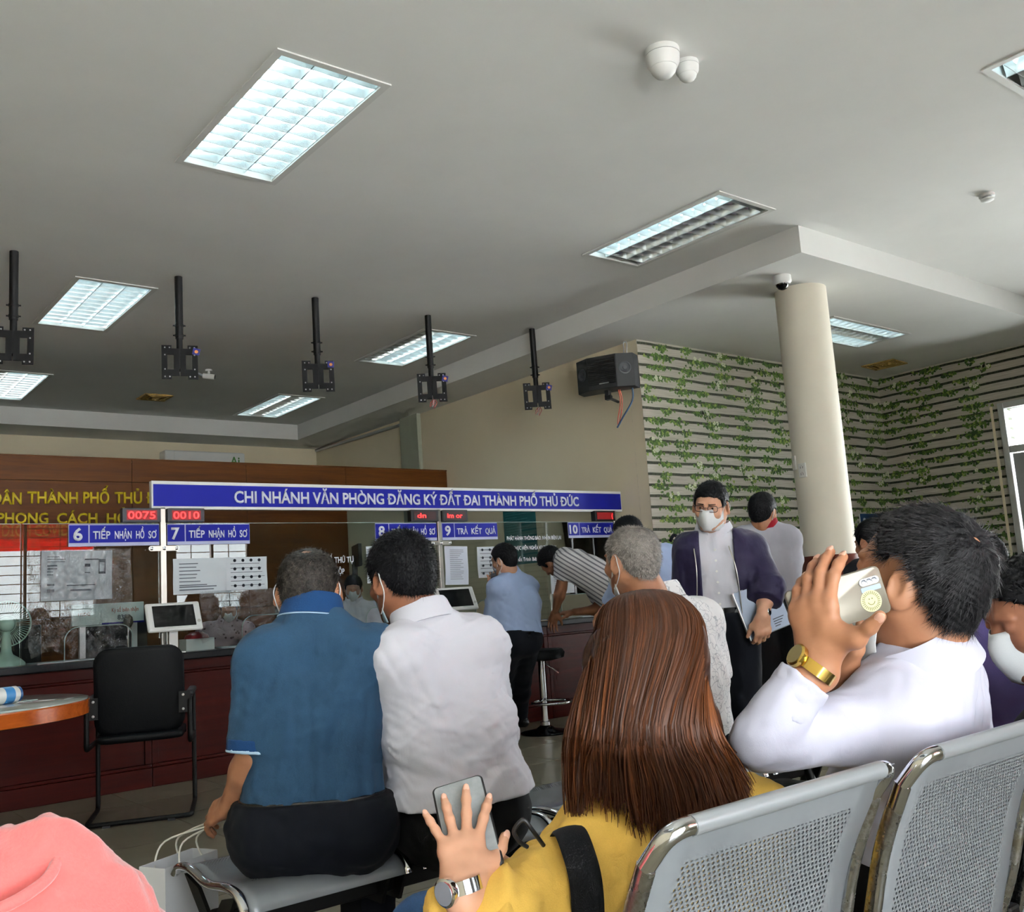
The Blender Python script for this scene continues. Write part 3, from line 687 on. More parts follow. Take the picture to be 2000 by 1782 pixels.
# glass panes with rounded pass-through notches
def pane(x0, x1, notches, label):
    z0, z1 = CT + .004, 1.795; pts = [(x0, z0)]
    for a, b, h in notches:
        r = .09; pts.append((a, z0))
        for j in range(7): th = PI - PI / 2 * j / 6; pts.append((a + r + r * math.cos(th), z0 + h - r + r * math.sin(th)))
        for j in range(7): th = PI / 2 - PI / 2 * j / 6; pts.append((b - r + r * math.cos(th), z0 + h - r + r * math.sin(th)))
        pts.append((b, z0))
    pts += [(x1, z0), (x1, z1), (x0, z1)]
    g = thing('glass_screen', label, 'glass screen', (0, 6.955, 0), 0, 'glass screens on the counter')
    mb = MB(); mb.prism([(x, 0, z) for x, z in pts], (0, .008, 0)); mb.build('pane', M_glass, g)
    M_edge = plain('glass_edge', '#A9BDB8', 0.2, var=0.05)
    mb = MB(); mb.box(x0, x1, -.001, .009, z1, z1 + .003); mb.build('top_edge', M_edge, g)
    for a, b, h in notches:
        i0 = pts.index((a, z0)); i1 = pts.index((b, z0)); m2 = MB(); m2.tube([(p[0], .004, p[1]) for p in pts[i0:i1 + 1]], .0035, 6); m2.build('notch_edge', M_edge, g)
pane(-1.2, 1.45, [(.2, .9, .22)], 'clear glass screen at the far left in front of the fan')
pane(1.46, 2.345, [(1.72, 2.16, .22)], 'clear glass screen under the counter number 6 sign')
pane(2.395, 4.72, [(2.95, 3.4, .22), (4.0, 4.45, .22)], 'clear glass screen between the two steel posts, behind the seated men')
pane(4.77, 6.84, [(5.1, 5.55, .22), (6.1, 6.5, .22)], 'clear glass screen behind the bent striped shirt man')
# long blue sign
sg = thing('hanging_sign', 'long blue sign board with white capital letters over the counter', 'sign', (2.29, 6.93, 1.895))
mb = MB(); mb.box(0, 4.69, 0, .05, 0, .205); mb.build('board', M_white, sg, bevel=.003)
mb = MB(); mb.box(.012, 4.678, -.003, .002, .022, .18); mb.build('blue_face', M_blue, sg)
text('CHI NHÁNH VĂN PHÒNG ĐĂNG KÝ ĐẤT ĐAI THÀNH PHỐ THỦ ĐỨC', M_letter, sg, (.61, -.003, .052), 3.49, .092, .003, .024)
# counter number signs
def number_sign(x0, x1, num, words, label, z0=1.64, z1=1.79):
    s = thing('counter_sign', label, 'sign', (x0, 6.94, z0), 0, 'blue number signs on the glass'); w = x1 - x0; h = z1 - z0
    mb = MB(); mb.box(0, w, 0, .008, 0, h); mb.build('plate', plain('sign_rim', '#B6BBDD', 0.4, var=0.02), s)
    nw = .125 if len(num) < 2 else .14
    mb = MB(); mb.box(.003, nw, -.003, .001, .024, h - .006); mb.build('number_field', M_blue, s)
    mb = MB(); mb.box(nw + .01, w - .003, -.003, .001, .024, h - .006); mb.build('word_field', M_blue, s)
    text(num, M_letter, s, (.028 if len(num) < 2 else .012, -.003, .042), .06 if len(num) < 2 else .105, .085, .002, .03, name='numeral')
    ws = words.split(); tot = sum(len(q) for q in ws) + .9 * (len(ws) - 1); u = (w - nw - .05) / tot; x = nw + .03
    for q in ws: text(q, M_letter, s, (x, -.003, .05), u * len(q) * .97, .054, .002, .022); x += u * (len(q) + .9)
number_sign(1.74, 2.345, '6', 'TIẾP NHẬN HỒ SƠ', 'blue counter sign numbered six, leftmost on the glass')
number_sign(2.40, 3.02, '7', 'TIẾP NHẬN HỒ SƠ', 'blue counter sign numbered seven, right of the first steel post')
number_sign(4.11, 4.72, '8', 'TIẾP NHẬN HỒ SƠ', 'blue counter sign numbered eight, left of the second steel post')
number_sign(4.775, 5.38, '9', 'TRẢ KẾT QUẢ', 'blue counter sign numbered nine, right of the second steel post')
number_sign(6.24, 6.845, '10', 'TRẢ KẾT QUẢ', 'blue counter sign numbered ten at the right end of the glass')
# red LED displays under the sign
M_led = emit('red_led', '#FF2A2A', 2.2); M_ledbg = emit('red_led_panel', '#7A0A10', 0.25); M_leddim = emit('red_led_dark', '#2A0306', 0.12)
M_case = plain('display_case', '#33333A', 0.5, var=0.1)
for x0, x1, txt, face, case, lab in ((2.08, 2.345, '0075', M_ledbg, M_case, 'glowing red number display left of the first steel post'), (2.395, 2.66, '0010', M_ledbg, M_case, 'glowing red number display right of the first steel post'),
        (4.44, 4.72, 'dn', M_leddim, M_blackplastic, 'dark red number display left of the second steel post'), (4.77, 5.03, 'im or', M_leddim, M_blackplastic, 'dark red number display right of the second steel post'), (6.57, 6.845, '(', M_ledbg, M_blackplastic, 'dim red number display at the right end of the sign')):
    d = thing('led_display', lab, 'display', (x0, 6.90, 1.80), 0, 'red number displays under the long sign'); w = x1 - x0
    mb = MB(); mb.box(0, w, 0, .06, 0, .1); mb.build('case', case, d, bevel=.004)
    mb = MB(); mb.box(.028, w - .028, -.002, .001, .016, .084); mb.build('screen', face, d)
    if txt == '(': text(txt, M_led, d, (w - .05, -.003, .03), .012, .045, .001, .004, name='digits')
    elif txt in ('dn', 'im or'): text(txt, M_led, d, (.06 if txt == 'dn' else .04, -.003, .03), .09 if txt == 'dn' else .16, .042, .001, .012, name='digits')
    else: text(txt, M_led, d, (.036, -.003, .024), w - .076, .054, .001, .01, name='digits')
# paper notices fixed on the glass
def sheet(x0, x1, z0, z1, lines, label, Y=6.948, tilt=0.0, mat=None, ink=M_ink, extra=None, cols=1, name='paper_notice'):
    s = thing(name, label, 'notice', (x0, Y, z0), 0, 'paper notices on the glass'); s.rotation_euler = (0, tilt, 0); w, h = x1 - x0, z1 - z0
    n = 6; mb = MB(); r = random.Random(int(x0 * 1000))
    g = [[(w * i / n, -.002 - .004 * math.sin(i * 1.1 + j + x0 * 9), h * j / n) for i in range(n + 1)] for j in range(n + 1)]
    mb.rings(g, closed=False, cap=False); mb.build('sheet', mat or M_paper, s, smooth=180)
    for k, (a, b, zc, th) in enumerate(lines):
        m2 = MB(); m2.box(w * a, w * b, -.0085, -.008, h * zc - th / 2, h * zc + th / 2); m2.build('print_line', ink, s)
    if extra: extra(s, w, h)
    return s
def lines_block(n, a, b, top, step, seed, th=.004):
    r = random.Random(seed); return [(a, a + (b - a) * r.uniform(.55, 1.0), top - step * k, th) for k in range(n)]
def rings4(s, w, h, cols=4, rows=4):
    mbm = MB(); mbm.lathe((0, 0, 0), [(.012, 0), (.012, .0008), (.008, .0008), (.008, 0)], 12, axis=(0, -1, 0)); me = mbm.mesh('stamp_ring', M_ink)
    for i in range(cols):
        for j in range(rows):
            o = link('stamp_ring', me, s); o.location = (w * (.2 + .6 * i / (cols - 1)), -.0085, h * (.14 + .76 * j / (rows - 1)))
def phonepic(s, w, h):
    mb = MB()
    x0, x1, z0, z1 = w * .8, w * .9, h * .52, h * .82
    mb.box(x0, x1, -.0095, -.0085, z1 - .02, z1); mb.box(x0, x1, -.0095, -.0085, z0, z0 + .015); mb.box(x0, x0 + .006, -.0095, -.0085, z0, z1); mb.box(x1 - .006, x1, -.0095, -.0085, z0, z1)
    mb.build('phone_picture', M_ink, s)
sheet(1.57, 2.02, 1.285, 1.615, lines_block(3, .08, .35, .88, .05, 1) + lines_block(4, .08, .22, .7, .06, 2, .008) + [(.6, .7, .82, .008), (.7, .8, .82, .008), (.6, .68, .7, .02), (.6, .68, .55, .005), (.35, .75, .3, .006), (.4, .7, .2, .012), (.08, .18, .32, .012), (.08, .18, .2, .02)], 'large white double notice with a phone picture on glass number 6', extra=phonepic, tilt=.01)
sheet(2.44, 2.86, 1.285, 1.54, lines_block(7, .1, .6, .85, .1, 4, .006) + [(.1, .75, .2, .007), (.1, .7, .12, .007)], 'pale notice with printed lines right of the first steel post')
sheet(2.83, 3.15, 1.295, 1.54, lines_block(6, .1, .95, .8, .13, 5, .003), 'pale notice with a grid of small rings, under sign 7', extra=rings4, Y=6.941)
sheet(4.785, 5.03, 1.255, 1.59, lines_block(16, .2, .85, .9, .05, 6, .003), 'hanging bundle of white sheets right of the second post', tilt=.03, mat=plain('bright_paper', '#DADFEC', 0.8, var=0.02))
sheet(5.14, 5.42, 1.30, 1.575, lines_block(7, .1, .9, .9, .12, 7, .004), 'pale notice with rings left of the pale blue shirt man', extra=lambda s, w, h: rings4(s, w, h, 3, 4))
sheet(5.98, 6.27, 1.12, 1.47, lines_block(18, .12, .9, .92, .046, 8, .003), 'white text notice behind the bent striped shirt man')
sheet(4.02, 4.32, 1.30, 1.6, lines_block(6, .15, .8, .8, .12, 9, .004), 'pale notice left of the head of the young man in white', extra=lambda s, w, h: rings4(s, w, h, 2, 3))
sheet(3.38, 3.62, 1.17, 1.3, lines_block(3, .2, .8, .7, .2, 10, .004), 'small pale card on the glass beside the old man', mat=plain('green_card', '#BFCBBE', 0.8, var=0.03))
# white lettering stuck on the glass
gl = thing('window_lettering', 'white words THỨ TỰ and NỘP stuck on the glass', 'lettering', (0, 6.95, 0))
text('SỐ THỨ TỰ', M_letter, gl, (3.66, 0, 1.475), .24, .048, .001, .02); text('NỘP', M_letter, gl, (3.73, 0, 1.385), .085, .045, .001, .02)
gl = thing('window_lettering', 'three rows of white words on the glass before the teal poster', 'lettering', (0, 6.95, 0))
text('PHÁT HÀNH THÔNG BÁO, NHẬN BIÊN LAI', M_letter, gl, (5.49, 0, 1.63), .66, .036, .001, .025); text('THỰC HIỆN NGHĨA VỤ TÀI CHÍNH', M_letter, gl, (5.56, 0, 1.54), .52, .036, .001, .025); text('Xuất Trình Biên Nhận', M_letter, gl, (5.56, 0, 1.435), .4, .036, .001, .025)
# teal poster on the side wall
ps = thing('wall_poster', 'teal poster with small print on the cream side wall', 'poster', (XS - .004, 8.89, 1.48), -PI / 2)
mb = MB(); mb.box(0, .58, -.006, 0, 0, .66); mb.build('sheet', plain('teal_print', '#1F6E74', 0.6, var=0.1), ps)
for k in range(11):
    m2 = MB(); m2.box(.04, .04 + .5 * (0.7 + .3 * math.sin(k * 2.2)), -.008, -.006, .3 + k * .03, .304 + k * .03); m2.build('print_line', plain('poster_text', '#5FA3A6', 0.7), ps)
# clear plastic film hanging before glass 6
t = NT('clear_film'); t.t.nodes.remove(t.p); tr = t.n('ShaderNodeBsdfTransparent'); tr.inputs[0].default_value = (.93, .94, .94, 1); gls = t.n('ShaderNodeBsdfGlossy'); gls.inputs['Roughness'].default_value = .08
fr = t.n('ShaderNodeFresnel'); fr.inputs[0].default_value = 1.75; bp = t.n('ShaderNodeBump'); bp.inputs['Strength'].default_value = 1.0; bp.inputs['Distance'].default_value = .02
t.l(t.noise(t.coord('Object', (1, 1, .5)), 22, 3, .6, 1.5), bp.inputs['Height']); t.l(bp.outputs[0], gls.inputs['Normal']); t.l(bp.outputs[0], fr.inputs['Normal'])
mx = t.n('ShaderNodeMixShader'); t.l(fr.outputs[0], mx.inputs[0]); t.l(tr.outputs[0], mx.inputs[1]); t.l(gls.outputs[0], mx.inputs[2]); t.l(mx.outputs[0], t.out.inputs[0]); M_film = t.m
def film(x0, x1, z0, z1, label, Y, seed):
    r = random.Random(seed); s = thing('plastic_sheet', label, 'plastic sheet', (x0, Y, z0), 0, 'clear plastic films'); w, h = x1 - x0, z1 - z0; n = 26
    g = []
    for j in range(n + 1):
        f = 1 - j / n
        g.append([(w * i / n + .02 * f * math.sin(3 + j * .3), -.008 - f * (.018 * math.sin(i * 1.3 + j * .5) + .015 * math.sin(i * .5 - j * .7) + .01 * math.sin(i * 2.9 + j * 1.7)) - .03 * f * f, h * j / n - .03 * (1 - f) * 0 + .04 * f * math.sin(i * .35)) for i in range(n + 1)])
    mb = MB(); mb.rings(g, closed=False, cap=False); mb.build('film', M_film, s, smooth=180)
film(1.5, 2.14, .92, 1.62, 'crumpled clear plastic film hanging before the number 6 window', 6.93, 1)
film(2.62, 3.4, .93, 1.3, 'crumpled clear plastic film under the number 7 window', 6.93, 2)
# things on and behind the counter
def tablet(loc, rz, label, tilt=-32):
    s = thing('rating_tablet', label, 'tablet', loc, rz, 'white rating tablets')
    m = Matrix.Translation((0, 0, .25)) @ Matrix.Rotation(math.radians(tilt), 4, 'X')
    mb = MB(); mb.box(-.185, .185, -.014, .014, -.115, .115, m=m); mb.build('frame', M_white, s, bevel=.02)
    mb = MB(); mb.box(-.14, .14, -.017, -.013, -.085, .085, m=m); mb.build('screen', plain('tablet_screen', '#08090B', 0.12, var=0.1), s)
    mb = MB(); c = m @ Vector((.163, -.014, -.05)); mb.lathe(c, [(.012, 0), (.012, .002)], 14, axis=m.to_3x3() @ Vector((0, -1, 0))); mb.build('home_button', M_steel, s)
    mb = MB(); mb.box(-.03, .03, .012, .04, 0, .24); mb.build('stand', M_white, s, bevel=.004)
    mb = MB(); mb.box(-.08, .08, .002, .06, 0, .01); mb.build('foot', M_white, s, bevel=.004)
tablet((2.40, 6.83, CT), -.12, 'white tablet on a stand behind the black visitor chair')
tablet((4.80, 6.83, CT), -.2, 'white tablet on a stand beside the young man in white')
M_mint = plain('mint_plastic', '#AFC9BB', 0.4, var=0.03)
fn = thing('table_fan', 'mint green table fan behind the glass at the left edge', 'fan', (1.415, 7.18, CT), -.15); fn.scale = (.82, .82, .82)
mb = MB(); mb.lathe((0, 0, 0), [(.14, 0), (.14, .02), (.11, .05), (.05, .09), (.04, .12)], 28); mb.build('foot', M_mint, fn, smooth=50)
mb = MB(); mb.tube([(0, 0, .1), (0, .01, .2), (0, .02, .3)], [.042, .034, .028], 14); mb.build('neck', M_mint, fn, smooth=50)
mb = MB(); mb.tube([(0, -.14, .335), (0, -.12, .335), (0, -.02, .335), (0, .04, .335)], [.04, .06, .062, .05], 16); mb.build('motor_housing', M_mint, fn, smooth=50)
mb = MB(); gr2 = .185
for r2, yy in ((gr2, .06), (gr2 * .98, .02), (gr2 * .98, .1), (.07, -.005)): mb.tube([(r2 * math.cos(a), yy, .335 + r2 * math.sin(a)) for a in [2 * PI * k / 36 for k in range(37)]], .003, 5)
for k in range(56):
    a = 2 * PI * k / 56; c, s_ = math.cos(a), math.sin(a); mb.tube([(.05 * c, .0, .335 + .05 * s_), (.13 * c, -.0, .335 + .13 * s_), (gr2 * c, .03, .335 + gr2 * s_), (gr2 * c, .09, .335 + gr2 * s_), (.1 * c, .125, .335 + .1 * s_)], .0016, 4)
mb.build('guard', M_mint, fn)
for k in range(3):
    m2 = MB(); a0 = 2 * PI * k / 3; pts = []
    for j in range(8):
        a = a0 + j * .13; r0 = .03; pts.append([(r0 * math.cos(a), .05 + .005 * j, .335 + r0 * math.sin(a)), (.16 * math.cos(a + .1), .045 + .008 * j, .335 + .16 * math.sin(a + .1))])
    m2.rings(pts, closed=False, cap=False); m2.build('blade', glass_mat('fan_blade_plastic', (.8, .92, .88), 1.3, .2, .25), fn, smooth=60)
# light box with the ticket notice
nb = thing('ticket_notice_board', 'pale board reading 8383 standing behind glass 6', 'notice', (1.88, 7.4, CT + .2))
mb = MB(); mb.box(0, .5, 0, .03, .03, .18); mb.build('panel', plain('pale_green_board', '#D5E2E0', 0.5, var=0.03), nb, bevel=.003)
mb = MB(); mb.box(.2, .5, -.003, .0, .03, .042); mb.build('blue_band', M_blue, nb)
mb = MB(); mb.box(.05, .09, .0, .03, -.2, .03); mb.box(.41, .45, 0, .03, -.2, .03); mb.build('stand', M_alu, nb)
text('Ký số biên nhận', plain('red_print', '#B4543F', 0.6), nb, (.27, -.001, .115), .19, .03, .001, .012); text('HSDC', plain('red_print', '#B4543F', 0.6), nb, (.04, -.001, .1), .08, .022, .001, .01); text('8383', plain('navy_print', '#26304F', 0.6), nb, (.31, -.001, .06), .09, .034, .001, .015)
# monitors
def monitor(loc, rz, label, w=.5, h=.3):
    s = thing('computer_monitor', label, 'monitor', loc, rz, 'monitors behind the counter')
    mb = MB(); mb.box(-w / 2, w / 2, -.02, .02, .1, .1 + h); mb.build('screen_housing', M_blackplastic, s, bevel=.008)
    mb = MB(); mb.box(-w / 2 + .02, w / 2 - .02, .019, .022, .12, .08 + h); mb.build('screen', plain('dark_screen', '#0D1116', 0.2), s)
    mb = MB(); mb.box(-.03, .03, -.03, .0, 0, .2); mb.build('neck', M_blackplastic, s); mb = MB(); mb.box(-.12, .12, -.1, .08, 0, .012); mb.build('foot', M_blackplastic, s, bevel=.003)
dk = []
for x0, x1, lab in ((1.2, 3.0, 'low brown work desk behind the left glass screen'), (3.3, 5.2, 'low brown work desk behind the middle glass screen')):
    s = thing('work_desk', lab, 'desk', (x0, 7.56, 0), 0, 'clerks desks'); w = x1 - x0
    mb = MB(); mb.box(0, w, 0, .6, .71, .74); mb.build('desk_top', M_panel, s, bevel=.004)
    mb = MB(); mb.box(.02, w - .02, .0, .02, .1, .71); mb.build('modesty_panel', M_panel, s)
    for a in (.0, w - .03):
        mb = MB(); mb.box(a, a + .03, .02, .58, 0, .71); mb.build('side_panel', M_panel, s)
monitor((2.28, 7.75, .74), .2, 'black monitor back behind the 8383 board', .5, .34); monitor((1.55, 7.85, .74), -.5, 'black monitor behind the plastic film', .46, .3); monitor((3.75, 7.8, .74), .6, 'black monitor behind the old man in blue', .46, .32)
s = thing('display_screen', 'small dark wall screen beside the partition edge', 'screen', aty(697, 1088, 8.6), 1.2)
mb = MB(); mb.box(-.22, .22, -.02, .02, -.1, .12); mb.build('housing', M_blackplastic, s, bevel=.006); mb = MB(); mb.box(-.2, .2, -.023, -.02, -.085, .105); mb.build('screen', plain('grey_screen', '#4A4B4A', 0.3), s); mb = MB(); mb.box(-.02, .02, 0, .05, -1.6 + .0, 0); mb.build('pole', M_blackplastic, s)
s = thing('tissue_box', 'white and red box beside the tablet behind the visitor chair', 'box', (2.66, 7.1, CT), .1)
mb = MB(); mb.box(-.11, .11, -.06, .06, 0, .085); mb.build('carton', M_white, s, bevel=.003); mb = MB(); mb.lathe((0, 0, .085), [(.09, 0), (.08, .025), (.04, .045), (.001, .05)], 16); mb.build('red_pouch', plain('red_foil', '#9C2A30', 0.3, var=0.2), s, smooth=60)
def papers(loc, w, h, rz, n, label, mat, cat='papers', grp='loose papers on the counter'):
    s = thing('paper_stack', label, cat, loc, rz, grp)
    for k in range(n):
        m2 = MB(); m2.box(-w / 2, w / 2, -h / 2, h / 2, .002 * k, .002 * k + .0014, m=Matrix.Rotation(.06 * math.sin(k * 2.3), 4, 'Z')); m2.build('sheet', mat, s)
M_kraft = plain('kraft_paper', '#B08E52', 0.8, var=0.05)
papers((1.75, 7.1, CT), .4, .22, .1, 3, 'loose white papers left of the visitor chair back', M_paper); papers((2.98, 7.08, CT), .21, .3, 1.4, 4, 'white papers right of the small red and white box', M_paper)
papers((5.75, 7.0, CT), .34, .24, -.3, 2, 'brown paper envelope on the counter edge', M_kraft, 'envelope'); papers((5.72, 7.0, CT + .005), .29, .2, -.25, 2, 'white sheet on top of the brown envelope', M_paper)
papers((6.45, 7.05, CT), .4, .26, .2, 6, 'pile of documents under the bent man hand', M_paper); papers((5.0, 7.05, CT), .36, .22, .15, 3, 'white papers under the elbow of the pale blue shirt man', M_paper); papers((3.75, 7.1, CT), .3, .2, -.2, 2, 'papers on the counter behind the old man', M_paper)
for x, lab in ((2.08, 'black rubber stamp left of the visitor chair back'), (3.22, 'black rubber stamp right of the visitor chair back')):
    s = thing('hand_stamp', lab, 'stamp', (x, 7.0, CT), .5, 'stamps on the counter')
    mb = MB(); mb.box(-.07, .07, -.03, .03, 0, .03); mb.build('base', M_black, s, bevel=.008); mb = MB(); mb.tube([(-.06, 0, .03), (-.02, 0, .055), (.04, 0, .06), (.08, 0, .05)], [.012, .022, .026, .012], 12); mb.build('grip', M_black, s, smooth=60)
# telephone-like microphone stand between 6 and 7
s = thing('desk_microphone', 'thin black microphone on a chrome stem behind the chair', 'microphone', (2.22, 7.25, CT))
mb = MB(); mb.lathe((0, 0, 0), [(.07, 0), (.06, .02), (.02, .03)], 20); mb.build('foot', M_alu, s, smooth=50); mb = MB(); mb.cyl((0, 0, .02), (0, 0, .2), .006); mb.build('stem', M_chrome, s); mb = MB(); mb.lathe((0, 0, .2), [(.02, 0), (.035, .03), (.03, .07), (.01, .09)], 14); mb.build('head', M_black, s, smooth=60)
# air conditioner on the back wall
ac = thing('air_conditioner', 'white wall air conditioner half hidden by the brown partition', 'air conditioner', (4.57, YB - .24, 3.05))
mb = MB(); mb.box(0, 1.15, 0, .235, 0, .40); mb.build('housing', M_white, ac, bevel=.02); mb = MB(); mb.box(.08, 1.07, -.006, .01, .02, .08); mb.build('air_flap', M_alu, ac); mb = MB(); mb.box(.12, 1.15, -.012, .0, .10, .385); mb.build('front_cover', M_white, ac, bevel=.006)
text('Ai', plain('green_print', '#4E8A3E', 0.5), ac, (.93, -.013, .21), .14, .13, .003, .02)
# ================================================================ furniture on the hall floor
# black visitor chair with its back to the camera
M_vinyl = plain('black_leatherette', '#05070B', 0.5, spec=0.2, var=0.15, scale=8, bump=0.15, bscale=150)
vc = thing('visitor_chair', 'black cantilever visitor chair facing the counter', 'chair', (1.81, 5.745, 0), math.radians(-22.8))
def rounded(w, h, r, n=6):
    out = []
    for cx, cz, a0 in ((w - r, h - r, 0), (-w + r, h - r, PI / 2), (-w + r, -h + r, PI), (w - r, -h + r, 1.5 * PI)):
        for k in range(n + 1): a = a0 + PI / 2 * k / n; out.append((cx + r * math.cos(a), cz + r * math.sin(a)))
    return out
def cushion(w, h, r, th, curve, place, name, mat, par):
    rings = []; base = rounded(w, h, r)
    for (ins, d) in ((.03, 0), (.006, .006), (0, .014), (0, th - .014), (.006, th - .006), (.03, th)):
        rings.append([place(x * (w - ins) / w, z * (h - ins) / h, d + curve * (x / w) ** 2) for x, z in base])
    mb = MB(); mb.rings(rings); return mb.build(name, mat, par, smooth=50)
hw = .275
bk = cushion(.245, .25, .09, .045, .03, lambda x, z, d: (x, .045 + d - .09 * (z / .25) * .35, .72 + z), 'backrest', M_vinyl, vc)
cushion(.235, .225, .06, .05, 0, lambda x, z, d: (x, .27 + z, .435 + d - .02 * (1 if z > .18 else 0)), 'seat', M_vinyl, vc)
def bend(pts, r=.05, n=5):
    out = [Vector(pts[0])]
    for i in range(1, len(pts) - 1):
        p = Vector(pts[i]); a = (Vector(pts[i - 1]) - p).normalized(); b = (Vector(pts[i + 1]) - p).normalized()
        for k in range(n + 1):
            u = k / n; out.append((1 - u) ** 2 * (p + a * r) + 2 * u * (1 - u) * p + u * u * (p + b * r))
    return out + [Vector(pts[-1])]
mb = MB(); mb.tube(bend([(-hw, .5, .62), (-hw, .5, .018), (-hw, 0, .018), (hw, 0, .018), (hw, .5, .018), (hw, .5, .62)], .05), .0135, 10); mb.build('tube_frame', M_black, vc, smooth=60)
for s in (-1, 1):
    m2 = MB(); m2.tube(bend([(s * hw, .5, .6), (s * hw, .5, .665), (s * hw, .1, .665), (s * hw, .035, .66), (s * (hw - .0), .03, .42), (s * hw, .46, .42)], .03), .014, 10); m2.build('side_frame', M_black, vc, smooth=60)
    m2 = MB(); m2.box(s * hw - .022, s * hw + .022, .08, .46, .67, .70); m2.build('armrest', M_blackplastic, vc, bevel=.01)
    m2 = MB(); a = sorted((s * (hw - .06), s * (hw + .005))); m2.box(a[0], a[1], .03, .036, .58, .7); br = m2.build('back_bracket', M_black, vc)
    for zz in (.6, .68):
        m2 = MB(); m2.lathe((s * (hw - .035), .03, zz), [(.008, 0), (.008, .004), (.003, .006)], 10, axis=(0, -1, 0)); m2.build('screw', M_boltw, br)
for x in (-.17, .17):
    m2 = MB(); m2.box(x - .02, x + .02, -.014, .014, 0, .012); m2.build('glide', M_blackplastic, vc)
# round table at the left edge
rt = thing('round_table', 'round table with orange wood rim and glass top at the left edge', 'table', (.82, 5.50, 0))
TR = .64; th0 = .745
mb = MB(); mb.lathe((0, 0, th0 - .075), [(TR - .02, 0), (TR, .006), (TR, .069), (TR - .006, .075)], 64); mb.build('table_top', M_orange, rt, smooth=40)
mb = MB(); mb.lathe((0, 0, th0), [(TR - .004, 0), (TR - .004, .006), (TR - .008, .008)], 64); mb.build('glass_plate', plain('frosted_glass_plate', '#A9ADA4', 0.08, var=0.05), rt, smooth=40)
mb = MB(); mb.lathe((0, 0, .0), [(.18, 0), (.18, .03), (.06, .06), (.06, th0 - .075)], 32); mb.build('pedestal', M_orange, rt, smooth=40)
cn = thing('spray_can', 'white and blue can lying on the round table', 'can', (1.02, 5.36, th0 + .008 + .041), .45)
mb = MB(); mb.lathe((-.12, 0, 0), [(.036, 0), (.041, .006), (.041, .215), (.036, .222)], 28, axis=(1, 0, 0)); mb.build('can_body', M_white, cn, smooth=40)
mb = MB(); mb.lathe((.02, 0, 0), [(.0415, 0), (.0415, .05)], 28, axis=(1, 0, 0)); mb.build('blue_band', plain('can_blue', '#3E86C4', 0.3, var=0.1), cn, smooth=40)
for k in range(5):
    m2 = MB(); a = 2 * PI * k / 5 + .5; m2.lathe((-.06 + .02 * math.sin(k * 2), .0405 * math.cos(a), .0405 * math.sin(a)), [(.016, 0), (.015, .0015)], 10, axis=(0, math.cos(a), math.sin(a))); m2.build('green_print', plain('can_green', '#5E8F4A', 0.4), cn)
mb = MB(); mb.lathe((.102, 0, 0), [(.037, 0), (.037, .012), (.03, .016)], 28, axis=(1, 0, 0)); mb.build('end_cap', plain('can_cap', '#27507F', 0.3), cn, smooth=40)
papers((1.05, 5.5, th0 + .008), .3, .2, .5, 1, 'thin glass-green sheet on the round table', plain('green_sheet', '#9DBBB0', 0.15, var=0.05), 'papers')
# bar stool
st = thing('bar_stool', 'chrome bar stool with black round base before the counter', 'stool', (5.23, 6.27, 0))
mb = MB(); mb.lathe((0, 0, 0), [(.21, 0), (.21, .008), (.19, .016), (.08, .035), (.045, .06), (.03, .07)], 40); mb.build('base', plain('black_chrome', '#1A1A1C', 0.1, 0.8), st, smooth=40)
mb = MB(); mb.lathe((0, 0, .06), [(.04, 0), (.04, .03), (.03, .035)], 24); mb.build('base_collar', M_chrome, st, smooth=40)
mb = MB(); mb.cyl((0, 0, .07), (0, 0, .30), .025); mb.cyl((0, 0, .28), (0, 0, .58), .029); mb.build('column', M_chrome, st, smooth=40)
mb = MB(); mb.tube([(.16 * math.cos(a), .16 * math.sin(a) - .1, .25) for a in [2 * PI * k / 24 for k in range(25)]], .011, 8); mb.cyl((0, 0, .25), (0, .06, .25), .01); mb.build('footrest', M_chrome, st, smooth=60)
mb = MB(); mb.lathe((0, 0, .58), [(.1, 0), (.19, .02), (.2, .06), (.18, .09), (.05, .095)], 32); mb.build('seat', M_vinyl, st, smooth=50)
mb = MB(); mb.cyl((.03, 0, .56), (.13, -.06, .47), .005); mb.build('height_lever', M_chrome, st)

# ---- perforated steel bench seats
t = NT('perforated_steel'); uv = t.n('ShaderNodeTexCoord'); sp2 = t.n('ShaderNodeSeparateXYZ'); t.l(uv.outputs['UV'], sp2.inputs[0])
PITCH_H = 0.0088
vv = t.math('DIVIDE', sp2.outputs[1], PITCH_H * .87); rowi = t.math('FLOOR', vv); odd = t.math('MULTIPLY', t.math('MODULO', rowi, 2.0), 0.5)
uu = t.math('ADD', t.math('DIVIDE', sp2.outputs[0], PITCH_H), odd)
fu = t.math('SUBTRACT', t.math('FRACT', uu), .5); fv = t.math('MULTIPLY', t.math('SUBTRACT', t.math('FRACT', vv), .5), .87)
dist = t.math('SQRT', t.math('ADD', t.math('MULTIPLY', fu, fu), t.math('MULTIPLY', fv, fv)))
hole = t.math('LESS_THAN', dist, .28)
at1 = t.n('ShaderNodeAttribute'); at1.attribute_name = 'perf'
hole = t.math('MULTIPLY', hole, t.math('GREATER_THAN', at1.outputs['Fac'], .5))
n1 = t.noise(t.coord('Object'), 3, 4, .6); t.l(t.ramp(n1, [(.3, lin('#7F8489')), (.7, lin('#989DA2'))]), t.p.inputs['Base Color'])
t.set(.38, .4); tr = t.n('ShaderNodeBsdfTransparent'); mx = t.n('ShaderNodeMixShader')
t.l(hole, mx.inputs[0]); t.l(t.p.outputs[0], mx.inputs[1]); t.l(tr.outputs[0], mx.inputs[2]); t.l(mx.outputs[0], t.out.inputs[0]); M_perf = t.m
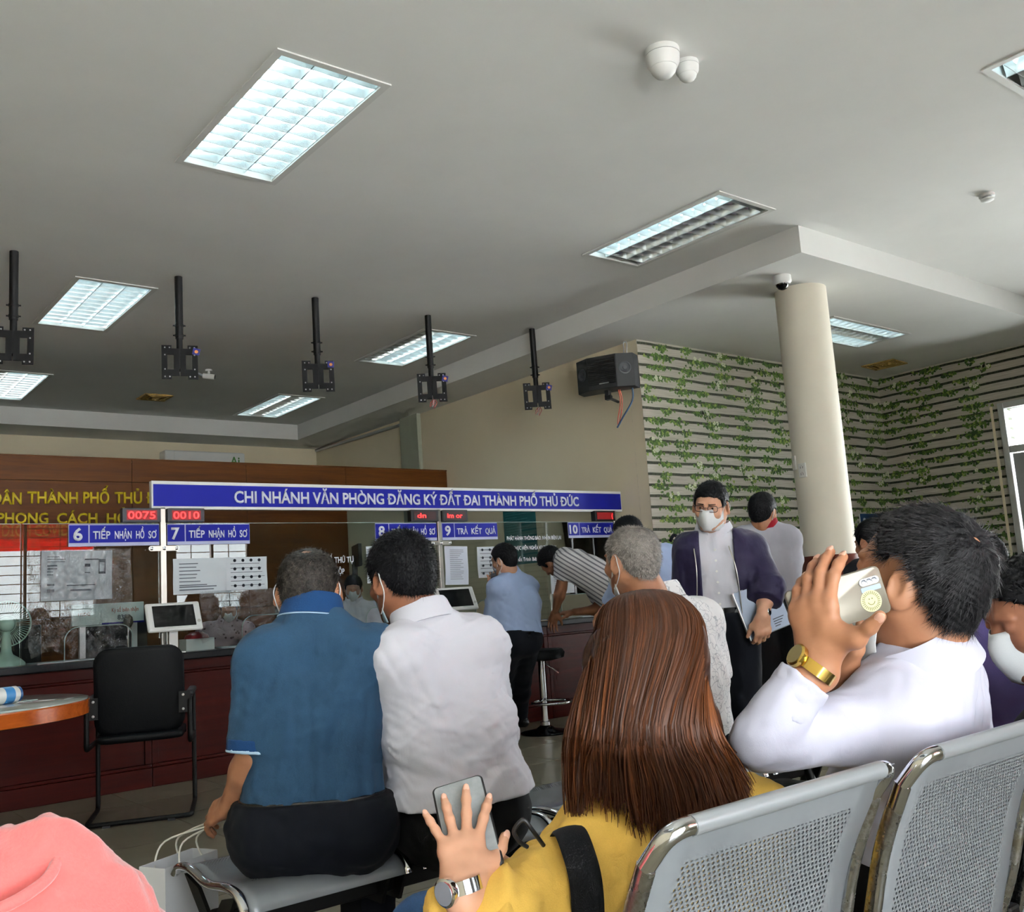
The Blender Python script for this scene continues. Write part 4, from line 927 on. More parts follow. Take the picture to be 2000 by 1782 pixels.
M_satin = plain('satin_silver_paint', '#A3A8AC', 0.36, 0.5, var=0.03)
t = NT('worn_chrome'); n1 = t.noise(t.coord('Object'), 18, 5, .7); t.l(t.ramp(n1, [(.35, lin('#6E685A')), (.6, lin('#B9BBBD'))]), t.p.inputs['Base Color']); t.set(.22, 1.0); t.l(t.ramp(n1, [(.35, (.5, .5, .5, 1)), (.6, (.14, .14, .14, 1))]), t.p.inputs['Roughness']); M_worn = t.m
def perf_panel(name, prof, w, par, mar_u=.05, mar_v=(.05, .05), corner=.0):
    """sheet of width w swept along profile (y, z); perforated inside its margins"""
    P = [Vector((0, a, b)) for a, b in prof]; s = [0.0]
    for i in range(1, len(P)): s.append(s[-1] + (P[i] - P[i - 1]).length)
    L = s[-1]; us = [0, mar_u, w - mar_u, w]; mb = MB(); mb.uv = []; grid = []
    vsl = sorted(set(list(s) + [mar_v[0], L - mar_v[1]]))
    def pt(q):
        for i in range(1, len(s)):
            if q <= s[i] + 1e-9: u = (q - s[i - 1]) / (s[i] - s[i - 1]); return P[i - 1].lerp(P[i], u)
        return P[-1]
    for q in vsl:
        p = pt(q)
        for u in us: mb.v.append((u - w / 2, p.y, p.z)); mb.uv.append((u, q))
    perf = []
    for j in range(len(vsl) - 1):
        for i in range(3):
            a = j * 4 + i; mb.f.append((a, a + 1, a + 5, a + 4)); mb.mi.append(0); mid = (vsl[j] + vsl[j + 1]) / 2
            perf.append(1.0 if i == 1 and mar_v[0] < mid < L - mar_v[1] else 0.0)
    me = mb.mesh(name, M_perf); at = me.attributes.new('perf', 'FLOAT', 'FACE'); at.data.foreach_set('value', perf); shade(me, 180)
    o = link(name, me, par); so = o.modifiers.new('thickness', 'SOLIDIFY'); so.thickness = .0015
    return o
def smooth_prof(pts, n=6):
    P = [Vector((0, a, b)) for a, b in pts]; out = []
    for i in range(len(P) - 1):
        p0, p1, p2, p3 = P[max(i - 1, 0)], P[i], P[i + 1], P[min(i + 2, len(P) - 1)]
        for k in range(n):
            u = k / n; q = 0.5 * ((2 * p1) + (p2 - p0) * u + (2 * p0 - 5 * p1 + 4 * p2 - p3) * u * u + (3 * p1 - p0 - 3 * p2 + p3) * u ** 3); out.append((q.y, q.z))
    return out + [(P[-1].y, P[-1].z)]
def ribbon(prof, x, w, th, mat, name, par):
    """flat chrome side rail following a profile"""
    P = [Vector((x, a, b)) for a, b in prof]; rings = []
    for i, p in enumerate(P):
        d = (P[min(i + 1, len(P) - 1)] - P[max(i - 1, 0)]).normalized(); n = Vector((1, 0, 0)).cross(d).normalized()
        pts = []
        for k in range(10): a = 2 * PI * k / 10; pts.append(p + Vector((1, 0, 0)) * (w * math.cos(a)) + n * (th * math.sin(a)))
        rings.append(pts)
    mb = MB(); mb.rings(rings); return mb.build(name, mat, par, smooth=60)
# backless bench in front: waterfall edge towards the camera
SEAT_P = smooth_prof([(2.845, .405), (2.81, .428), (2.73, .436), (2.60, .420), (2.48, .432), (2.41, .428), (2.375, .405), (2.366, .385)])
bx = [(1.005, 1.445), (1.525, 1.965), (2.045, 2.485), (2.565, 3.005), (3.085, 3.525)]
bn1 = thing('waiting_bench', 'backless perforated steel bench under the two seated men', 'bench', (0, 0, 0), 0, 'steel waiting benches')
mb = MB(); mb.box(.99, 3.55, 2.53, 2.59, .30, .36); mb.build('beam', M_black, bn1, bevel=.006)
for i, (a, b) in enumerate(bx):
    s = perf_panel('seat', SEAT_P, b - a, bn1, .03, (.06, .14)); s.location.x = (a + b) / 2
    for x in (a - .012, b + .012): ribbon(SEAT_P, x, .013, .011, M_chrome, 'side_rail', bn1)
    for x in (a - .012, b + .012):
        m2 = MB(); m2.prism([(x - .005, 2.42, .418), (x - .005, 2.50, .40), (x - .005, 2.57, .33), (x - .005, 2.66, .40), (x - .005, 2.76, .42), (x - .005, 2.64, .33), (x - .005, 2.61, .28), (x - .005, 2.51, .28), (x - .005, 2.48, .34)], (.01, 0, 0)); m2.build('bracket', M_black, bn1)
for x in (1.03, 2.3, 3.5):
    m2 = MB(); m2.tube(bend([(x, 2.22, .02), (x, 2.45, .06), (x, 2.53, .33)], .05), .02, 8); m2.tube(bend([(x, 2.84, .02), (x, 2.61, .06), (x, 2.53, .33)], .05), .02, 8); m2.build('leg', M_black, bn1, smooth=60)
# bench with backrests right before the camera
bb = thing('waiting_bench', 'perforated steel bench with tall backrests in the right foreground', 'bench', (0, 0, 0), 0, 'steel waiting benches')
BACK_P = smooth_prof([(.935, .445), (.912, .475), (.885, .56), (.842, .70), (.79, .80), (.768, .838), (.757, .845)])
SEAT_Q = smooth_prof([(.945, .437), (.99, .425), (1.12, .418), (1.28, .435), (1.36, .425), (1.39, .39)])
for i, (a, b) in enumerate(((.793, 1.243), (1.322, 1.772), (1.851, 2.301), (2.38, 2.83))):
    o = perf_panel('backrest', BACK_P, b - a, bb, .055, (.05, .065)); o.location.x = (a + b) / 2
    o = perf_panel('seat', SEAT_Q, b - a, bb, .05, (.05, .1)); o.location.x = (a + b) / 2
    mb = MB(); mb.cyl((a + .035, .757, .842), (b - .035, .757, .842), .0115, n=14); mb.build('top_roll', M_satin, bb, smooth=60)
    rail = smooth_prof([(1.39, .39), (1.36, .428), (1.28, .44), (1.12, .422), (.99, .428), (.94, .45), (.885, .56), (.842, .70), (.796, .80)])
    for x, sx in ((a, 1), (b, -1)):
        ribbon(rail, x, .009, .013, M_worn, 'side_rail', bb)
        m2 = MB(); q = rail[-1]; m2.tube(bend([(x, q[0], q[1]), (x + sx * .004, .760, .842), (x + sx * .045, .757, .842)], .028, 6), .011, 12); m2.build('corner_cap', M_chrome, bb, smooth=60)
    if i < 3:
        m2 = MB(); m2.box(b + .02, b + .06, .90, .95, .3, .5); m2.build('bracket', M_black, bb, bevel=.006)
mb = MB(); mb.box(.75, 2.87, 1.1, 1.17, .31, .37); mb.build('beam', M_black, bb, bevel=.006)
for x in (1.1, 2.6):
    m2 = MB(); m2.tube(bend([(x, .85, .02), (x, 1.05, .06), (x, 1.135, .33)], .05), .02, 8); m2.tube(bend([(x, 1.45, .02), (x, 1.23, .06), (x, 1.135, .33)], .05), .02, 8); m2.build('leg', M_black, bb, smooth=60)
# wooden desk in the far corner behind the column, seen between people
ds = thing('side_table', 'brown wooden table behind the column', 'table', (8.0, 5.6, 0))
mb = MB(); mb.box(-.9, .7, -.35, .35, .70, .76); mb.build('table_top', M_collar, ds, bevel=.005)
for x in (-.82, .62):
    for y in (-.28, .28):
        m2 = MB(); m2.box(x - .03, x + .03, y - .03, y + .03, 0, .70); m2.build('leg', M_collar, ds)
# blue sign board on the far wall
bs = thing('wall_sign', 'small blue sign with white figure on the far wallpaper', 'sign', (10.62, YW - .02, 1.72))
mb = MB(); mb.box(0, .5, 0, .015, -.35, .12); mb.build('board', M_white, bs); mb = MB(); mb.box(0, .5, -.003, 0, -.05, .12); mb.build('blue_field', plain('dark_blue_print', '#1C3C63', 0.5), bs)
mb = MB(); mb.lathe((.08, -.003, .04), [(.03, 0), (.03, .002)], 12, axis=(0, -1, 0)); mb.build('white_emblem', M_letter, bs); mb = MB(); mb.box(.14, .44, -.005, -.003, .03, .045); mb.box(.14, .4, -.005, -.003, .0, .012); mb.build('print_line', M_letter, bs)
# ================================================================ figures: smooth blended solids meshed on a grid
def vec(v): return np.array([v[0], v[1], v[2]], np.float32)
def cdir(r, u, f): return (CR * r + CU * u + CF * f).normalized()
class Solid:
    """list of blended primitives; mesh() polygonises their union as one surface"""
    def __init__(s): s.p = []
    def rc(s, a, b, ra, rb, k=.03, axis=None, q=1.0, clip=None, sub=False):
        s.p.append(('rc', vec(a), vec(b), ra, rb, k, None if axis is None else vec(Vector(axis).normalized()), q, clip, sub)); return s
    def chain(s, pts, rs, k=.03, **kw):
        for i in range(len(pts) - 1): s.rc(pts[i], pts[i + 1], rs[i], rs[i + 1], k, **kw)
        return s
    def el(s, c, r, ax=None, k=.02, sub=False, clip=None):
        if ax is None: ax = (Vector((1, 0, 0)), Vector((0, 1, 0)), Vector((0, 0, 1)))
        s.p.append(('el', vec(c), np.array(r, np.float32), [vec(a) for a in ax], k, clip, sub)); return s
    def field(s, h, inflate=0.0, clips=(), noise=None, pad=.02, tags=None):
        lo = np.full(3, 1e9); hi = -lo; boxes = []
        for p in s.p:
            if p[0] == 'rc': m = max(p[3], p[4]) + inflate + p[5] * .5; a = np.minimum(p[1], p[2]) - m; b = np.maximum(p[1], p[2]) + m
            else: m = float(max(p[2])) + inflate + p[4] * .5; a = p[1] - m; b = p[1] + m
            boxes.append((a, b))
            if not p[-1]: lo = np.minimum(lo, a); hi = np.maximum(hi, b)
        lo = lo - pad; hi = hi + pad; n = np.ceil((hi - lo) / h).astype(int) + 1
        ax = [(lo[i] + h * np.arange(n[i])).astype(np.float32) for i in range(3)]
        D = np.full(n, .2, np.float32)
        for p, (a, b) in zip(s.p, boxes):
            i0 = np.maximum(0, np.floor((a - .03 - lo) / h).astype(int)); i1 = np.minimum(n, np.ceil((b + .03 - lo) / h).astype(int) + 1)
            if np.any(i1 <= i0): continue
            sl = tuple(slice(i0[j], i1[j]) for j in range(3))
            X = ax[0][sl[0]][:, None, None]; Y = ax[1][sl[1]][None, :, None]; Z = ax[2][sl[2]][None, None, :]
            if p[0] == 'rc':
                _, A, B, ra, rb, k, axis, q, clip, sub = p
                ba = B - A; L2 = float(ba @ ba) + 1e-12
                px, py, pz = X - A[0], Y - A[1], Z - A[2]
                t = np.clip((px * ba[0] + py * ba[1] + pz * ba[2]) / L2, 0, 1)
                wx, wy, wz = px - ba[0] * t, py - ba[1] * t, pz - ba[2] * t
                if axis is not None:
                    w = (wx * axis[0] + wy * axis[1] + wz * axis[2]) * (1 / q - 1)
                    wx, wy, wz = wx + axis[0] * w, wy + axis[1] * w, wz + axis[2] * w
                d = np.sqrt(wx * wx + wy * wy + wz * wz) - (ra + (rb - ra) * t)
                if axis is not None and q < 1: d = d * (.5 + .5 * q)
            else:
                _, c, r, R, k, clip, sub = p
                px, py, pz = X - c[0], Y - c[1], Z - c[2]
                qx = (px * R[0][0] + py * R[0][1] + pz * R[0][2]) / r[0]; qy = (px * R[1][0] + py * R[1][1] + pz * R[1][2]) / r[1]; qz = (px * R[2][0] + py * R[2][1] + pz * R[2][2]) / r[2]
                k0 = np.sqrt(qx * qx + qy * qy + qz * qz) + 1e-9; k1 = np.sqrt((qx / r[0]) ** 2 + (qy / r[1]) ** 2 + (qz / r[2]) ** 2) + 1e-9
                d = k0 * (k0 - 1) / k1
            d = d - (0 if sub else inflate)
            if clip is not None:
                c0, cn = vec(clip[0]), vec(Vector(clip[1]).normalized()); d = np.maximum(d, (X - c0[0]) * cn[0] + (Y - c0[1]) * cn[1] + (Z - c0[2]) * cn[2])
            cur = D[sl]
            if sub:
                e = -d; hh = np.maximum(k - np.abs(cur - e), 0) / k; D[sl] = np.maximum(cur, e) + hh * hh * k * .25
            else:
                hh = np.maximum(k - np.abs(cur - d), 0) / k; D[sl] = np.minimum(cur, d) - hh * hh * k * .25
        X = ax[0][:, None, None]; Y = ax[1][None, :, None]; Z = ax[2][None, None, :]
        if noise is not None: D = noise(D, X, Y, Z)
        for c in clips:
            if callable(c): D = np.maximum(D, c(X, Y, Z))
            else: c0, cn = vec(c[0]), vec(Vector(c[1]).normalized()); D = np.maximum(D, (X - c0[0]) * cn[0] + (Y - c0[1]) * cn[1] + (Z - c0[2]) * cn[2])
        return D, lo, h
    def geo(s, h, **kw): return nets(*s.field(h, **kw))
    def build(s, name, mat, parent, h=.006, relax=1, **kw):
        V, F = s.geo(h, **kw); return raw(name, V, F, mat, parent, relax)
def nets(D, lo, h):
    """naive surface nets"""
    S = D < 0; nx, ny, nz = D.shape
    c = np.zeros((nx - 1, ny - 1, nz - 1), np.uint8)
    for i in (0, 1):
        for j in (0, 1):
            for k in (0, 1): c += S[i:nx - 1 + i, j:ny - 1 + j, k:nz - 1 + k]
    act = (c > 0) & (c < 8); idx = np.argwhere(act); nid = np.full(act.shape, -1, np.int64); nid[act] = np.arange(len(idx))
    acc = np.zeros((len(idx), 3)); cnt = np.zeros(len(idx)); I, J, K = idx.T
    cor = {}
    for i in (0, 1):
        for j in (0, 1):
            for k in (0, 1): cor[(i, j, k)] = D[I + i, J + j, K + k]
    for a in cor:
        for ax in range(3):
            if a[ax] == 1: continue
            b = list(a); b[ax] = 1; b = tuple(b); da, db = cor[a], cor[b]; m = (da < 0) != (db < 0)
            t = np.where(m, da / np.where(da == db, 1, da - db), 0); p = np.tile(np.array(a, float), (len(idx), 1)); p[:, ax] = t
            acc[m] += p[m]; cnt[m] += 1
    V = (idx + acc / np.maximum(cnt, 1)[:, None]) * h + lo
    F = []
    for ax in range(3):
        a0 = [slice(None)] * 3; a1 = [slice(None)] * 3; a0[ax] = slice(0, -1); a1[ax] = slice(1, None)
        ch = S[tuple(a0)] != S[tuple(a1)]; o1, o2 = [(1, 2), (2, 0), (0, 1)][ax]
        q = np.argwhere(ch); q = q[(q[:, o1] > 0) & (q[:, o2] > 0) & (q[:, o1] < D.shape[o1] - 1) & (q[:, o2] < D.shape[o2] - 1)]
        ins = S[tuple(q.T)]
        def g(d1, d2): r = q.copy(); r[:, o1] += d1; r[:, o2] += d2; return nid[tuple(r.T)]
        f = np.stack([g(-1, -1), g(0, -1), g(0, 0), g(-1, 0)], 1); f[~ins] = f[~ins][:, ::-1]; F.append(f)
    F = np.concatenate(F); F = F[(F >= 0).all(1)]
    return V, F
def relaxed(V, F, n):
    for _ in range(n):
        A = np.zeros_like(V); c = np.zeros(len(V))
        for i in range(4):
            for j in (1, 3): np.add.at(A, F[:, i], V[F[:, (i + j) % 4]]); np.add.at(c, F[:, i], 1)
        V = V * .5 + .5 * A / np.maximum(c, 1)[:, None]
    return V
def raw(name, V, F, mat, parent, relax=1):
    if relax: V = relaxed(V, F, relax)
    me = bpy.data.meshes.new(name); me.vertices.add(len(V)); me.vertices.foreach_set('co', V.astype(np.float32).ravel())
    me.loops.add(F.size); me.loops.foreach_set('vertex_index', F.astype(np.int32).ravel())
    me.polygons.add(len(F)); me.polygons.foreach_set('loop_start', np.arange(0, F.size, 4, dtype=np.int32))
    me.polygons.foreach_set('use_smooth', np.ones(len(F), bool)); me.update(calc_edges=True); me.validate()
    for m in (mat if isinstance(mat, (list, tuple)) else [mat]): me.materials.append(m)
    return link(name, me, parent)
def merged(name, solids, mat, parent):
    """several overlapping pieces (trunk, finer head, finer hands) as the one mesh of a body; solids: (Solid, voxel, kwargs)"""
    VV, FF, o = [], [], 0
    for s, h, kw in solids:
        V, F = s.geo(h, **kw); V = relaxed(V, F, 1); VV.append(V); FF.append(F + o); o += len(V)
    return raw(name, np.concatenate(VV), np.concatenate(FF), mat, parent, 0)
def folds(amp, scale, seed, stretch=(1, 1, .45), ridge=.6):
    """cloth folds as a displacement of the field"""
    r = np.random.RandomState(seed); W = []
    for i in range(8):
        sc_ = scale * (1.0 if i < 4 else 2.4); d = r.normal(size=3) * np.array(stretch); d /= np.linalg.norm(d); W.append((d * sc_ * r.uniform(.6, 1.5), r.uniform(0, 6.28), r.normal(size=3) * sc_ * .4, r.uniform(0, 6.28), 1.0 if i < 4 else .5, r.normal(size=3) * scale * .35, r.uniform(0, 6.28)))
    def f(D, X, Y, Z):
        m = np.abs(D) < .05; ii = np.nonzero(m); x = X[ii[0], 0, 0]; y = Y[0, ii[1], 0]; z = Z[0, 0, ii[2]]; tot = 0
        for (k, ph, k2, ph2, wt, k3, ph3) in W:
            env = np.clip(.5 + .9 * np.sin(k3[0] * x + k3[1] * y + k3[2] * z + ph3), 0, 1) * wt
            s = np.sin(k[0] * x + k[1] * y + k[2] * z + ph + 1.6 * np.sin(k2[0] * x + k2[1] * y + k2[2] * z + ph2))
            tot = tot + env * (ridge * (1 - 2 * np.abs(s)) + (1 - ridge) * s)
        D[m] += (amp * tot * .62).astype(np.float32); return D
    return f
# ---------------------------------------------------------------- skin, cloth and hair materials
def skin(name, col, col2):
    t = NT(name); v = t.coord('Object'); n = t.noise(v, 9, 4, .6); n2 = t.noise(v, 160, 3, .6)
    t.l(t.ramp(n, [(.3, lin(col)), (.7, lin(col2))]), t.p.inputs['Base Color']); t.set(.5, 0, .4)
    t.p.inputs['Subsurface Weight'].default_value = .06; t.p.inputs['Subsurface Radius'].default_value = (.012, .005, .003); t.bump(n2, .12, .002); return t.m
def cloth(name, col, var=.08, rough=.85, weave=700, strength=.18, sheen=.02, wr=0.0):
    if name in MATS: return MATS[name]
    t = NT(name); c = lin(col); v = t.coord('Object'); n = t.noise(v, 7, 4, .6); n2 = t.noise(v, weave, 2, .5)
    lo = tuple(x * (1 - var) for x in c[:3]) + (1,); hi = tuple(min(1, x * (1 + var)) for x in c[:3]) + (1,)
    f = t.math('ADD', t.math('MULTIPLY', n, .6), t.math('MULTIPLY', n2, .4)); t.l(t.ramp(f, [(.35, lo), (.65, hi)]), t.p.inputs['Base Color'])
    t.set(rough, 0, .25); t.p.inputs['Sheen Weight'].default_value = sheen
    hgt = n2
    if wr: hgt = t.math('ADD', t.math('MULTIPLY', n2, .05), t.math('MULTIPLY', t.noise(t.coord('Object', (1, 1, .6)), 13, 4, .5, 1.6), wr))
    t.bump(hgt, strength * (3 if wr else 1), .012 if wr else .002); MATS[name] = t.m; return t.m
def hairmat(name, c1, c2, rough=.42, s=1.0):
    t = NT(name); v = t.coord('Object', (s, s, s)); n = t.noise(v, 60, 3, .7); n2 = t.noise(v, 6, 3, .5)
    f = t.math('ADD', t.math('MULTIPLY', n, .55), t.math('MULTIPLY', n2, .45)); t.l(t.ramp(f, [(.38, lin(c1)), (.62, lin(c2))]), t.p.inputs['Base Color'])
    t.set(max(rough, .55), 0, .15); t.bump(t.noise(v, 220, 2, .6), .3, .003); return t.m
SK_TAN = skin('skin_tan', '#936247', '#A87759'); SK_DARK = skin('skin_brown', '#7C4D36', '#905F46'); SK_FAIR = skin('skin_fair', '#B5856A', '#C6987D')
HR_BLACK = hairmat('hair_black', '#050506', '#121215'); HR_GREY = hairmat('hair_grey', '#45413E', '#7E7872'); HR_SALT = hairmat('hair_dark_grey', '#17171A', '#34312F')
M_mask = cloth('white_mask_cloth', '#D9DCDD', .03); M_bluemask = cloth('blue_mask_cloth', '#A9C3CF', .04); M_loop = plain('ear_loop', '#D8DADA', .6)
# ---------------------------------------------------------------- anatomy
class Head:
    """head frame: c centre (mid height), f face direction, u crown direction, s scale"""
    def __init__(s, c, f, u, sc=1.0):
        s.c = Vector(c); s.f = Vector(f).normalized(); s.r = s.f.cross(Vector(u)).normalized(); s.u = s.r.cross(s.f).normalized(); s.s = sc
    def p(s, x, y, z): return s.c + (s.r * x + s.f * y + s.u * z) * s.s
    def d(s, x, y, z): return (s.r * x + s.f * y + s.u * z).normalized()
    def ax(s): return (s.r, s.f, s.u)
    def solid(s, neck=None, nr=.056, jaw=1.0):
        S = Solid(); k = s.s; e = lambda c, r, kk=.02, sub=False, ax=None: S.el(s.p(*c), tuple(q * k for q in r), ax or s.ax(), kk * k, sub)
        e((0, -.014, .034), (.0765, .0985, .083)); e((0, .022, -.018), (.064, .074, .094), .03)
        for q in (-1, 1):
            S.rc(s.p(q * .055 * jaw, -.004, -.052), s.p(q * .018, .066, -.096), .024 * k, .02 * k, .03)
            e((q * .042, .062, -.022), (.024, .024, .02), .02)
            e((q * .031, .094, .012), (.017, .012, .010), .012, True)            # eye socket
            e((q * .031, .081, .011), (.0125, .0125, .011), .004)               # eyeball
            S.rc(s.p(q * .014, .093, .032), s.p(q * .045, .083, .03), .006 * k, .005 * k, .012)  # brow
            a = s.d(q * .86, -.45, .12); b = s.d(q * .45, .88, .1); cc = a.cross(b).normalized() * (1 if q > 0 else -1)
            if cc.dot(s.u) < 0: cc = -cc
            ear = (a, b, cc)
            S.el(s.p(q * .086, -.016, -.006), (.0095 * k, .023 * k, .037 * k), ear, .008 * k)
            S.el(s.p(q * .096, -.010, .0), (.006 * k, .0125 * k, .021 * k), ear, .005 * k, True)
            S.rc(s.p(q * .078, -.006, -.034), s.p(q * .074, -.004, -.04), .007 * k, .006 * k, .008)
        S.rc(s.p(0, .088, .014), s.p(0, .108, -.026), .0085 * k, .0125 * k, .014)
        for q in (-1, 1): S.el(s.p(q * .011, .099, -.029), (.008 * k, .01 * k, .007 * k), s.ax(), .008 * k)
        e((0, .088, -.054), (.024, .012, .006), .008); e((0, .087, -.064), (.021, .012, .0065), .008); e((0, .094, -.0592), (.022, .006, .0018), .004, True)
        e((0, .07, -.094), (.022, .02, .016), .02)
        if neck is not None:
            S.chain([s.p(0, -.03, -.04), s.p(0, -.028, -.085).lerp(Vector(neck), .3), Vector(neck)], [.058 * k, nr * k, (nr + .006) * k], .04)
        return S
    def hair(s, name, mat, parent, thick=.012, line=None, h=.0035, seed=1, rough=.003, top=0.0, bald=None, freq=230):
        """cap of short hair over the skull, cut along a hairline z(y)"""
        S = Solid(); k = s.s; S.el(s.p(0, -.014, .034 + top * .4), ((.0765 + thick) * k, (.0985 + thick) * k, (.083 + thick + top * .6) * k), s.ax(), .02)
        S.el(s.p(0, -.045, -.02), ((.056 + thick * .7) * k, (.058 + thick * .7) * k, (.07) * k), s.ax(), .03)
        ln = np.array(line or [(-.2, -.085), (-.085, -.085), (-.045, -.06), (-.028, -.02), (-.012, .03), (.012, .03), (.02, -.0), (.035, .0), (.045, .045), (.085, .075), (.2, .085)])
        c = vec(s.c); r, f, u = vec(s.r), vec(s.f), vec(s.u); rs = np.random.RandomState(seed); W = [(rs.normal(size=3) * freq, rs.uniform(0, 6.28)) for _ in range(5)]
        def nz(D, X, Y, Z):
            tot = 0
            for w, ph in W: tot = tot + np.sin(w[0] * X + w[1] * Y + w[2] * Z + ph)
            x, y, z = X - c[0], Y - c[1], Z - c[2]; lx = (x * r[0] + y * r[1] + z * r[2]) / k; ly = (x * f[0] + y * f[1] + z * f[2]) / k; lz = (x * u[0] + y * u[1] + z * u[2]) / k
            D = D + rough * k * tot / 2.2
            cut = (np.interp(ly, ln[:, 0], ln[:, 1]) - lz) * k * .8 + .0015 * tot
            D = np.maximum(D, cut)
            if bald is not None:
                by, bz, br, amt = bald; q = np.sqrt(lx ** 2 + (ly - by) ** 2 + (lz - bz) ** 2); D = D + np.clip(1 - q / br, 0, 1) * amt * k
            return D
        o = S.build(name, mat, parent, h * k, 0, noise=nz); return o
def strands(parent, name, mat, src, n, length, flow, seed, width=.0011, lift=.35, keep=None, segs=3, jitter=.35):
    """short hair as thin tapering blades grown from a cap mesh; flow(p) gives the combing direction"""
    me = src.data; nv = len(me.vertices); co = np.empty(nv * 3, np.float32); me.vertices.foreach_get('co', co); co = co.reshape(-1, 3)
    no = np.empty(nv * 3, np.float32); me.vertex_normals.foreach_get('vector', no); no = no.reshape(-1, 3)
    r = np.random.RandomState(seed); mb = MB(); cnt = 0
    for i in r.randint(0, nv, n * 2):
        if cnt >= n: break
        p = Vector(co[i]); nn = Vector(no[i])
        if keep is not None and not keep(p): continue
        fl = Vector(flow(p)) + Vector(r.normal(size=3)) * jitter; fl = (fl - nn * fl.dot(nn)); fl = fl.normalized() if fl.length > 1e-5 else nn.orthogonal()
        side = nn.cross(fl).normalized() * width; L = length * r.uniform(.6, 1.3); d = (fl * (1 - lift) + nn * lift).normalized(); q = p - nn * .002; vs = []
        for k in range(segs):
            w = 1 - k / segs; vs += [q - side * w, q + side * w]; q = q + d * (L / segs); d = (d - nn * .12 * k).normalized()
        vs.append(q); fs = [(2 * k, 2 * k + 1, 2 * k + 3, 2 * k + 2) for k in range(segs - 1)] + [(2 * segs - 2, 2 * segs - 1, 2 * segs)]
        o = len(mb.v); mb.v += [tuple(v) for v in vs]; mb.f += [tuple(a + o for a in f) for f in fs]; mb.mi += [0] * len(fs); cnt += 1
    me2 = bpy.data.meshes.new(name); me2.from_pydata(mb.v, [], mb.f); me2.materials.append(mat); me2.polygons.foreach_set('use_smooth', [True] * len(me2.polygons))
    o = link(name, me2, parent); o['kind'] = 'stuff'; return o
def torso(S, P, C, N, R, F, sh, sc=1.0, belly=0.0, wide=1.0, k=.06, clip=None):
    """trunk from pelvis P over chest C to neck base N; R across, F forward; sh=(left, right) shoulder joints"""
    P, C, N = Vector(P), Vector(C), Vector(N); R = Vector(R).normalized(); F = Vector(F).normalized(); U = (C - P).normalized(); w = sc * wide
    S.rc(P - R * .075 * w, P + R * .075 * w, .108 * sc, .108 * sc, k, F, .92, clip)
    mid = P.lerp(C, .5)
    for q in (-1, 1):
        S.rc(P + R * q * .06 * w + U * .02, mid + R * q * .055 * w + F * belly * .4, .105 * sc, .10 * sc, k, F, .9, clip)
        S.rc(mid + R * q * .055 * w + F * belly * .4, C + R * q * .062 * w, .10 * sc, .108 * sc, k, F, .88, clip)
        S.rc(C + R * q * .062 * w, C.lerp(N, .62) + R * q * .068 * w, .108 * sc, .085 * sc, k, F, .85, clip)
    if belly: S.el(mid + F * (.05 + belly), (.12 * w, .09, .12), (R, F, U), k)
    for j in sh:
        j = Vector(j); S.rc(N - (N - C).normalized() * .035, j, .062 * sc, .058 * sc, .05, None, 1.0, clip); S.rc(N + (N - C).normalized() * .03, N.lerp(j, .6), .045 * sc, .05 * sc, .05)
        S.rc(j, j.lerp(C, .45), .06 * sc, .075 * sc, .05)
    return S
def arm(S, s, e, w, sc=1.0, k=.03, ru=(.056, .046), rf=(.046, .029)):
    S.rc(s, e, ru[0] * sc, ru[1] * sc, k); m = Vector(e).lerp(Vector(w), .3); S.rc(e, m, .044 * sc, rf[0] * sc, k); S.rc(m, w, rf[0] * sc, rf[1] * sc, k); return S
def leg(S, h, kn, an, toe=None, sc=1.0, k=.05):
    S.rc(h, kn, .092 * sc, .062 * sc, k); m = Vector(kn).lerp(Vector(an), .3); S.rc(kn, m, .06 * sc, .058 * sc, k); S.rc(m, an, .058 * sc, .04 * sc, k)
    if toe is not None: S.rc(an, toe, .04 * sc, .032 * sc, .03)
    return S
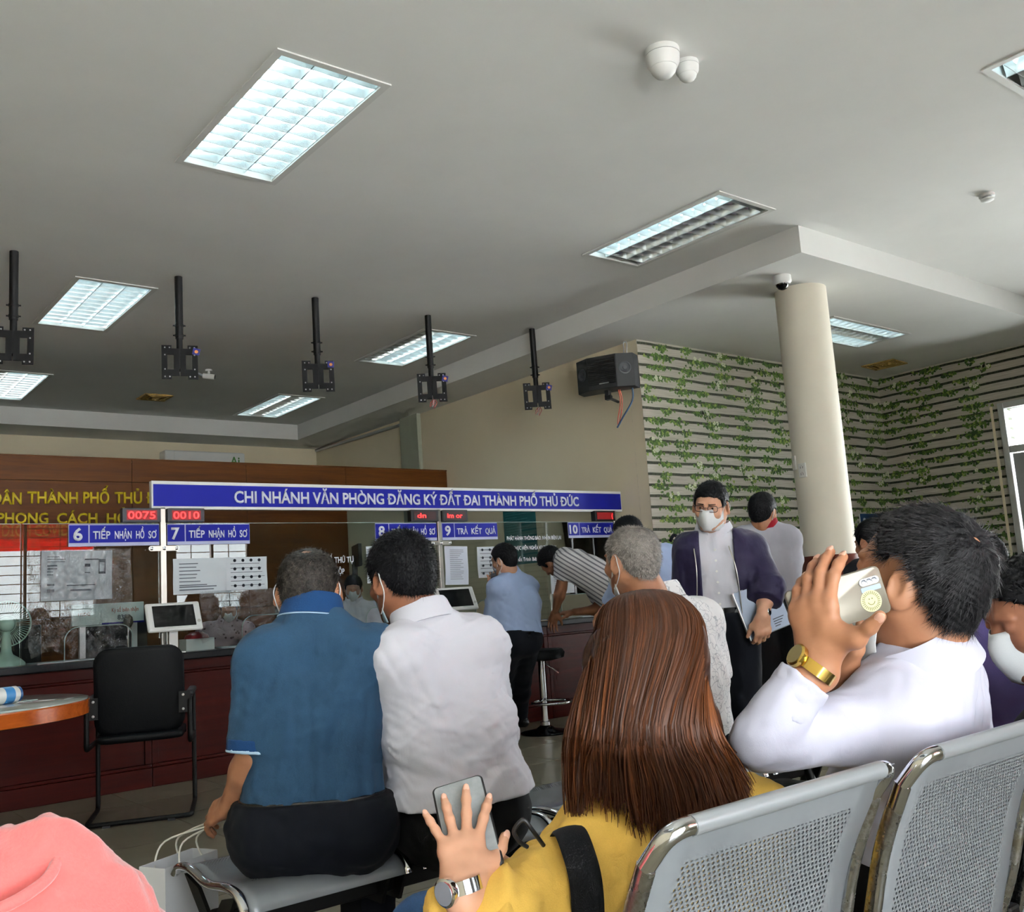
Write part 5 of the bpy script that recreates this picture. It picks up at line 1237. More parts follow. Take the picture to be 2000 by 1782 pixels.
def hand(S, W, D, B, T, spread=(.18, .05, -.07, -.2), curl=((.2, .25, .15),) * 4, thumb=(.75, .35, .3, .25), sc=1.0, palm=.088):
    """W wrist, D pointing direction, B outward normal of the back of the hand, T towards the thumb side.
    spread: fan angles index..little; curl: bend angles per joint towards the palm. Returns fingertip data (tip, dir, back normal)."""
    D = Vector(D).normalized(); B = Vector(B); B = (B - D * B.dot(D)).normalized(); T0 = Vector(T); T = D.cross(B).normalized()
    if T.dot(T0) < 0: T = -T
    W = Vector(W); tips = []; offs = (.030, .010, -.011, -.030); plen = (palm * 1.0, palm * 1.03, palm * .97, palm * .88); flen = ((.042, .025, .021), (.046, .029, .022), (.043, .027, .021), (.033, .02, .019))
    rad = (.0092, .0095, .009, .0078)
    S.rc(W - D * .02 * sc, W + D * .012 * sc, .028 * sc, .027 * sc, .02, B, .72)
    kn = []
    for i in range(4):
        q = W + (D * plen[i] + T * offs[i]) * sc; kn.append(q)
        S.rc(W + (D * .014 + T * offs[i] * .62) * sc, q, .0155 * sc, .0118 * sc, .018 * sc, B, .85)
    for i in range(3): S.rc(kn[i] - D * .012 * sc, kn[i + 1] - D * .012 * sc, .0105 * sc, .0105 * sc, .012 * sc)
    for i in range(4):
        d = (D * math.cos(spread[i]) + T * math.sin(spread[i])).normalized(); ax = d.cross(B).normalized(); b = B.copy(); p = kn[i]
        for j in range(3):
            rot = Matrix.Rotation(-curl[i][j], 3, ax); d = (rot @ d).normalized(); b = (rot @ b).normalized(); q = p + d * flen[i][j] * sc
            r0 = rad[i] * (1.12, .98, .92)[j]; r1 = rad[i] * (.98, .93, .80)[j]
            S.rc(p, q, r0 * sc, r1 * sc, .006 * sc); p = q
        tips.append((p, d.copy(), b.copy(), rad[i] * .8 * sc))
    a, opp, c1, c2 = thumb; base = W + (D * .022 + T * .024 - B * .006) * sc
    d = (D * math.cos(a) + T * math.sin(a) - B * opp).normalized(); m = base + d * .042 * sc; S.rc(base, m, .018 * sc, .0135 * sc, .02 * sc)
    S.rc(W + (D * .05 + T * .02) * sc, m, .013 * sc, .0125 * sc, .018 * sc)
    inw = (D - T * .25).normalized()
    d2 = (d * math.cos(c1) + inw * math.sin(c1)).normalized(); q = m + d2 * .032 * sc; S.rc(m, q, .0125 * sc, .0108 * sc, .007 * sc)
    d3 = (d2 * math.cos(c2) + inw * math.sin(c2)).normalized(); q2 = q + d3 * .025 * sc; S.rc(q, q2, .0108 * sc, .009 * sc, .006 * sc)
    bt = (T * .5 + B * .8); bt = (bt - d3 * bt.dot(d3)).normalized(); tips.append((q2, d3, bt, .0088 * sc)); return tips
def nails(parent, tips, mat, sc=1.0):
    for p, d, b, r in tips:
        S = Solid(); S.el(p + b * r * .72 + d * r * .05, (r * .82, r * 1.25, r * .34), (d.cross(b).normalized(), d, b), .002); S.build('fingernail', mat, parent, .0012, 1)
def collar(parent, mat, N, up, fwd, r=.064, h=.04, gap=.5, name='collar', drop=.03, flare=.022, back=1.0, squash=.9):
    """folded shirt collar around the neck axis, open at the front by gap radians each side"""
    N = Vector(N); u = Vector(up).normalized(); f = Vector(fwd); f = (f - u * f.dot(u)).normalized(); x = f.cross(u).normalized(); rings = []; n = 40
    for i in range(n + 1):
        a = gap + (2 * PI - 2 * gap) * i / n; d = f * math.cos(a) * squash + x * math.sin(a); fr = max(0, math.cos(a)); lift = -.018 * fr; pt = .03 * fr ** 3
        prof = ((r + .002, -.012), (r, h * .5), (r - .003, h), (r + .002, h + .004), (r + .008, h * .8), (r + flare * .7, h * .35), (r + flare + .004, h * .35 - drop - pt), (r + flare - .001, h * .35 - drop - pt - .001), (r + .006, h * .3))
        rings.append([N + d * q[0] + u * (q[1] + lift) for q in prof])
    mb = MB(); mb.rings(rings, closed=True, cap=True); return mb.build(name, mat, parent, smooth=70)
def facemask(parent, H, mat, loops=True, pleat=0.0, droop=0.0, loopmat=None):
    """cloth mask over nose, mouth and chin with loops around the ears"""
    prof = [(-.044, .006), (-.036, .018), (-.02, .024), (.0, .03)]; rings = []; n = 14
    ys = []
    for j in range(9):
        v = j / 8; z = .002 - .108 * v - droop; row = []
        for i in range(n + 1):
            q = -1 + 2 * i / n; a = abs(q); x = q * .071
            ridge = .123 - .02 * max(0, v - .55) / .45 - .01 * max(0, .25 - v) * 4
            y = ridge - .10 * a ** 1.7 - .012 * (1 - a) * abs(v - .35)
            zz = z + .020 * a * (v - .45) * -1.0 + pleat * math.sin(v * 12)
            row.append(H.p(x * (1 - .10 * abs(v - .4)), y, zz))
        rings.append(row)
    mb = MB(); mb.rings(rings, closed=False, cap=False); o = mb.build('face_mask', mat, parent, smooth=180); so = o.modifiers.new('thickness', 'SOLIDIFY'); so.thickness = .002
    if loops:
        for q in (-1, 1):
            pts = [H.p(q * .070, .028, -.012 - droop), H.p(q * .079, .012, .014), H.p(q * .088, -.02, .022), H.p(q * .094, -.034, -.004), H.p(q * .086, -.03, -.036), H.p(q * .075, .0, -.07), H.p(q * .066, .03, -.088 - droop)]
            wire(pts, .0017, loopmat or M_loop, 'ear_loop', o)
    return o
def glasses(parent, H, mat):
    g = link('spectacles', None, parent)
    for q in (-1, 1):
        pts = []
        for i in range(25): a = 2 * PI * i / 24; ex = .024 * (abs(math.cos(a)) ** .6) * (1 if math.cos(a) > 0 else -1); ez = .016 * (abs(math.sin(a)) ** .6) * (1 if math.sin(a) > 0 else -1); pts.append(H.p(q * .034 + ex, .108 - .010 * abs(q * .034 + ex) / .05, .01 + ez))
        mb = MB(); mb.tube(pts, .0017, 6); mb.build('rim', mat, g)
        m2 = MB(); m2.add(pts[:-1], [tuple(range(24))]); m2.build('lens', glass_mat('lens_glass', (.96, .97, .98)), g)
        mb = MB(); mb.tube([H.p(q * .058, .096, .014), H.p(q * .077, .06, .016), H.p(q * .083, .0, .012), H.p(q * .083, -.02, .0)], .0015, 6); mb.build('temple', mat, g)
    mb = MB(); mb.tube([H.p(-.011, .108, .014), H.p(0, .111, .017), H.p(.011, .108, .014)], .0016, 6); mb.build('bridge', mat, g)
    return g
def watch(parent, W, D, B, r, face, strap, sc=1.0):
    """wristwatch: W wrist centre, D forearm axis, B dial normal"""
    w = link('wristwatch', None, parent); D = Vector(D).normalized(); B = Vector(B); B = (B - D * B.dot(D)).normalized(); x = D.cross(B)
    rings = []
    for i in range(33):
        a = 2 * PI * i / 32; d = B * math.cos(a) * .82 + x * math.sin(a); rings.append([W + d * (r + q) + D * z for q, z in ((0, -.009), (.0035, -.009), (.0035, .009), (0, .009))])
    mb = MB(); mb.rings(rings, True, False); mb.build('strap', strap, w, smooth=40)
    mb = MB(); mb.lathe(W + B * r * .80, [(.018, 0), (.019, .004), (.019, .009), (.016, .011)], 24, axis=B); mb.build('case', strap, w, smooth=40)
    mb = MB(); mb.lathe(W + B * (r * .80 + .0105), [(.0155, 0), (.0155, .001)], 24, axis=B); mb.build('dial', face, w)
    return w
def person(name, label, base, group=None):
    o = thing('person', label, 'person', (0, 0, 0)); return o
# ================================================================ the people
UP = Vector((0, 0, 1))
def flat(v): v = Vector(v); v.z = 0; return v.normalized()
def settle(o, base):
    """put the person's origin at its base without moving the parts"""
    base = Vector(base); o.location = base
    for ch in o.children: ch.matrix_parent_inverse = Matrix.Translation(-base)
C_white = cloth('white_shirt_cotton', '#D3D3DC', .02, .8, 900, .1, .1, .5); C_lilac = cloth('lilac_white_shirt', '#C2C2D2', .02, .75, 900, .12, .1, .35)
C_blue = cloth('heather_blue_pique', '#27455F', .16, .9, 420, .2, .03, .45); C_navy = cloth('navy_trouser_cloth', '#060A14', .2, .85, 600, .15); C_blackc = cloth('black_trouser_cloth', '#060608', .2, .85, 600, .15)
C_navyrib = cloth('navy_rib_knit', '#143A66', .1, .9, 300, .3); C_pipe = cloth('pale_blue_piping', '#A9C7E0', .05)
C_yellow = cloth('mustard_yellow_cotton', '#DDB254', .06, .85, 500, .25, .03, .5); C_jacket = cloth('dark_purple_jacket', '#1F1838', .15, .55, 500, .2, .1, .4)
C_sky = cloth('sky_blue_shirt', '#A3B6DA', .04, .8, 700, .15, .1, .4); C_grey = cloth('light_grey_polo', '#A9A9B2', .05, .85, 600, .15); C_redc = cloth('red_knit', '#8E1524', .1)
C_pink = cloth('pink_fleece', '#CB6360', .08, .95, 260, .3, .4); C_purple = cloth('purple_cloth', '#4B4270', .1); C_dark = cloth('charcoal_cloth', '#1B1C22', .2); C_denim = cloth('blue_denim', '#2C4A72', .2, .9, 300, .3)
M_belt = plain('black_belt_leather', '#0A0A0C', .25, var=.2); M_shoe = plain('black_shoe_leather', '#0A0A0B', .35, var=.2); M_nail = plain('fingernail', '#D9A892', .3, var=.05)
# striped and patterned shirts
t = NT('grey_striped_cotton'); at2 = t.n('ShaderNodeAttribute'); at2.attribute_name = 'stripe'; fr_ = t.math('FRACT', t.math('DIVIDE', at2.outputs['Fac'], .030)); st_ = t.math('LESS_THAN', fr_, .38)
t.l(t.mix(st_, lin('#D3D2D2'), lin('#6F6E75')), t.p.inputs['Base Color']); t.set(.85); C_stripe = t.m
t = NT('white_sketch_print_cotton'); v = t.coord('Object'); vo = t.n('ShaderNodeTexVoronoi'); vo.feature = 'DISTANCE_TO_EDGE'; vo.inputs['Scale'].default_value = 42; nz_ = t.n('ShaderNodeTexNoise'); nz_.inputs['Scale'].default_value = 12; t.l(v, nz_.inputs[0])
mxv = t.n('ShaderNodeMix'); mxv.data_type = 'VECTOR'; mxv.inputs[0].default_value = .12; t.l(v, mxv.inputs[4]); t.l(nz_.outputs[1], mxv.inputs[5]); t.l(mxv.outputs[1], vo.inputs[0])
ln_ = t.math('MULTIPLY', t.math('LESS_THAN', vo.outputs['Distance'], .035), t.math('GREATER_THAN', t.noise(v, 5, 2), .45)); t.l(t.mix(ln_, lin('#DCDCDC'), lin('#A9ABB0')), t.p.inputs['Base Color']); t.set(.85); C_print = t.m
t = NT('pink_dotted_cotton'); v = t.coord('Object'); vo = t.n('ShaderNodeTexVoronoi'); vo.inputs['Scale'].default_value = 22; t.l(v, vo.inputs[0]); t.l(t.mix(t.math('LESS_THAN', vo.outputs['Distance'], .22), lin('#9C8790'), lin('#4A3038')), t.p.inputs['Base Color']); t.set(.85); C_dots = t.m

def legs_seated(P, F, R, sc=1.0, open_=.1, drop=.0, kneelen=.42, infl=.0):
    S = Solid(); fl = flat(F); out = []
    for q in (-1, 1):
        h = Vector(P) + R * q * .085 * sc - UP * .02; kn = h + fl * kneelen * sc + R * q * open_ - UP * drop; an = Vector((kn.x, kn.y, .09)) + fl * .03; toe = an + fl * .15 - UP * .05
        leg(S, h, kn, an, None, sc); out.append((an, toe))
    S.rc(Vector(P) - R * .07 * sc, Vector(P) + R * .07 * sc, .112 * sc, .112 * sc, .05)
    return S, out
def legs_standing(P, F, R, sc=1.0, stance=.09):
    S = Solid(); fl = flat(F); out = []
    for q in (-1, 1):
        h = Vector(P) + R * q * .085 * sc; an = Vector((P[0], P[1], .08)) + R * q * stance; kn = h.lerp(an, .5) + fl * .02; toe = an + fl * .15 - UP * .04
        leg(S, h, kn, an, None, sc); out.append((an, toe))
    S.rc(Vector(P) - R * .06 * sc, Vector(P) + R * .06 * sc, .108 * sc, .108 * sc, .05); return S, out
def shoes(o, feet):
    for an, toe in feet:
        S = Solid(); an = Vector(an); toe = Vector(toe); d = flat(toe - an); S.rc(Vector((an.x, an.y, .045)) - d * .05, Vector((an.x, an.y, .04)) + d * .17, .042, .036, .03); S.rc(an, Vector((an.x, an.y, .05)), .045, .045, .03)
        S.build('shoe', M_shoe, o, .011, 1, clips=[((0, 0, .002), (0, 0, -1))])
def extend(S, T): S.p += T.p; return S
def trousers(o, S, mat, clips=(), h=.008, amp=.003, seed=3, infl=.012): return S.build('trousers', mat, o, h, 1, inflate=infl, clips=list(clips), noise=folds(amp, 40, seed))
def belt(o, P, U, R, F, rx, ry, h=.017, mat=None, buckle=False):
    rings = []; U = Vector(U).normalized()
    for i in range(49):
        a = 2 * PI * i / 48; d = R * math.cos(a) * rx + F * math.sin(a) * ry; n = d.normalized(); rings.append([Vector(P) + d + n * q + U * z for q, z in ((-.006, -h), (.003, -h), (.003, h), (-.006, h))])
    mb = MB(); mb.rings(rings, True, False); return mb.build('belt', mat or M_belt, o, smooth=40)

# ---- 1 the grey-haired man in the blue polo shirt
def blue_man():
    o = person('person', 'seated grey-haired person in a heather blue polo shirt, seen from behind', None)
    F = cdir(-.12, 0, 1); R = flat(F).cross(UP); P = at(612, 1600, 2.62); C = at(608, 1400, 2.66); N = at(610, 1232, 2.72); sL = at(518, 1292, 2.66); sR = at(727, 1284, 2.70)
    eL = at(500, 1478, 2.60); wL = at(450, 1572, 2.66); eR = at(735, 1480, 2.85); wR = at(690, 1540, 3.0)
    H = Head(at(603, 1156, 2.80), cdir(-.06, -.22, 1), cdir(-.02, .97, .22), 1.0)
    B = Solid(); torso(B, P, C, N, R, F, (sL, sR), .92); arm(B, sR, eR, wR); L, feet = legs_seated(P, cdir(-.15, 0, 1), R, 1.0, .07); extend(B, L)
    fine = Solid(); arm(fine, sL.lerp(eL, .35), eL, wL); hd = (wL - eL).normalized() * .5 + cdir(-.75, -.25, .5); tipsL = hand(fine, wL, hd, cdir(-.2, .8, -.6), cdir(.3, .3, .9), (.1, .03, -.04, -.12), ((.35, .6, .4),) * 4, (.5, .35, .3, .3), .98)
    hr = Solid(); hand(hr, wR, wR - eR, UP, cdir(-1, 0, 0))
    merged('body', [(B, .016, {}), (H.solid(N, .058), .004, {}), (fine, .0035, {}), (hr, .005, {})], SK_TAN, o)
    S = Solid(); torso(S, P, C, N, R, F, (sL, sR), .97, wide=1.03); S.rc(sL, sL.lerp(eL, 1.0), .068, .064, .03, clip=(sL.lerp(eL, .93), eL - sL)); S.rc(sR, eR, .068, .062, .03, clip=(sR.lerp(eR, .9), eR - sR))
    U = (C - P).normalized(); S.build('shirt', C_blue, o, .006, 2, inflate=.014, clips=[(P + U * .055, -U)], noise=folds(.006, 32, 11, (1, 1, .35), .5))
    # sleeve rib and piping
    for q, (r, m, nm) in enumerate(((.066, C_navyrib, 'sleeve_rib'), (.0668, C_pipe, 'sleeve_piping'))):
        c = sL.lerp(eL, .885 if q == 0 else .945); d = (eL - sL).normalized(); rr = Solid(); rr.rc(c - d * .05, c + d * .05, r + .0145, r + .0142, .01); rr.build(nm, m, o, .004, 1, clips=[(c + d * (.016 if q == 0 else .005), d), (c - d * (.016 if q == 0 else .005), -d)])
    collar(o, C_navyrib, N + UP * .058 + CF * .012, cdir(-.02, .93, .36), F, .074, .034, .35, drop=.036, flare=.016)
    nk = []
    for i in range(25):
        a = .5 + (2 * PI - 1.0) * i / 24; u = cdir(0, .93, .33); f = F; x = f.cross(u).normalized(); f2 = x.cross(u) * -1
        nk.append(N + UP * .058 + CF * .012 + (f2 * math.cos(a) * .9 + x * math.sin(a)) * .0945 + u * -.025)
    wire(nk[::2], .0022, C_pipe, 'collar_piping', o)
    T = Solid(); extend(T, L); T.rc(P - R * .09 - U * .02, P + R * .10 - U * .02, .118, .118, .06); T.rc(P - R * .064 + U * .05, P + R * .064 + U * .05, .100, .100, .06)
    trousers(o, T, C_navy, [(P + U * .062, U)], .008, .006, 5, .012)
    BL = Solid(); BL.rc(P - R * .075 + U * .05, P + R * .075 + U * .05, .104, .104, .06); BL.build('belt', M_belt, o, .005, 1, inflate=.018, clips=[(P + U * .068, U), (P + U * .034, -U)])
    shoes(o, feet)
    hm = hairmat('hair_pepper_grey', '#1B1918', '#3A3532'); cap = H.hair('hair', hm, o, .010, [(-.2, -.075), (-.09, -.075), (-.05, -.055), (-.03, -.02), (-.014, .03), (.012, .03), (.02, .0), (.035, .0), (.045, .05), (.085, .08), (.2, .085)], .0032, 2, .0012, bald=(-.055, .105, .065, .0125), freq=420)
    whorl = H.p(0, -.05, .125)
    strands(o, 'hair_strands', hairmat('hair_strand_grey', '#1E1C1A', '#5C554F', .5), cap, 6500, .022, lambda p: (p - whorl), 4, .0007, .25, keep=lambda p: (p - H.p(0, -.055, .105)).length > .03 or rnd.random() < .25)
    facemask(o, H, M_bluemask, True); settle(o, (P.x, P.y, .43)); return o
blue_man()
# white paper carrier bag held by the man in blue
bgp = at(350, 1665, 2.86); bag = thing('paper_bag', 'white paper carrier bag held beside the bench by the man in blue', 'bag', (bgp.x, bgp.y, 0.04), .45)
M_bagw = plain('white_bag_paper', '#D9DADD', .6, var=.02)
mb = MB(); w2, d2, h2 = .105, .05, .37
mb.add([(-w2, -d2, 0), (w2, -d2, 0), (w2, d2, 0), (-w2, d2, 0), (-w2, -d2, h2), (w2, -d2, h2), (w2, d2, h2), (-w2, d2, h2)], [(0, 3, 2, 1), (0, 1, 5, 4), (1, 2, 6, 5), (2, 3, 7, 6), (3, 0, 4, 7)]); b_ = mb.build('bag_body', M_bagw, bag)
so = b_.modifiers.new('thickness', 'SOLIDIFY'); so.thickness = .002
hp = at(428, 1600, 2.76); hp = Matrix.Rotation(-.45, 4, 'Z') @ (hp - Vector(bag.location))
for yy in (-d2, d2): wire([(-.05, yy, h2 - .02), (-.02, yy * .7, h2 + .05), (hp.x, hp.y, hp.z - .01), (hp.x + .004, hp.y, hp.z), (.035, yy * .7, h2 + .05), (.05, yy, h2 - .02)], .003, plain('white_cord', '#E4E1D8', .8), 'handle_cord', bag)

# ---- 2 the young man in the white shirt
def white_man():
    o = person('person', 'seated young person in a white shirt leaning left, black cropped hair', None)
    F = cdir(-.45, -.1, .9); R = flat(F).cross(UP); P = at(902, 1588, 2.76); C = at(876, 1420, 2.76); N = at(838, 1240, 2.80); sL = at(778, 1288, 2.70); sR = at(930, 1266, 2.86)
    eL = at(770, 1440, 2.80); wL = at(700, 1470, 3.0); eR = at(955, 1440, 3.0); wR = at(850, 1490, 3.15)
    H = Head(at(783, 1132, 2.84), cdir(-.66, -.30, .72), cdir(-.22, .95, .25), 1.02)
    B = Solid(); torso(B, P, C, N, R, F, (sL, sR), .94); arm(B, sL, eL, wL); arm(B, sR, eR, wR); L, feet = legs_seated(P, F, R, 1.0, .1); extend(B, L)
    hs = Solid(); hand(hs, wL, wL - eL, UP, cdir(1, 0, 0)); hand(hs, wR, wR - eR, UP, cdir(-1, 0, 0))
    merged('body', [(B, .016, {}), (H.solid(N, .057), .004, {}), (hs, .005, {})], SK_DARK, o)
    S = Solid(); torso(S, P, C, N, R, F, (sL, sR), .98, wide=1.0); S.rc(sL, eL, .07, .066, .04); S.rc(sR, eR, .07, .066, .04); S.rc(eL, wL, .062, .05, .04, clip=(eL.lerp(wL, .3), wL - eL)); S.rc(eR, wR, .062, .05, .04, clip=(eR.lerp(wR, .3), wR - eR))
    U = (C - P).normalized(); S.rc(P - R * .07 + U * .05, P + R * .07 + U * .05, .116, .116, .05, F, .95); S.rc(P - R * .075 + U * .01, P + R * .075 + U * .01, .118, .118, .05, F, .98); S.build('shirt', C_white, o, .006, 1, inflate=.018, clips=[(P + U * .055, -(U + R * .12))], noise=folds(.007, 32, 21, (.7, .7, 1), .55))
    collar(o, C_white, N + UP * .05 - CR * .02, cdir(-.3, .9, .3), F, .080, .036, .35, drop=.036, flare=.016)
    T = Solid(); extend(T, L); T.rc(P - R * .08, P + R * .08, .112, .112, .05); trousers(o, T, C_blackc, [(P + U * .085, U)], .009, .003, 6, .004); shoes(o, feet)
    belt(o, P + U * .045, U, R, flat(F), .185, .12, .014, plain('maroon_belt', '#3A1218', .5))
    cap = H.hair('hair', HR_BLACK, o, .016, [(-.2, -.06), (-.09, -.062), (-.05, -.045), (-.03, -.012), (-.014, .032), (.012, .032), (.02, .004), (.035, .002), (.045, .05), (.085, .08), (.2, .085)], .0032, 3, .0014, top=.008, freq=420)
    strands(o, 'hair_strands', HR_BLACK, cap, 8500, .017, lambda p: (p - H.p(.0, -.06, .11)).normalized() + H.u * .2, 5, .0006, .5, jitter=.35)
    facemask(o, H, M_bluemask, True); settle(o, (P.x, P.y, .43))
white_man()
# blue bag between the two men
bp_ = at(775, 1445, 3.0); bg_ = thing('shoulder_bag', 'bright blue bag squeezed between the two seated men', 'bag', (bp_.x, bp_.y, bp_.z - .12))
S = Solid(); S.rc((-.06, 0, 0), (.06, .0, 0), .06, .06, .03, (0, 1, 0), .7); S.rc((-.06, 0, .2), (.06, 0, .2), .05, .05, .03, (0, 1, 0), .7); S.rc((-.05, 0, 0), (-.05, 0, .2), .06, .055, .05, (0, 1, 0), .7); S.rc((.05, 0, 0), (.05, 0, .2), .06, .055, .05, (0, 1, 0), .7); S.build('bag_body', cloth('bright_blue_nylon', '#17478F', .1, .6), bg_, .006, 1)
wire([(-.06, -.05, .1), (0, -.055, .11), (.06, -.05, .1)], .003, M_blackplastic, 'zipper', bg_)

# ---- 3 the grey-haired man in the printed shirt
def grey_man():
    o = person('person', 'seated person with short grey hair and a white sketch-printed shirt', None)
    F = cdir(-.5, -.05, .85); R = flat(F).cross(UP); P = at(1345, 1470, 3.62); C = at(1330, 1325, 3.60); N = at(1292, 1190, 3.58); sL = at(1235, 1240, 3.48); sR = at(1368, 1215, 3.70)
    eL = at(1215, 1345, 3.4); wL = at(1160, 1400, 3.6); eR = at(1390, 1330, 3.8); wR = at(1300, 1400, 4.0)
    H = Head(at(1233, 1097, 3.55), cdir(-.56, -.18, .80), cdir(-.1, .97, .16), 1.05)
    B = Solid(); torso(B, P, C, N, R, F, (sL, sR), .94); arm(B, sL, eL, wL); arm(B, sR, eR, wR); L, feet = legs_seated(P, F, R, 1.0, .1); extend(B, L)
    hs = Solid(); hand(hs, wL, wL - eL, UP, cdir(1, 0, 0)); hand(hs, wR, wR - eR, UP, cdir(-1, 0, 0))
    merged('body', [(B, .016, {}), (H.solid(N, .060), .005, {}), (hs, .006, {})], SK_TAN, o)
    S = Solid(); torso(S, P, C, N, R, F, (sL, sR), 1.0, wide=1.05); S.rc(sL, eL, .072, .068, .04, clip=(sL.lerp(eL, .9), eL - sL)); S.rc(sR, eR, .072, .068, .04, clip=(sR.lerp(eR, .9), eR - sR)); S.build('shirt', C_print, o, .008, 2, inflate=.014, noise=folds(.005, 34, 31))
    collar(o, C_print, N + UP * .05, cdir(-.25, .93, .25), F, .076, .036, .35, drop=.034, flare=.016)
    T = Solid(); extend(T, L); T.rc(P - R * .08, P + R * .08, .12, .12, .05); trousers(o, T, C_navy, [], .011, .003, 7); shoes(o, feet)
    cap = H.hair('hair', HR_GREY, o, .009, [(-.2, -.07), (-.09, -.072), (-.05, -.05), (-.03, -.015), (-.014, .03), (.012, .03), (.02, .0), (.035, .0), (.045, .05), (.085, .08), (.2, .085)], .004, 4, .0013, bald=(-.03, .115, .05, .009), freq=420)
    strands(o, 'hair_strands', hairmat('hair_strand_silver', '#6A6561', '#B5AEA6', .5), cap, 9000, .015, lambda p: (p - H.p(0, -.03, .13)).normalized(), 6, .0007, .45, jitter=.35); facemask(o, H, M_mask); settle(o, (P.x, P.y, .43))
    # dark backpack strap seen on the far shoulder
    wire([N + R * .09 + F * .02, sR.lerp(N, .3) + UP * .085, sR.lerp(N, .2) - F * .13 - UP * .02], .014, C_dark, 'bag_strap', o)
grey_man()

# ---- 4 the woman with long auburn hair
def woman():
    o = person('person', 'seated person with long auburn hair and a mustard yellow jacket', None)
    F = cdir(-.35, 0, .94); R = flat(F).cross(UP); P = at(1215, 1885, 1.60); C = at(1262, 1735, 1.58); N = at(1290, 1570, 1.60); sL = at(1190, 1650, 1.50); sR = at(1462, 1606, 1.68)
    eL = at(1000, 1905, 1.36); wL = at(902, 1736, 1.31); eR = at(1450, 1800, 1.75); wR = at(1100, 1800, 1.75)
    H = Head(at(1262, 1300, 1.56), cdir(-.15, -.42, .88), cdir(-.05, .90, .42), .98)
    B = Solid(); torso(B, P, C, N, R, F, (sL, sR), .82); arm(B, sR, eR, wR, .85); L, feet = legs_seated(P, cdir(-.55, 0, .8), R, .92, .06, kneelen=.42); extend(B, L)
    fine = Solid(); arm(fine, eL.lerp(sL, .3), eL, wL, .82)
    tips = hand(fine, wL + cdir(0, .0, 0) * .0, cdir(-.05, .66, .75), cdir(.05, .75, -.66), cdir(1, .1, 0), (.26, .0, -.22, -.50), ((.06, .12, .08), (.0, .08, .06), (.06, .1, .08), (.0, .1, .05)), (.85, .15, .45, .3), .79)
    hr = Solid(); hand(hr, wR, cdir(-.8, .3, .4), cdir(0, -.5, .8), cdir(0, 1, 0), sc=.9)
    merged('body', [(B, .016, {}), (H.solid(N, .050), .004, {}), (fine, .0022, {}), (hr, .005, {})], SK_FAIR, o); nails(o, tips, M_nail)
    S = Solid(); torso(S, P, C, N, R, F, (sL, sR), .86, wide=1.1); S.rc(sL, eL, .064, .074, .04); S.rc(eL, wL, .070, .048, .04, clip=(wL + (eL - wL).normalized() * .028, wL - eL)); S.rc(sL.lerp(eL, .4) + UP * .02, wL.lerp(eL, .5), .05, .05, .05); S.rc(sR, eR, .060, .062, .04); S.rc(eR, wR, .06, .05, .04, clip=(eR.lerp(wR, .85), wR - eR))
    S.build('jacket', C_yellow, o, .006, 1, inflate=.010, noise=folds(.007, 36, 41, (1, 1, .8), .55))
    cu = wL + (eL - wL).normalized() * .046 - CF * .022; dd = (wL - eL).normalized(); q = Solid(); q.rc(cu - dd * .03, cu + dd * .03, .060, .056, .01); q.build('cuff', C_yellow, o, .004, 1, clips=[(cu + dd * .016, dd), (cu - dd * .016, -dd)], noise=folds(.003, 60, 4))
    collar(o, C_yellow, N + UP * .03, cdir(-.05, .9, .4), F, .078, .05, .3, drop=.04, flare=.02)
    T = Solid(); extend(T, L); T.rc(P - R * .07, P + R * .07, .105, .105, .05); trousers(o, T, C_denim, [], .008, .004, 9, .01); shoes(o, feet)
    wire([at(1062, 1652, 1.385), at(1040, 1622, 1.37), at(1022, 1602, 1.37), at(1004, 1622, 1.37), at(1012, 1642, 1.375), at(1030, 1655, 1.385)], .0032, M_blackplastic, 'drawstring', o)
    watch(o, wL + dd * .004, (dd + cdir(-.05, .66, .75)), cdir(-.70, .35, -.65), .0285, plain('watch_dial', '#B9BCC2', .1, .5), M_chrome)
    # bag strap over the near shoulder
    st0 = [at(1092, 1665, 1.50), at(1108, 1622, 1.435), at(1128, 1660, 1.375), at(1146, 1735, 1.345), at(1150, 1850, 1.325)]
    mb = MB(); P_ = [Vector(q) for q in st0]; pts = []
    for i in range(len(P_) - 1):
        p0, p1, p2, p3 = P_[max(i - 1, 0)], P_[i], P_[i + 1], P_[min(i + 2, len(P_) - 1)]
        for k in range(7): u = k / 7; pts.append(.5 * ((2 * p1) + (p2 - p0) * u + (2 * p0 - 5 * p1 + 4 * p2 - p3) * u * u + (3 * p1 - p0 - 3 * p2 + p3) * u ** 3))
    rings = []
    for i, p in enumerate(pts):
        d = (pts[min(i + 1, len(pts) - 1)] - pts[max(i - 1, 0)]).normalized(); sd = cdir(1, .1, .3); sd = (sd - d * sd.dot(d)).normalized(); n = sd.cross(d)
        rings.append([p + sd * (.024 * math.cos(a)) + n * (.006 * math.sin(a)) for a in [2 * PI * k / 12 for k in range(12)]])
    mb.rings(rings); mb.build('bag_strap', cloth('black_webbing', '#0A0C12', .2, .7, 500, .3), o, smooth=60)
    # long hair: a full under-mass and thousands of fine locks
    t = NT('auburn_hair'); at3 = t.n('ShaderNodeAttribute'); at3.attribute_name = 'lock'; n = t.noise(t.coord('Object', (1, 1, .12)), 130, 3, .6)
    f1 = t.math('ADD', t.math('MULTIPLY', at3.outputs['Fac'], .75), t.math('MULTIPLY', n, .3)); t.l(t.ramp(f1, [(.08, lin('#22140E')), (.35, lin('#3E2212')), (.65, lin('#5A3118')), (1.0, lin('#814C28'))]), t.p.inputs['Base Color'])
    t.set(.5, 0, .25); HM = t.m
    top = H.p(0, -.01, .118); mass = Solid(); k = H.s
    low = [at(1262, 1440, 1.55), at(1285, 1520, 1.50)]
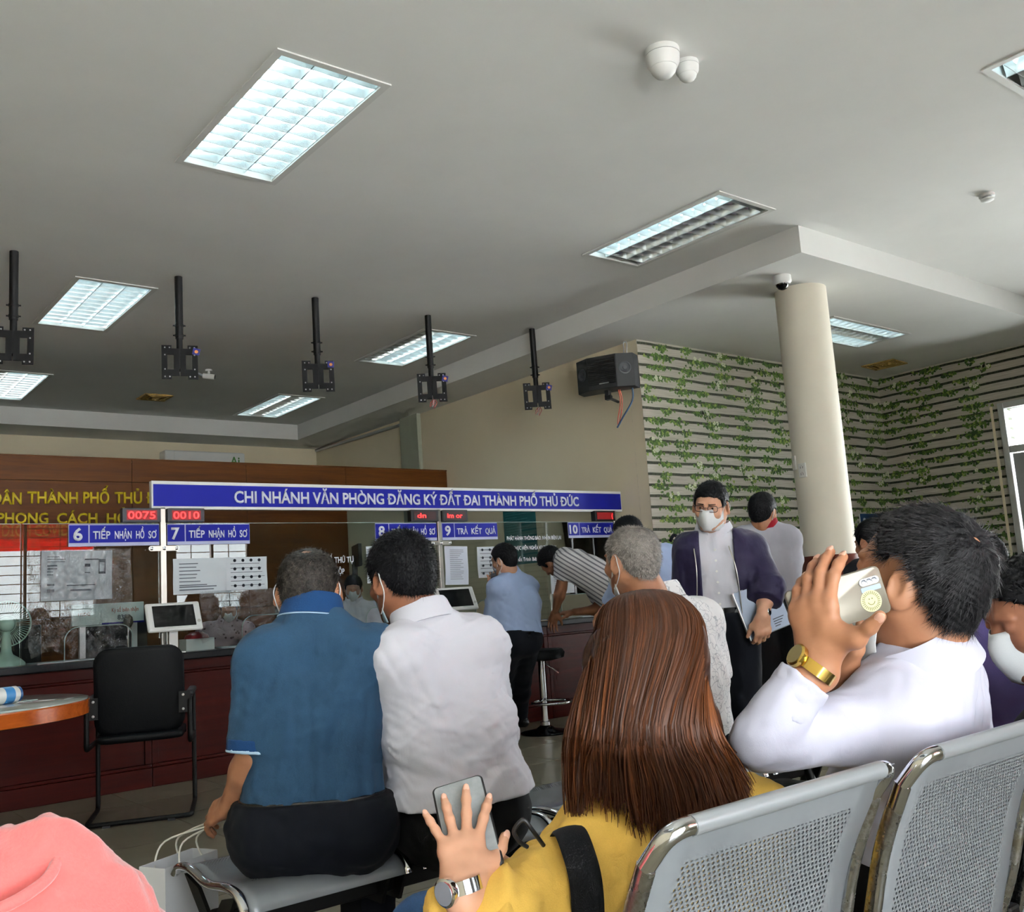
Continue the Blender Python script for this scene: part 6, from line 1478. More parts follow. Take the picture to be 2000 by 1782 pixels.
    mass.el(H.p(0, -.018, .025), (.082 * k, .104 * k, .092 * k), H.ax(), .05)
    mass.chain([H.p(0, -.05, .0), at(1262, 1430, 1.50), at(1282, 1520, 1.475), at(1330, 1570, 1.46)], [.070, .074, .055, .03], .05, axis=cdir(0, 0, 1), q=.62)
    mass.chain([H.p(-.06, .0, .0), at(1180, 1420, 1.50), at(1170, 1480, 1.48)], [.034, .028, .014], .05); mass.chain([H.p(.06, .0, .0), at(1350, 1420, 1.52), at(1380, 1520, 1.49)], [.034, .026, .012], .05)
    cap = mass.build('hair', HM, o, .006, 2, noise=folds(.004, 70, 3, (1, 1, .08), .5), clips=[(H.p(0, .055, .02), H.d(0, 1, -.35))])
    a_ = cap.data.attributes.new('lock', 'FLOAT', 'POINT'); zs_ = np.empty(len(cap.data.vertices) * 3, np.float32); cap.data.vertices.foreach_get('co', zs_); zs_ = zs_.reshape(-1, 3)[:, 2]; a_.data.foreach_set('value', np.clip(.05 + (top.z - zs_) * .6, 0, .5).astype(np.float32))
    r = np.random.RandomState(8); V = []; Fc = []; A = []
    ends = [(1128, 1585), (1150, 1560), (1200, 1540), (1235, 1600), (1300, 1612), (1340, 1612), (1380, 1600), (1420, 1585), (1455, 1575)]
    nS = 6600
    clumps = 150; ctab = [(r.uniform(0, 1), r.normal(0, 1, 3)) for _ in range(clumps)]
    for i in range(nS):
        ci = r.randint(clumps); cu_, cn = ctab[ci]; u = np.clip(cu_ + r.normal(0, .016), 0, 1)            # u: left..right fan
        ph = -1.0 + 2.0 * u; el = r.uniform(0, 1)
        th = ph * 1.75; rs_ = .93 + .09 * el; ell = lambda fi: H.p(math.sin(th) * .093 * rs_ * math.cos(fi), -.016 - math.cos(th) * .116 * rs_ * math.cos(fi), .028 + .094 * rs_ * math.sin(fi))
        root = H.p(ph * .016, .04 - .05 * el, .028 + .094 * rs_); over = ell(.75); side = ell(-.05)
        ex = np.interp(u, [0, .1, .35, .55, .8, 1], [1118, 1140, 1225, 1310, 1400, 1462]) + r.normal(0, 7) + cn[0] * 5; ey = np.interp(u, [0, .05, .1, .35, .45, .6, .85, 1], [1600, 1585, 1540, 1545, 1590, 1612, 1600, 1565]) + 22 * cn[1] + r.normal(0, 14)
        hug = math.sqrt(max(0, 1 - (2 * u - 1) ** 2)); dn = 1.50 - .075 * hug + .006 * cn[2] - .012 * el; mid = at(np.interp(u, [0, .5, 1], [1110, 1258, 1404]) + cn[0] * 5, 1425 + r.normal(0, 8), 1.53 - .125 * hug - .015 * el)
        e = at(ex, ey, dn); m2 = mid.lerp(e, .55) + CR * (.004 * cn[0])
        pts = [root, over, side, mid, m2, e]; Q = []
        for j in range(5):
            p0, p1, p2, p3 = pts[max(j - 1, 0)], pts[j], pts[j + 1], pts[min(j + 2, 5)]
            for s_ in range(4): v_ = s_ / 4; Q.append(.5 * ((2 * p1) + (p2 - p0) * v_ + (2 * p0 - 5 * p1 + 4 * p2 - p3) * v_ * v_ + (3 * p1 - p0 - 3 * p2 + p3) * v_ ** 3))
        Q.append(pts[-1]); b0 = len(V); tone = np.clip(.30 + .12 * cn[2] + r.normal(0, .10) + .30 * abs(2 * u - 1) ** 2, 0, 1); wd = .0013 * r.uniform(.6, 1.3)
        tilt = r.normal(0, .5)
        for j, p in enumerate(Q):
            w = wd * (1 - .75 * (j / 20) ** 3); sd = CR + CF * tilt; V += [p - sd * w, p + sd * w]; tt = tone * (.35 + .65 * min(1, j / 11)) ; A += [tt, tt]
        Fc += [(b0 + 2 * j, b0 + 2 * j + 1, b0 + 2 * j + 3, b0 + 2 * j + 2) for j in range(20)]
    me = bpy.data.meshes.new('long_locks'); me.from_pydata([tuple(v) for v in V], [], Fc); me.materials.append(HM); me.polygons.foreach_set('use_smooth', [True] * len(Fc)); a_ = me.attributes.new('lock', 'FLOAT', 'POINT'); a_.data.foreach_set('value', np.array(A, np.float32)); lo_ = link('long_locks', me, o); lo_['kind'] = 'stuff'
    settle(o, (P.x, P.y, .43))
    return wL
woman()
def slab_phone(name, label, c, wdir, ldir, w, l, th, body, screen, group=None, cams=False):
    """phone lying in the plane of wdir and ldir; screen on the side of wdir x ldir"""
    x = Vector(wdir).normalized(); y = Vector(ldir); y = (y - x * y.dot(x)).normalized(); z = x.cross(y); m = Matrix((x, y, z)).transposed().to_4x4(); m.translation = Vector(c)
    o = thing(name, label, 'phone', (0, 0, 0), 0, group); o.matrix_world = m
    base = rounded(w / 2, l / 2, .009); mb = MB(); mb.rings([[(a * (1 - i / (w / 2)), b * (1 - i / (l / 2)), zz) for a, b in base] for i, zz in ((.0015, -th / 2), (0, -th / 2 + .0015), (0, th / 2 - .0015), (.0015, th / 2))]); mb.build('casing', body, o, smooth=40)
    mb = MB(); b2 = rounded(w / 2 - .003, l / 2 - .003, .007); mb.prism([(a, b, th / 2 + .0001) for a, b in b2], (0, 0, .0005)); mb.build('screen', screen, o); return o
slab_phone('mobile_phone', 'dark mobile phone held under the woman spread fingers', at(912, 1614, 1.40), cdir(.93, .25, .1), cdir(-.2, .55, .82), .078, .155, .009, M_blackplastic, plain('phone_glass_sheen', '#8C9092', .08, var=.25, scale=30))  # screen colour is lightened to paint in the reflection on the glass

# ---- 5 the man on the phone
def phone_man():
    o = person('person', 'seated person in a lilac white shirt holding a phone to the ear', None)
    F = cdir(-.80, 0, .58); R = flat(F).cross(UP); P = at(1850, 1650, 1.78) + Vector((.0, .12, 0)); C = at(1842, 1480, 1.75) + Vector((0, .05, 0)); N = at(1806, 1310, 1.69); sL = at(1738, 1408, 1.60); sR = at(1840, 1330, 1.98)
    eL = at(1482, 1452, 1.50); wL = at(1598, 1292, 1.50); eR = at(1530, 1432, 1.70); wR = at(1640, 1318, 1.66)
    H = Head(at(1790, 1136, 1.68), cdir(-.66, .12, .74), cdir(.12, .98, -.06), 1.02)
    B = Solid(); torso(B, P, C, N, R, F, (sL, sR), .94); arm(B, sR, eR, wR, .74); L, feet = legs_seated(P, F, R, 1.0, .1); extend(B, L)
    fine = Solid(); arm(fine, sL.lerp(eL, .5), eL, wL, .74, rf=(.046, .036))
    hd = cdir(-.10, .98, .12); tips = hand(fine, wL + (wL - eL).normalized() * .004, hd, cdir(-.72, .05, -.68), cdir(.65, 0, -.75), (.05, .0, -.03, -.06), ((.50, .34, .2), (.48, .36, .2), (.5, .36, .2), (.52, .4, .2)), (1.35, -.15, .30, .15), 1.0)
    hr = Solid(); hand(hr, wR, cdir(-.12, .98, .1), cdir(.6, 0, .6), cdir(.3, .2, -.8), curl=((.9, 1.1, .6),) * 4, sc=.9)
    merged('body', [(B, .016, {}), (H.solid(N, .060), .0035, {}), (fine, .0024, {}), (hr, .005, {})], SK_TAN, o); nails(o, tips, M_nail)
    S = Solid(); torso(S, P, C, N, R, F, (sL, sR), 1.0, wide=1.04); S.rc(sL, eL, .052, .031, .02); S.rc(eL, wL, .030, .026, .008, clip=(wL + (eL - wL).normalized() * .035, wL - eL)); S.rc(sR, eR, .052, .031, .02); S.rc(eR, wR, .030, .026, .008, clip=(wR + (eR - wR).normalized() * .03, wR - eR))
    S.build('shirt', C_lilac, o, .0055, 1, inflate=.012, noise=folds(.005, 30, 51, (1, 1, .7), .55), clips=[(P - UP * .06, -UP)])
    for w_, e_ in ((wL, eL), (wR, eR)):
        dd = (w_ - e_).normalized(); cu = w_ - dd * .065; q = Solid(); q.rc(cu - dd * .05, cu + dd * .05, .0425, .0420, .01); q.build('cuff', C_lilac, o, .004, 1, clips=[(cu + dd * .032, dd), (cu - dd * .032, -dd)], noise=folds(.002, 60, 4))
    collar(o, C_lilac, at(1782, 1276, 1.69), cdir(-.40, .9, .02), F, .097, .034, .30, drop=.05, flare=.02)
    T = Solid(); extend(T, L); T.rc(P - R * .08, P + R * .08, .114, .114, .05); trousers(o, T, C_blackc, [], .009, .003, 9, .008); shoes(o, feet)
    dd = (wL - eL).normalized(); watch(o, wL - dd * .012, dd, cdir(-.9, .25, -.2), .037, plain('gold_dial', '#9E8F62', .1, .6), plain('gold_metal', '#C9A95A', .18, 1.0))
    hm = hairmat('hair_black_brown', '#0A0A0C', '#1C1B1D', .45); cap = H.hair('hair', hm, o, .013, [(-.2, -.062), (-.1, -.062), (-.064, -.045), (-.044, -.005), (-.022, .042), (.012, .05), (.02, .035), (.034, .04), (.046, .078), (.075, .104), (.2, .12)], .0032, 6, .002, top=.004, bald=(-.085, .085, .04, .018))
    whorl = H.p(0, -.085, .095)
    strands(o, 'hair_strands', hairmat('hair_strand_dark', '#0B0B0D', '#3A383A', .4), cap, 9000, .030, lambda p: (p - whorl).normalized() * .9 + H.f * .25, 7, .0006, .15, keep=lambda p: (p - H.p(0, -.085, .085)).length > .024 or rnd.random() < .2, jitter=.22)
    fm = facemask(o, H, M_mask, False, droop=.055)
    wire([H.p(-.03, .06, -.15), H.p(-.055, .02, -.16), H.p(-.07, -.02, -.12)], .002, M_loop, 'mask_loop', o)
    settle(o, (P.x, P.y, .43)); return H
HP = phone_man()
pc = at(1636, 1176, 1.556)
mp_ = slab_phone('mobile_phone', 'champagne gold phone with a round sticker at the man ear', pc, cdir(-.27, .95, .1), cdir(.88, .43, .12), .077, .162, .0085, plain('champagne_metal', '#6F695D', .35, .3, var=.04), plain('phone_glass_dark', '#0A0A0C', .05))
mb = MB(); mb.prism([(a * .5 + .012, b * 1.0 - .064 + .004, -.00435) for a, b in rounded(.018, .006, .006)] if False else [(b + .018, a + .058, -.0044) for a, b in rounded(.017, .006, .0058)], (0, 0, -.0012)); lb = mb.build('camera_bar', plain('camera_glass_black', '#0A0A0C', .08), mp_)
for k_ in (-.009, 0, .009):
    m2 = MB(); m2.lathe((.018, .058 + k_, -.0056), [(.0042, 0), (.0042, -.0006), (.002, -.0008)], 14); m2.build('lens', plain('lens_blue', '#1A2233', .05), lb)
mb = MB(); mb.prism([(b + .006, a + .058, -.0043) for a, b in rounded(.017, .004, .002)], (0, 0, -.0004)); mb.build('blue_label', plain('label_blue', '#8FA0B4', .5), mp_)
mb = MB(); mb.lathe((-.013, .052, -.0043), [(.0175, 0), (.0175, -.0005)], 28); stk = mb.build('round_sticker', plain('pale_gold_sticker', '#C9C690', .5, var=.08, scale=200), mp_)
M_olive = plain('sticker_ink', '#6E7040', .6)
for k_ in range(28):
    a = 2 * PI * k_ / 28; m2 = MB(); m2.box(-.0006, .0006, .0105, .0155, -.0051, -.0049, m=Matrix.Translation((-.013, .052, 0)) @ Matrix.Rotation(a, 4, 'Z')); m2.build('ray_mark', M_olive, stk)
mb = MB(); mb.tube([(-.013 + .006 * math.cos(a), .052 + .006 * math.sin(a), -.0051) for a in [1.9 + 2.6 * k / 10 for k in range(11)]], .0006, 5); mb.cyl((-.0095, .0545, -.0048), (-.0095, .0545, -.0053), .0012, n=8); mb.cyl((-.0095, .0495, -.0048), (-.0095, .0495, -.0053), .0012, n=8); mb.build('smile_mark', M_olive, stk)
# ---- 6 the standing man with folder
def standing_man():
    o = person('person', 'standing person in a dark purple jacket with mask, glasses and a folder', None); D0 = 5.05
    F = cdir(-.30, 0, -.95); R = flat(F).cross(UP)   # R: his own right, image left
    P = at(1412, 1212, D0); C = at(1410, 1120, D0); N = at(1396, 1048, D0 + .02); sR = at(1352, 1078, D0 + .04); sL = at(1462, 1076, D0 + .04)
    eL = at(1497, 1150, D0 - .12); wL = at(1490, 1203, D0 - .22); eR = at(1342, 1165, D0 + .06); wR = at(1352, 1240, D0 - .02)
    H = Head(at(1388, 990, D0 - .02), cdir(-.42, -.16, -.90), cdir(-.03, 1, -.12), 1.0)
    B = Solid(); torso(B, P, C, N, R, F, (sL, sR), .94); arm(B, sR, eR, wR); L, feet = legs_standing(P, F, R, 1.0); extend(B, L)
    fine = Solid(); arm(fine, eL.lerp(sL, .2), eL, wL); tips = hand(fine, wL, cdir(.0, -1, -.05), cdir(.1, .1, -1), cdir(-1, 0, -.1), (.1, .03, -.04, -.1), ((.5, .6, .4), (.55, .65, .4), (.6, .7, .4), (.65, .7, .4)), (.6, .35, .3, .2), 1.02); hand(fine, wR, cdir(.1, -1, 0), cdir(-1, 0, 0), cdir(0, 0, -1))
    merged('body', [(B, .016, {}), (H.solid(N, .056), .004, {}), (fine, .004, {})], SK_FAIR, o)
    S = Solid(); torso(S, P, C, N, R, F, (sL, sR), .98); U = (C - P).normalized(); S.build('shirt', C_white, o, .008, 2, inflate=.009, clips=[(P + U * .05, -U)], noise=folds(.004, 30, 61))
    J = Solid(); torso(J, P, C, N, R, F, (sL, sR), 1.0, wide=1.12); J.rc(sL, eL, .078, .070, .04); J.rc(eL, wL, .068, .060, .03, clip=(eL.lerp(wL, .5), wL - eL)); J.rc(sR, eR, .078, .068, .04); J.rc(eR, wR, .064, .052, .03, clip=(eR.lerp(wR, .9), wR - eR))
    fx, nx = flat(F), R
    nc = vec(N); f3 = vec(fx); r3 = vec(R)
    def opening(X, Y, Z):    # the jacket hangs open at the front
        x, y, z = X - nc[0], Y - nc[1], Z - nc[2]; lf = x * f3[0] + y * f3[1]; lr = x * r3[0] + y * r3[1]
        return np.minimum(.085 + .04 * np.clip(-z - .15, 0, .4) - np.abs(lr + .012), lf - .015)
    J.build('jacket', C_jacket, o, .008, 2, inflate=.02, clips=[(P - U * .03, -U), opening, (N + UP * .035, UP)], noise=folds(.006, 30, 62))
    JC = M_steel
    for q in (-1, 1): wire([N + R * (q * .088 + .01) + fx * .12 - UP * .06, C + R * (q * .10 + .01) + fx * .155, P + R * (q * .115) + fx * .15 + UP * .02], .003, JC, 'zip_edge', o)
    collar(o, C_white, N + UP * .045, cdir(0, 1, 0), F, .078, .034, .22, drop=.045, flare=.024); collar(o, C_jacket, N - UP * .02, UP, F, .088, .05, .9, 'jacket_collar', .045, .022)
    for k_ in range(6):
        m2 = MB(); m2.lathe(C + fx * (.112 + .012 * math.sin(k_ * .6)) + UP * (.12 - .055 * k_) + R * .012, [(.006, 0), (.006, .003)], 10, axis=fx); m2.build('button', M_white, o)
    T = Solid(); extend(T, L); T.rc(P - R * .06 + U * .06, P + R * .06 + U * .06, .105, .105, .05); trousers(o, T, C_navy, [(P + U * .062, U)], .011, .003, 13); belt(o, P + U * .05, U, R, flat(F), .178, .126, .017)
    mb = MB(); mb.box(-.02, .02, -.004, .004, -.018, .018, m=Matrix.Translation(P + U * .05 + fx * .131) @ Matrix.Rotation(math.atan2(R.y, R.x), 4, 'Z')); mb.build('belt_buckle', M_chrome, o); shoes(o, feet)
    dd = (wL - eL).normalized(); watch(o, wL - dd * .02, dd, cdir(.75, .1, -.6), .030, plain('dark_dial', '#15171C', .1), M_chrome)
    cap = H.hair('hair', HR_BLACK, o, .011, [(-.2, -.06), (-.09, -.06), (-.05, -.045), (-.03, -.01), (-.014, .034), (.012, .034), (.02, .004), (.036, .006), (.048, .052), (.085, .07), (.2, .075)], .004, 7, .0013, top=.006, freq=380); strands(o, 'hair_strands', HR_BLACK, cap, 2500, .016, lambda p: (p - H.p(0, -.06, .12)), 8, .001, .45)
    facemask(o, H, M_mask); glasses(o, H, plain('dark_spectacle_frame', '#2A1A16', .3)); settle(o, (P.x, P.y, 0))
    for q in (-1, 1):
        S = Solid(); S.el(H.p(q * .031, .0925, .0115), (.0055, .0025, .0055), H.ax(), .002); S.build('iris', plain('iris_brown', '#1B0F0A', .2), o, .0012, 0); S = Solid(); S.rc(H.p(q * .014, .1, .031), H.p(q * .046, .088, .033), .003, .002, .004); S.build('eyebrow', HR_BLACK, o, .002, 0)
    settle(o, (P.x, P.y, 0))
    return wL
wS = standing_man()
a_, b_, c_, d_ = at(1428, 1172, 4.88), at(1466, 1253, 4.86), at(1548, 1219, 4.90), at(1513, 1150, 4.92)
x_ = (c_ - b_).normalized(); y_ = ((a_ - b_) - x_ * (a_ - b_).dot(x_)).normalized(); m_ = Matrix((x_, y_, x_.cross(y_))).transposed().to_4x4(); m_.translation = b_
fo = thing('document_folder', 'clear folder of white papers held by the standing man', 'folder'); fo.matrix_world = m_; fw, fh = .24, .25
mb = MB(); mb.box(0, fw, 0, fh, -.012, -.009); mb.build('back_cover', plain('grey_folder_plastic', '#A9B4BC', .3), fo)
for k_ in range(5): m2 = MB(); m2.box(.008, fw - .006, .006, fh - .004, -.008 + .0022 * k_, -.0066 + .0022 * k_); m2.build('sheet', plain('blue_white_paper', '#CBD8EA', .7, var=.02), fo)
mb = MB(); mb.box(0, fw, 0, fh, .004, .005); mb.build('clear_cover', glass_mat('clear_cover_plastic', (.97, .98, .99), 1.3), fo); mb = MB(); mb.box(0, .006, 0, fh, -.013, .006); mb.build('spine', M_alu, fo)
for k_ in range(4): m2 = MB(); m2.box(.15, .15 + .03 + .01 * k_, .02 + .012 * k_, .024 + .012 * k_, .003, .0045); m2.build('print_line', M_ink, fo)

# ---- simpler builds for the people further away
def far_person(label, D, head, f, u, N, C, P, shL, shR, aL, aR, shirt, pants, hair, skin_m, F, sleeve=(.9, .9), mask=M_mask, hs=1.0, sc=.98, seated=False, hair_th=.013, extra=None, h=.010, stripe=None, collar_m=None, tuck=True, specs=False, foot=None, glass_m=None, ffold=.005):
    o = person('person', label, None); R = flat(F).cross(UP); H = Head(head, f, u, hs)
    (eL, wL), (eR, wR) = aL, aR; B = Solid(); torso(B, P, C, N, R, F, (shL, shR), sc * .93); arm(B, shL, eL, wL, .97); arm(B, shR, eR, wR, .97)
    if seated: L, feet = legs_seated(P, F, R, .98, .08)
    else:
        L, feet = legs_standing(P, F, R, .98)
        if foot is not None:
            L = Solid(); feet = []
            for q in (-1, 1):
                hj = Vector(P) + R * q * .085; an = Vector((foot[0], foot[1], .08)) + R * q * .1; kn = hj.lerp(an, .5) + flat(F) * .05; leg(L, hj, kn, an, None, .98); feet.append((an, an + flat(F) * .15))
            L.rc(Vector(P) - R * .06, Vector(P) + R * .06, .105, .105, .05)
    extend(B, L); hs_ = Solid()
    for e_, w_, tsd in ((eL, wL, R), (eR, wR, -R)): hand(hs_, w_, (w_ - e_), UP + flat(F) * -.2, tsd, curl=((.35, .5, .3),) * 4)
    merged('body', [(B, .018, {}), (H.solid(N, .056), .0055, {}), (hs_, .006, {})], skin_m, o)
    U = (C - P).normalized(); S = Solid(); torso(S, P, C, N, R, F, (shL, shR), sc, wide=1.05)
    for s_, e_, w_, sl in ((shL, eL, wL, sleeve[0]), (shR, eR, wR, sleeve[1])):
        if sl <= 1: S.rc(s_, e_, .068, .064, .04, clip=(s_.lerp(e_, sl), e_ - s_))
        else: S.rc(s_, e_, .068, .060, .04); S.rc(e_, w_, .056, .044, .03, clip=(e_.lerp(w_, sl - 1), w_ - e_))
    ob = S.build('shirt', shirt, o, h, 2, inflate=.012, clips=[(P + U * (.045 if tuck else -.05), -U)], noise=folds(ffold, 36, int(head[0] * 100) % 97))
    if stripe is not None:
        V = np.empty(len(ob.data.vertices) * 3, np.float32); ob.data.vertices.foreach_get('co', V); V = V.reshape(-1, 3); a = ob.data.attributes.new('stripe', 'FLOAT', 'POINT'); val = (V - vec(C)) @ vec(stripe.normalized())
        sd = (V - vec(C)) @ vec(flat(F)); a.data.foreach_set('value', (val + 10 + .3 * np.abs(sd) * 0).astype(np.float32))
    collar(o, collar_m or shirt, N + (H.c - N).normalized() * .045, (H.c - N).normalized(), F, .076, .034, .3, drop=.034, flare=.015)
    T = Solid(); extend(T, L); T.rc(P - R * .06 + U * .05, P + R * .06 + U * .05, .105, .105, .05); trousers(o, T, pants, [(P + U * .06, U)], .016, .003, 17, .018); belt(o, P + U * .05, U, R, flat(F), .186, .134, .015); shoes(o, feet)
    cap = H.hair('hair', hair, o, hair_th, None, .0045, int(head[1] * 100) % 89, .0015, top=.006, freq=380); strands(o, 'hair_strands', hair, cap, 1200, .018, lambda p: (p - H.p(0, -.06, .12)), 9, .0012, .4)
    if mask is not None: facemask(o, H, mask)
    if specs: glasses(o, H, plain('black_spectacle_frame', '#15151A', .3))
    if extra: extra(o, H)
    settle(o, (P.x, P.y, .43 if seated else 0)); return o
A = lambda x, y, d: at(x, y, d)
# 7 man with red collar behind the standing man
d = 6.55
def rib(o, H):
    for a, b in ((A(1536, 1042, d), A(1542, 1098, d)),):
        c = a.lerp(b, .93); dd = (b - a).normalized(); q = Solid(); q.rc(c - dd * .05, c + dd * .05, .079, .078, .01); q.build('sleeve_rib', C_redc, o, .006, 1, clips=[(c + dd * .016, dd), (c - dd * .016, -dd)])
far_person('standing person in a pale grey polo with red collar, seen from behind', d, A(1490, 1000, d), cdir(.62, -.1, .75), cdir(0, 1, 0), A(1496, 1036, d), A(1506, 1100, d), A(1515, 1178, d), A(1452, 1054, d), A(1540, 1052, d - .03), (A(1450, 1110, d), A(1470, 1130, d + .2)), (A(1546, 1100, d), A(1530, 1125, d + .25)), C_grey, C_blackc, HR_BLACK, SK_TAN, cdir(.25, 0, .97), (.9, .88), M_mask, 1.0, extra=rib, collar_m=C_redc, tuck=False, specs=True)
# 8 man in sky blue shirt leaning on the counter
d = 7.75
far_person('person in a sky blue shirt leaning on the counter with a hand to the mouth', d, A(984, 1094, d), cdir(-.80, -.28, .52), cdir(-.2, .95, .1), A(1000, 1130, d), A(1012, 1182, d - .05), A(1014, 1252, d - .15), A(972, 1150, d - .14), A(1030, 1146, d + .12), (A(962, 1212, d - .1), A(962, 1150, d + .02)), (A(1030, 1200, d + .3), A(990, 1212, d + .45)), C_sky, C_navy, HR_BLACK, SK_FAIR, cdir(-.55, 0, .83), (1.7, 1.7), M_mask, 1.0, 1.02, specs=True, foot=atz(1000, 1424, .0), h=.009)
slab_phone('mobile_phone', 'black phone in the hand of the man in sky blue', A(967, 1137, 7.76), cdir(.9, 0, .2), cdir(0, 1, .1), .07, .14, .01, M_blackplastic, M_blackplastic)
# 9 man in striped shirt bent over the counter
d = 7.9
far_person('person in a grey and white striped shirt bent over the counter writing', d, A(1078, 1098, d + .1), cdir(-.45, -.80, .35), cdir(-.75, .62, .15), A(1106, 1090, d + .02), A(1150, 1118, d - .05), A(1222, 1182, d - .2), A(1104, 1100, d - .14), A(1128, 1094, d + .16), (A(1096, 1150, d - .1), A(1084, 1196, d + .0)), (A(1182, 1190, d + .1), A(1118, 1196, d + .1)), C_stripe, C_blackc, HR_BLACK, SK_TAN, cdir(-.62, -.55, .55), (.6, .8), None, 1.0, 1.0, stripe=cdir(.5, .85, 0), h=.009, foot=atz(1225, 1395, 0), tuck=False, ffold=.003)
# 10 person in pale blue behind the grey-haired man
d = 6.6
far_person('person with black hair and pale blue shirt behind the grey-haired man', d, A(1226, 1047, d), cdir(-.7, -.35, .6), cdir(-.15, .97, .1), A(1256, 1078, d), A(1285, 1130, d), A(1305, 1200, d), A(1222, 1096, d - .1), A(1302, 1088, d + .1), (A(1210, 1150, d), A(1180, 1190, d + .1)), (A(1320, 1150, d + .1), A(1260, 1180, d + .3)), C_sky, C_navy, HR_BLACK, SK_TAN, cdir(-.6, 0, .8), (1.7, 1.7), None, 1.0, 1.0)
# 11 masked man at the right edge
d = 2.05
far_person('seated person with white mask bending down at the right edge', d, A(2024, 1208, d), cdir(-.92, -.30, -.14), cdir(-.22, .95, .05), A(2110, 1310, d + .1), A(2140, 1450, d + .12), A(2150, 1580, d + .15), A(2120, 1390, d - .05), A(2130, 1340, d + .28), (A(2080, 1500, d - .05), A(2000, 1540, d + .1)), (A(2050, 1440, d + .25), A(1980, 1490, d + .3)), C_dark, C_blackc, HR_BLACK, SK_DARK, cdir(-.85, 0, .5), (1.8, 1.8), M_mask, 1.02, 1.0, seated=True, hair_th=.012, h=.008)
# 12 purple back between the phone man and the right edge
d = 2.7
far_person('seated person in purple mostly hidden behind the man on the phone', d, A(1900, 1120, d), cdir(-.2, -.3, .9), cdir(0, 1, .2), A(1925, 1185, d), A(1932, 1320, d), A(1935, 1495, d), A(1870, 1215, d - .02), A(1990, 1205, d + .03), (A(1860, 1310, d), A(1840, 1370, d + .2)), (A(2000, 1300, d + .05), A(1990, 1370, d + .25)), C_purple, C_blackc, HR_BLACK, SK_TAN, cdir(-.2, 0, .97), (.9, .9), None, .9, .95, seated=True)
# 13 dark head beyond the phone man's forehead
d = 5.2
far_person('standing person of whom only black hair shows beside the column', d, A(1706, 1062, d), cdir(-.4, -.3, .8), cdir(0, 1, .1), A(1722, 1105, d), A(1728, 1190, d), A(1730, 1270, d), A(1682, 1125, d), A(1770, 1120, d), (A(1680, 1190, d), A(1660, 1230, d + .2)), (A(1775, 1190, d), A(1750, 1230, d + .2)), C_dark, C_blackc, HR_BLACK, SK_TAN, cdir(-.4, 0, .9), (.9, .9), None, 1.0, .98)
# 14, 15 clerks behind the glass
d = 9.0
far_person('clerk in a pink dotted blouse behind the glass left of the man in blue', d, A(448, 1190, d), cdir(.15, -.3, -.9), cdir(0, 1, -.2), A(442, 1222, d), A(430, 1262, d), A(425, 1330, d), A(402, 1234, d), A(480, 1232, d), (A(392, 1268, d - .1), A(410, 1285, d - .3)), (A(490, 1265, d - .1), A(465, 1285, d - .3)), C_dots, C_blackc, HR_BLACK, SK_TAN, cdir(.1, 0, -1), (1.6, 1.6), M_mask, .95, .92, seated=True)
d = 9.3
far_person('masked clerk with black hair behind the glass between the two seated men', d, A(690, 1150, d), cdir(.1, -.2, -.95), cdir(0, 1, -.15), A(692, 1182, d), A(694, 1235, d), A(694, 1300, d), A(655, 1196, d), A(732, 1192, d), (A(648, 1230, d - .1), A(668, 1245, d - .35)), (A(740, 1225, d - .1), A(715, 1243, d - .35)), C_white, C_blackc, HR_BLACK, SK_FAIR, cdir(.05, 0, -1), (1.6, 1.6), M_mask, .95, .92, seated=True)
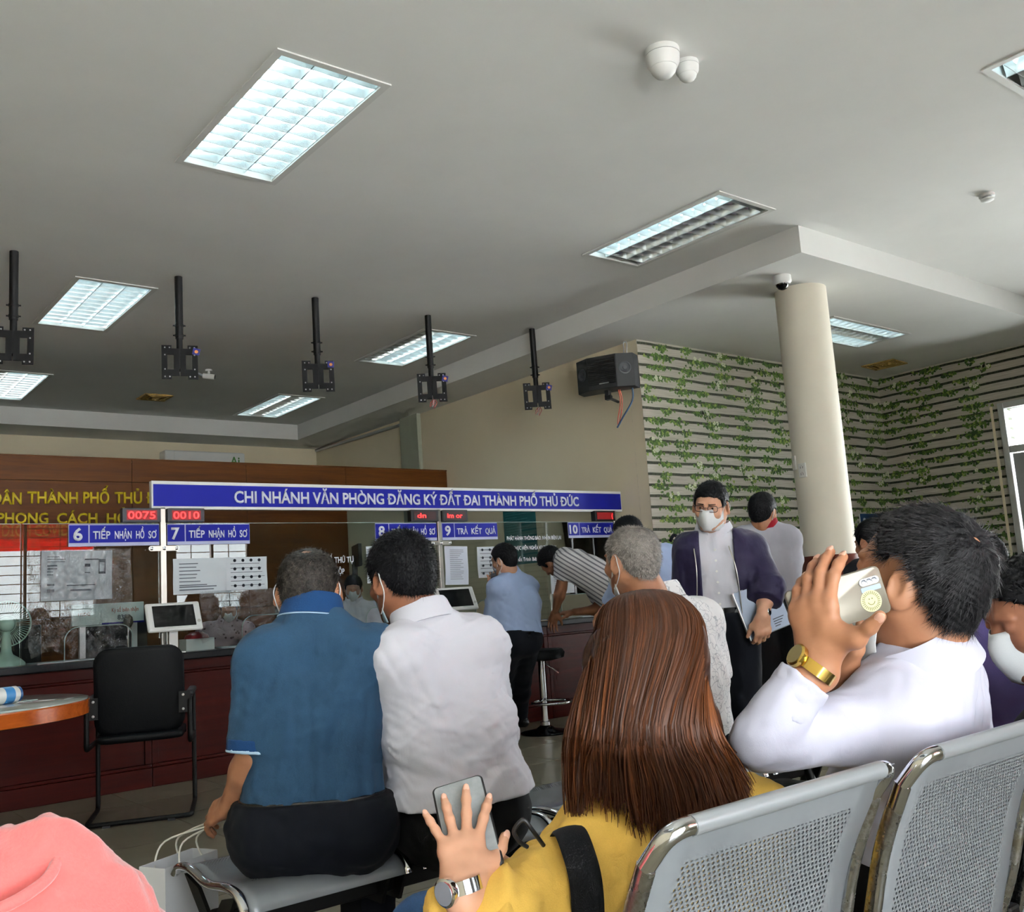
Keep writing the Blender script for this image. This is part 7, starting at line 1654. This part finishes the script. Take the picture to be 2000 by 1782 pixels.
# 16 pink hooded person in the lower left corner
def pink():
    o = person('person', 'person in a pink hooded fleece at the lower left corner', None); d = .98
    F = cdir(-.25, -.3, .9); R = flat(F).cross(UP); N = at(60, 1960, d); C = at(40, 2060, d + .02); P = at(60, 2200, d + .1)
    H = Head(at(45, 1880, d + .10), cdir(-.3, -.75, .55), cdir(.1, .6, .75), .95); sL = at(-100, 2000, d); sR = at(170, 1960, d + .05); eR = at(215, 2050, d); wR = at(150, 2150, d + .25); eL = at(-130, 2050, d); wL = at(-50, 2150, d + .25)
    B = Solid(); torso(B, P, C, N, R, F, (sL, sR), .82); arm(B, sL, eL, wL, .9); arm(B, sR, eR, wR, .9); L, feet = legs_seated(P, F, R, .9, .05, kneelen=.36); extend(B, L); hs = Solid(); hand(hs, wL, wL - eL, UP, R); hand(hs, wR, wR - eR, UP, -R)
    merged('body', [(B, .016, {}), (H.solid(N, .05), .005, {}), (hs, .005, {})], SK_FAIR, o)
    S = Solid(); torso(S, P, C, N, R, F, (sL, sR), .88, wide=1.05); S.rc(sR, eR, .07, .06, .04); S.rc(eR, wR, .058, .05, .04); S.rc(sL, eL, .07, .06, .04); S.rc(eL, wL, .058, .05, .04)
    S.build('fleece', C_pink, o, .006, 2, inflate=.014, noise=folds(.006, 30, 71))
    Q = Solid(); Q.el(H.p(0, -.01, .02), (.095, .112, .105), H.ax(), .05); Q.chain([at(20, 1800, d - .03), at(62, 1720, d - .01), at(86, 1675, d), at(95, 1638, d + .01)], [.060, .034, .017, .008], .03); Q.chain([at(112, 1660, d), at(150, 1730, d), at(165, 1820, d)], [.014, .022, .04], .04); Q.chain([at(-60, 1730, d), at(20, 1790, d), at(100, 1850, d), at(140, 1900, d)], [.04, .06, .075, .07], .05)
    Q.build('hood', C_pink, o, .005, 2, inflate=.004, noise=folds(.006, 44, 72, (1, 1, 1), .5))
    wire([at(96, 1622, d - .005), at(112, 1665, d - .022), at(98, 1710, d - .055), at(45, 1752, d - .085), at(-20, 1785, d - .10)], .006, C_pink, 'hood_seam', o)
    T = Solid(); extend(T, L); trousers(o, T, C_denim, [], .01, .003, 3); shoes(o, feet); settle(o, (P.x, P.y, .3))
pink()
# seats under people whose chairs the photograph hides
ps_ = at(60, 2200, 1.08); sl_ = thing('plastic_stool', 'low stool under the person in the pink fleece', 'stool', (ps_.x, ps_.y, 0))
mb = MB(); mb.lathe((0, 0, .40), [(.14, 0), (.15, .012), (.145, .03), (.05, .035)], 28); mb.build('seat', M_blackplastic, sl_, smooth=40)
for k_ in range(4):
    a = PI / 4 + k_ * PI / 2; m2 = MB(); m2.cyl((.16 * math.cos(a), .16 * math.sin(a), 0), (.1 * math.cos(a), .1 * math.sin(a), .405), .014); m2.build('leg', M_blackplastic, sl_, smooth=60)
for (px, py, dd_), lab in (((425, 1330, 9.0), 'black chair under the clerk in the pink dotted blouse'), ((694, 1300, 9.3), 'black chair under the clerk between the two seated men')):
    q = at(px, py, dd_); ch = copy_tree(vc); ch.location = (q.x, q.y + .2, 0); ch.rotation_euler = (0, 0, PI); ch['label'] = lab; ch['group'] = 'black tube chairs'
vc['group'] = 'black tube chairs'
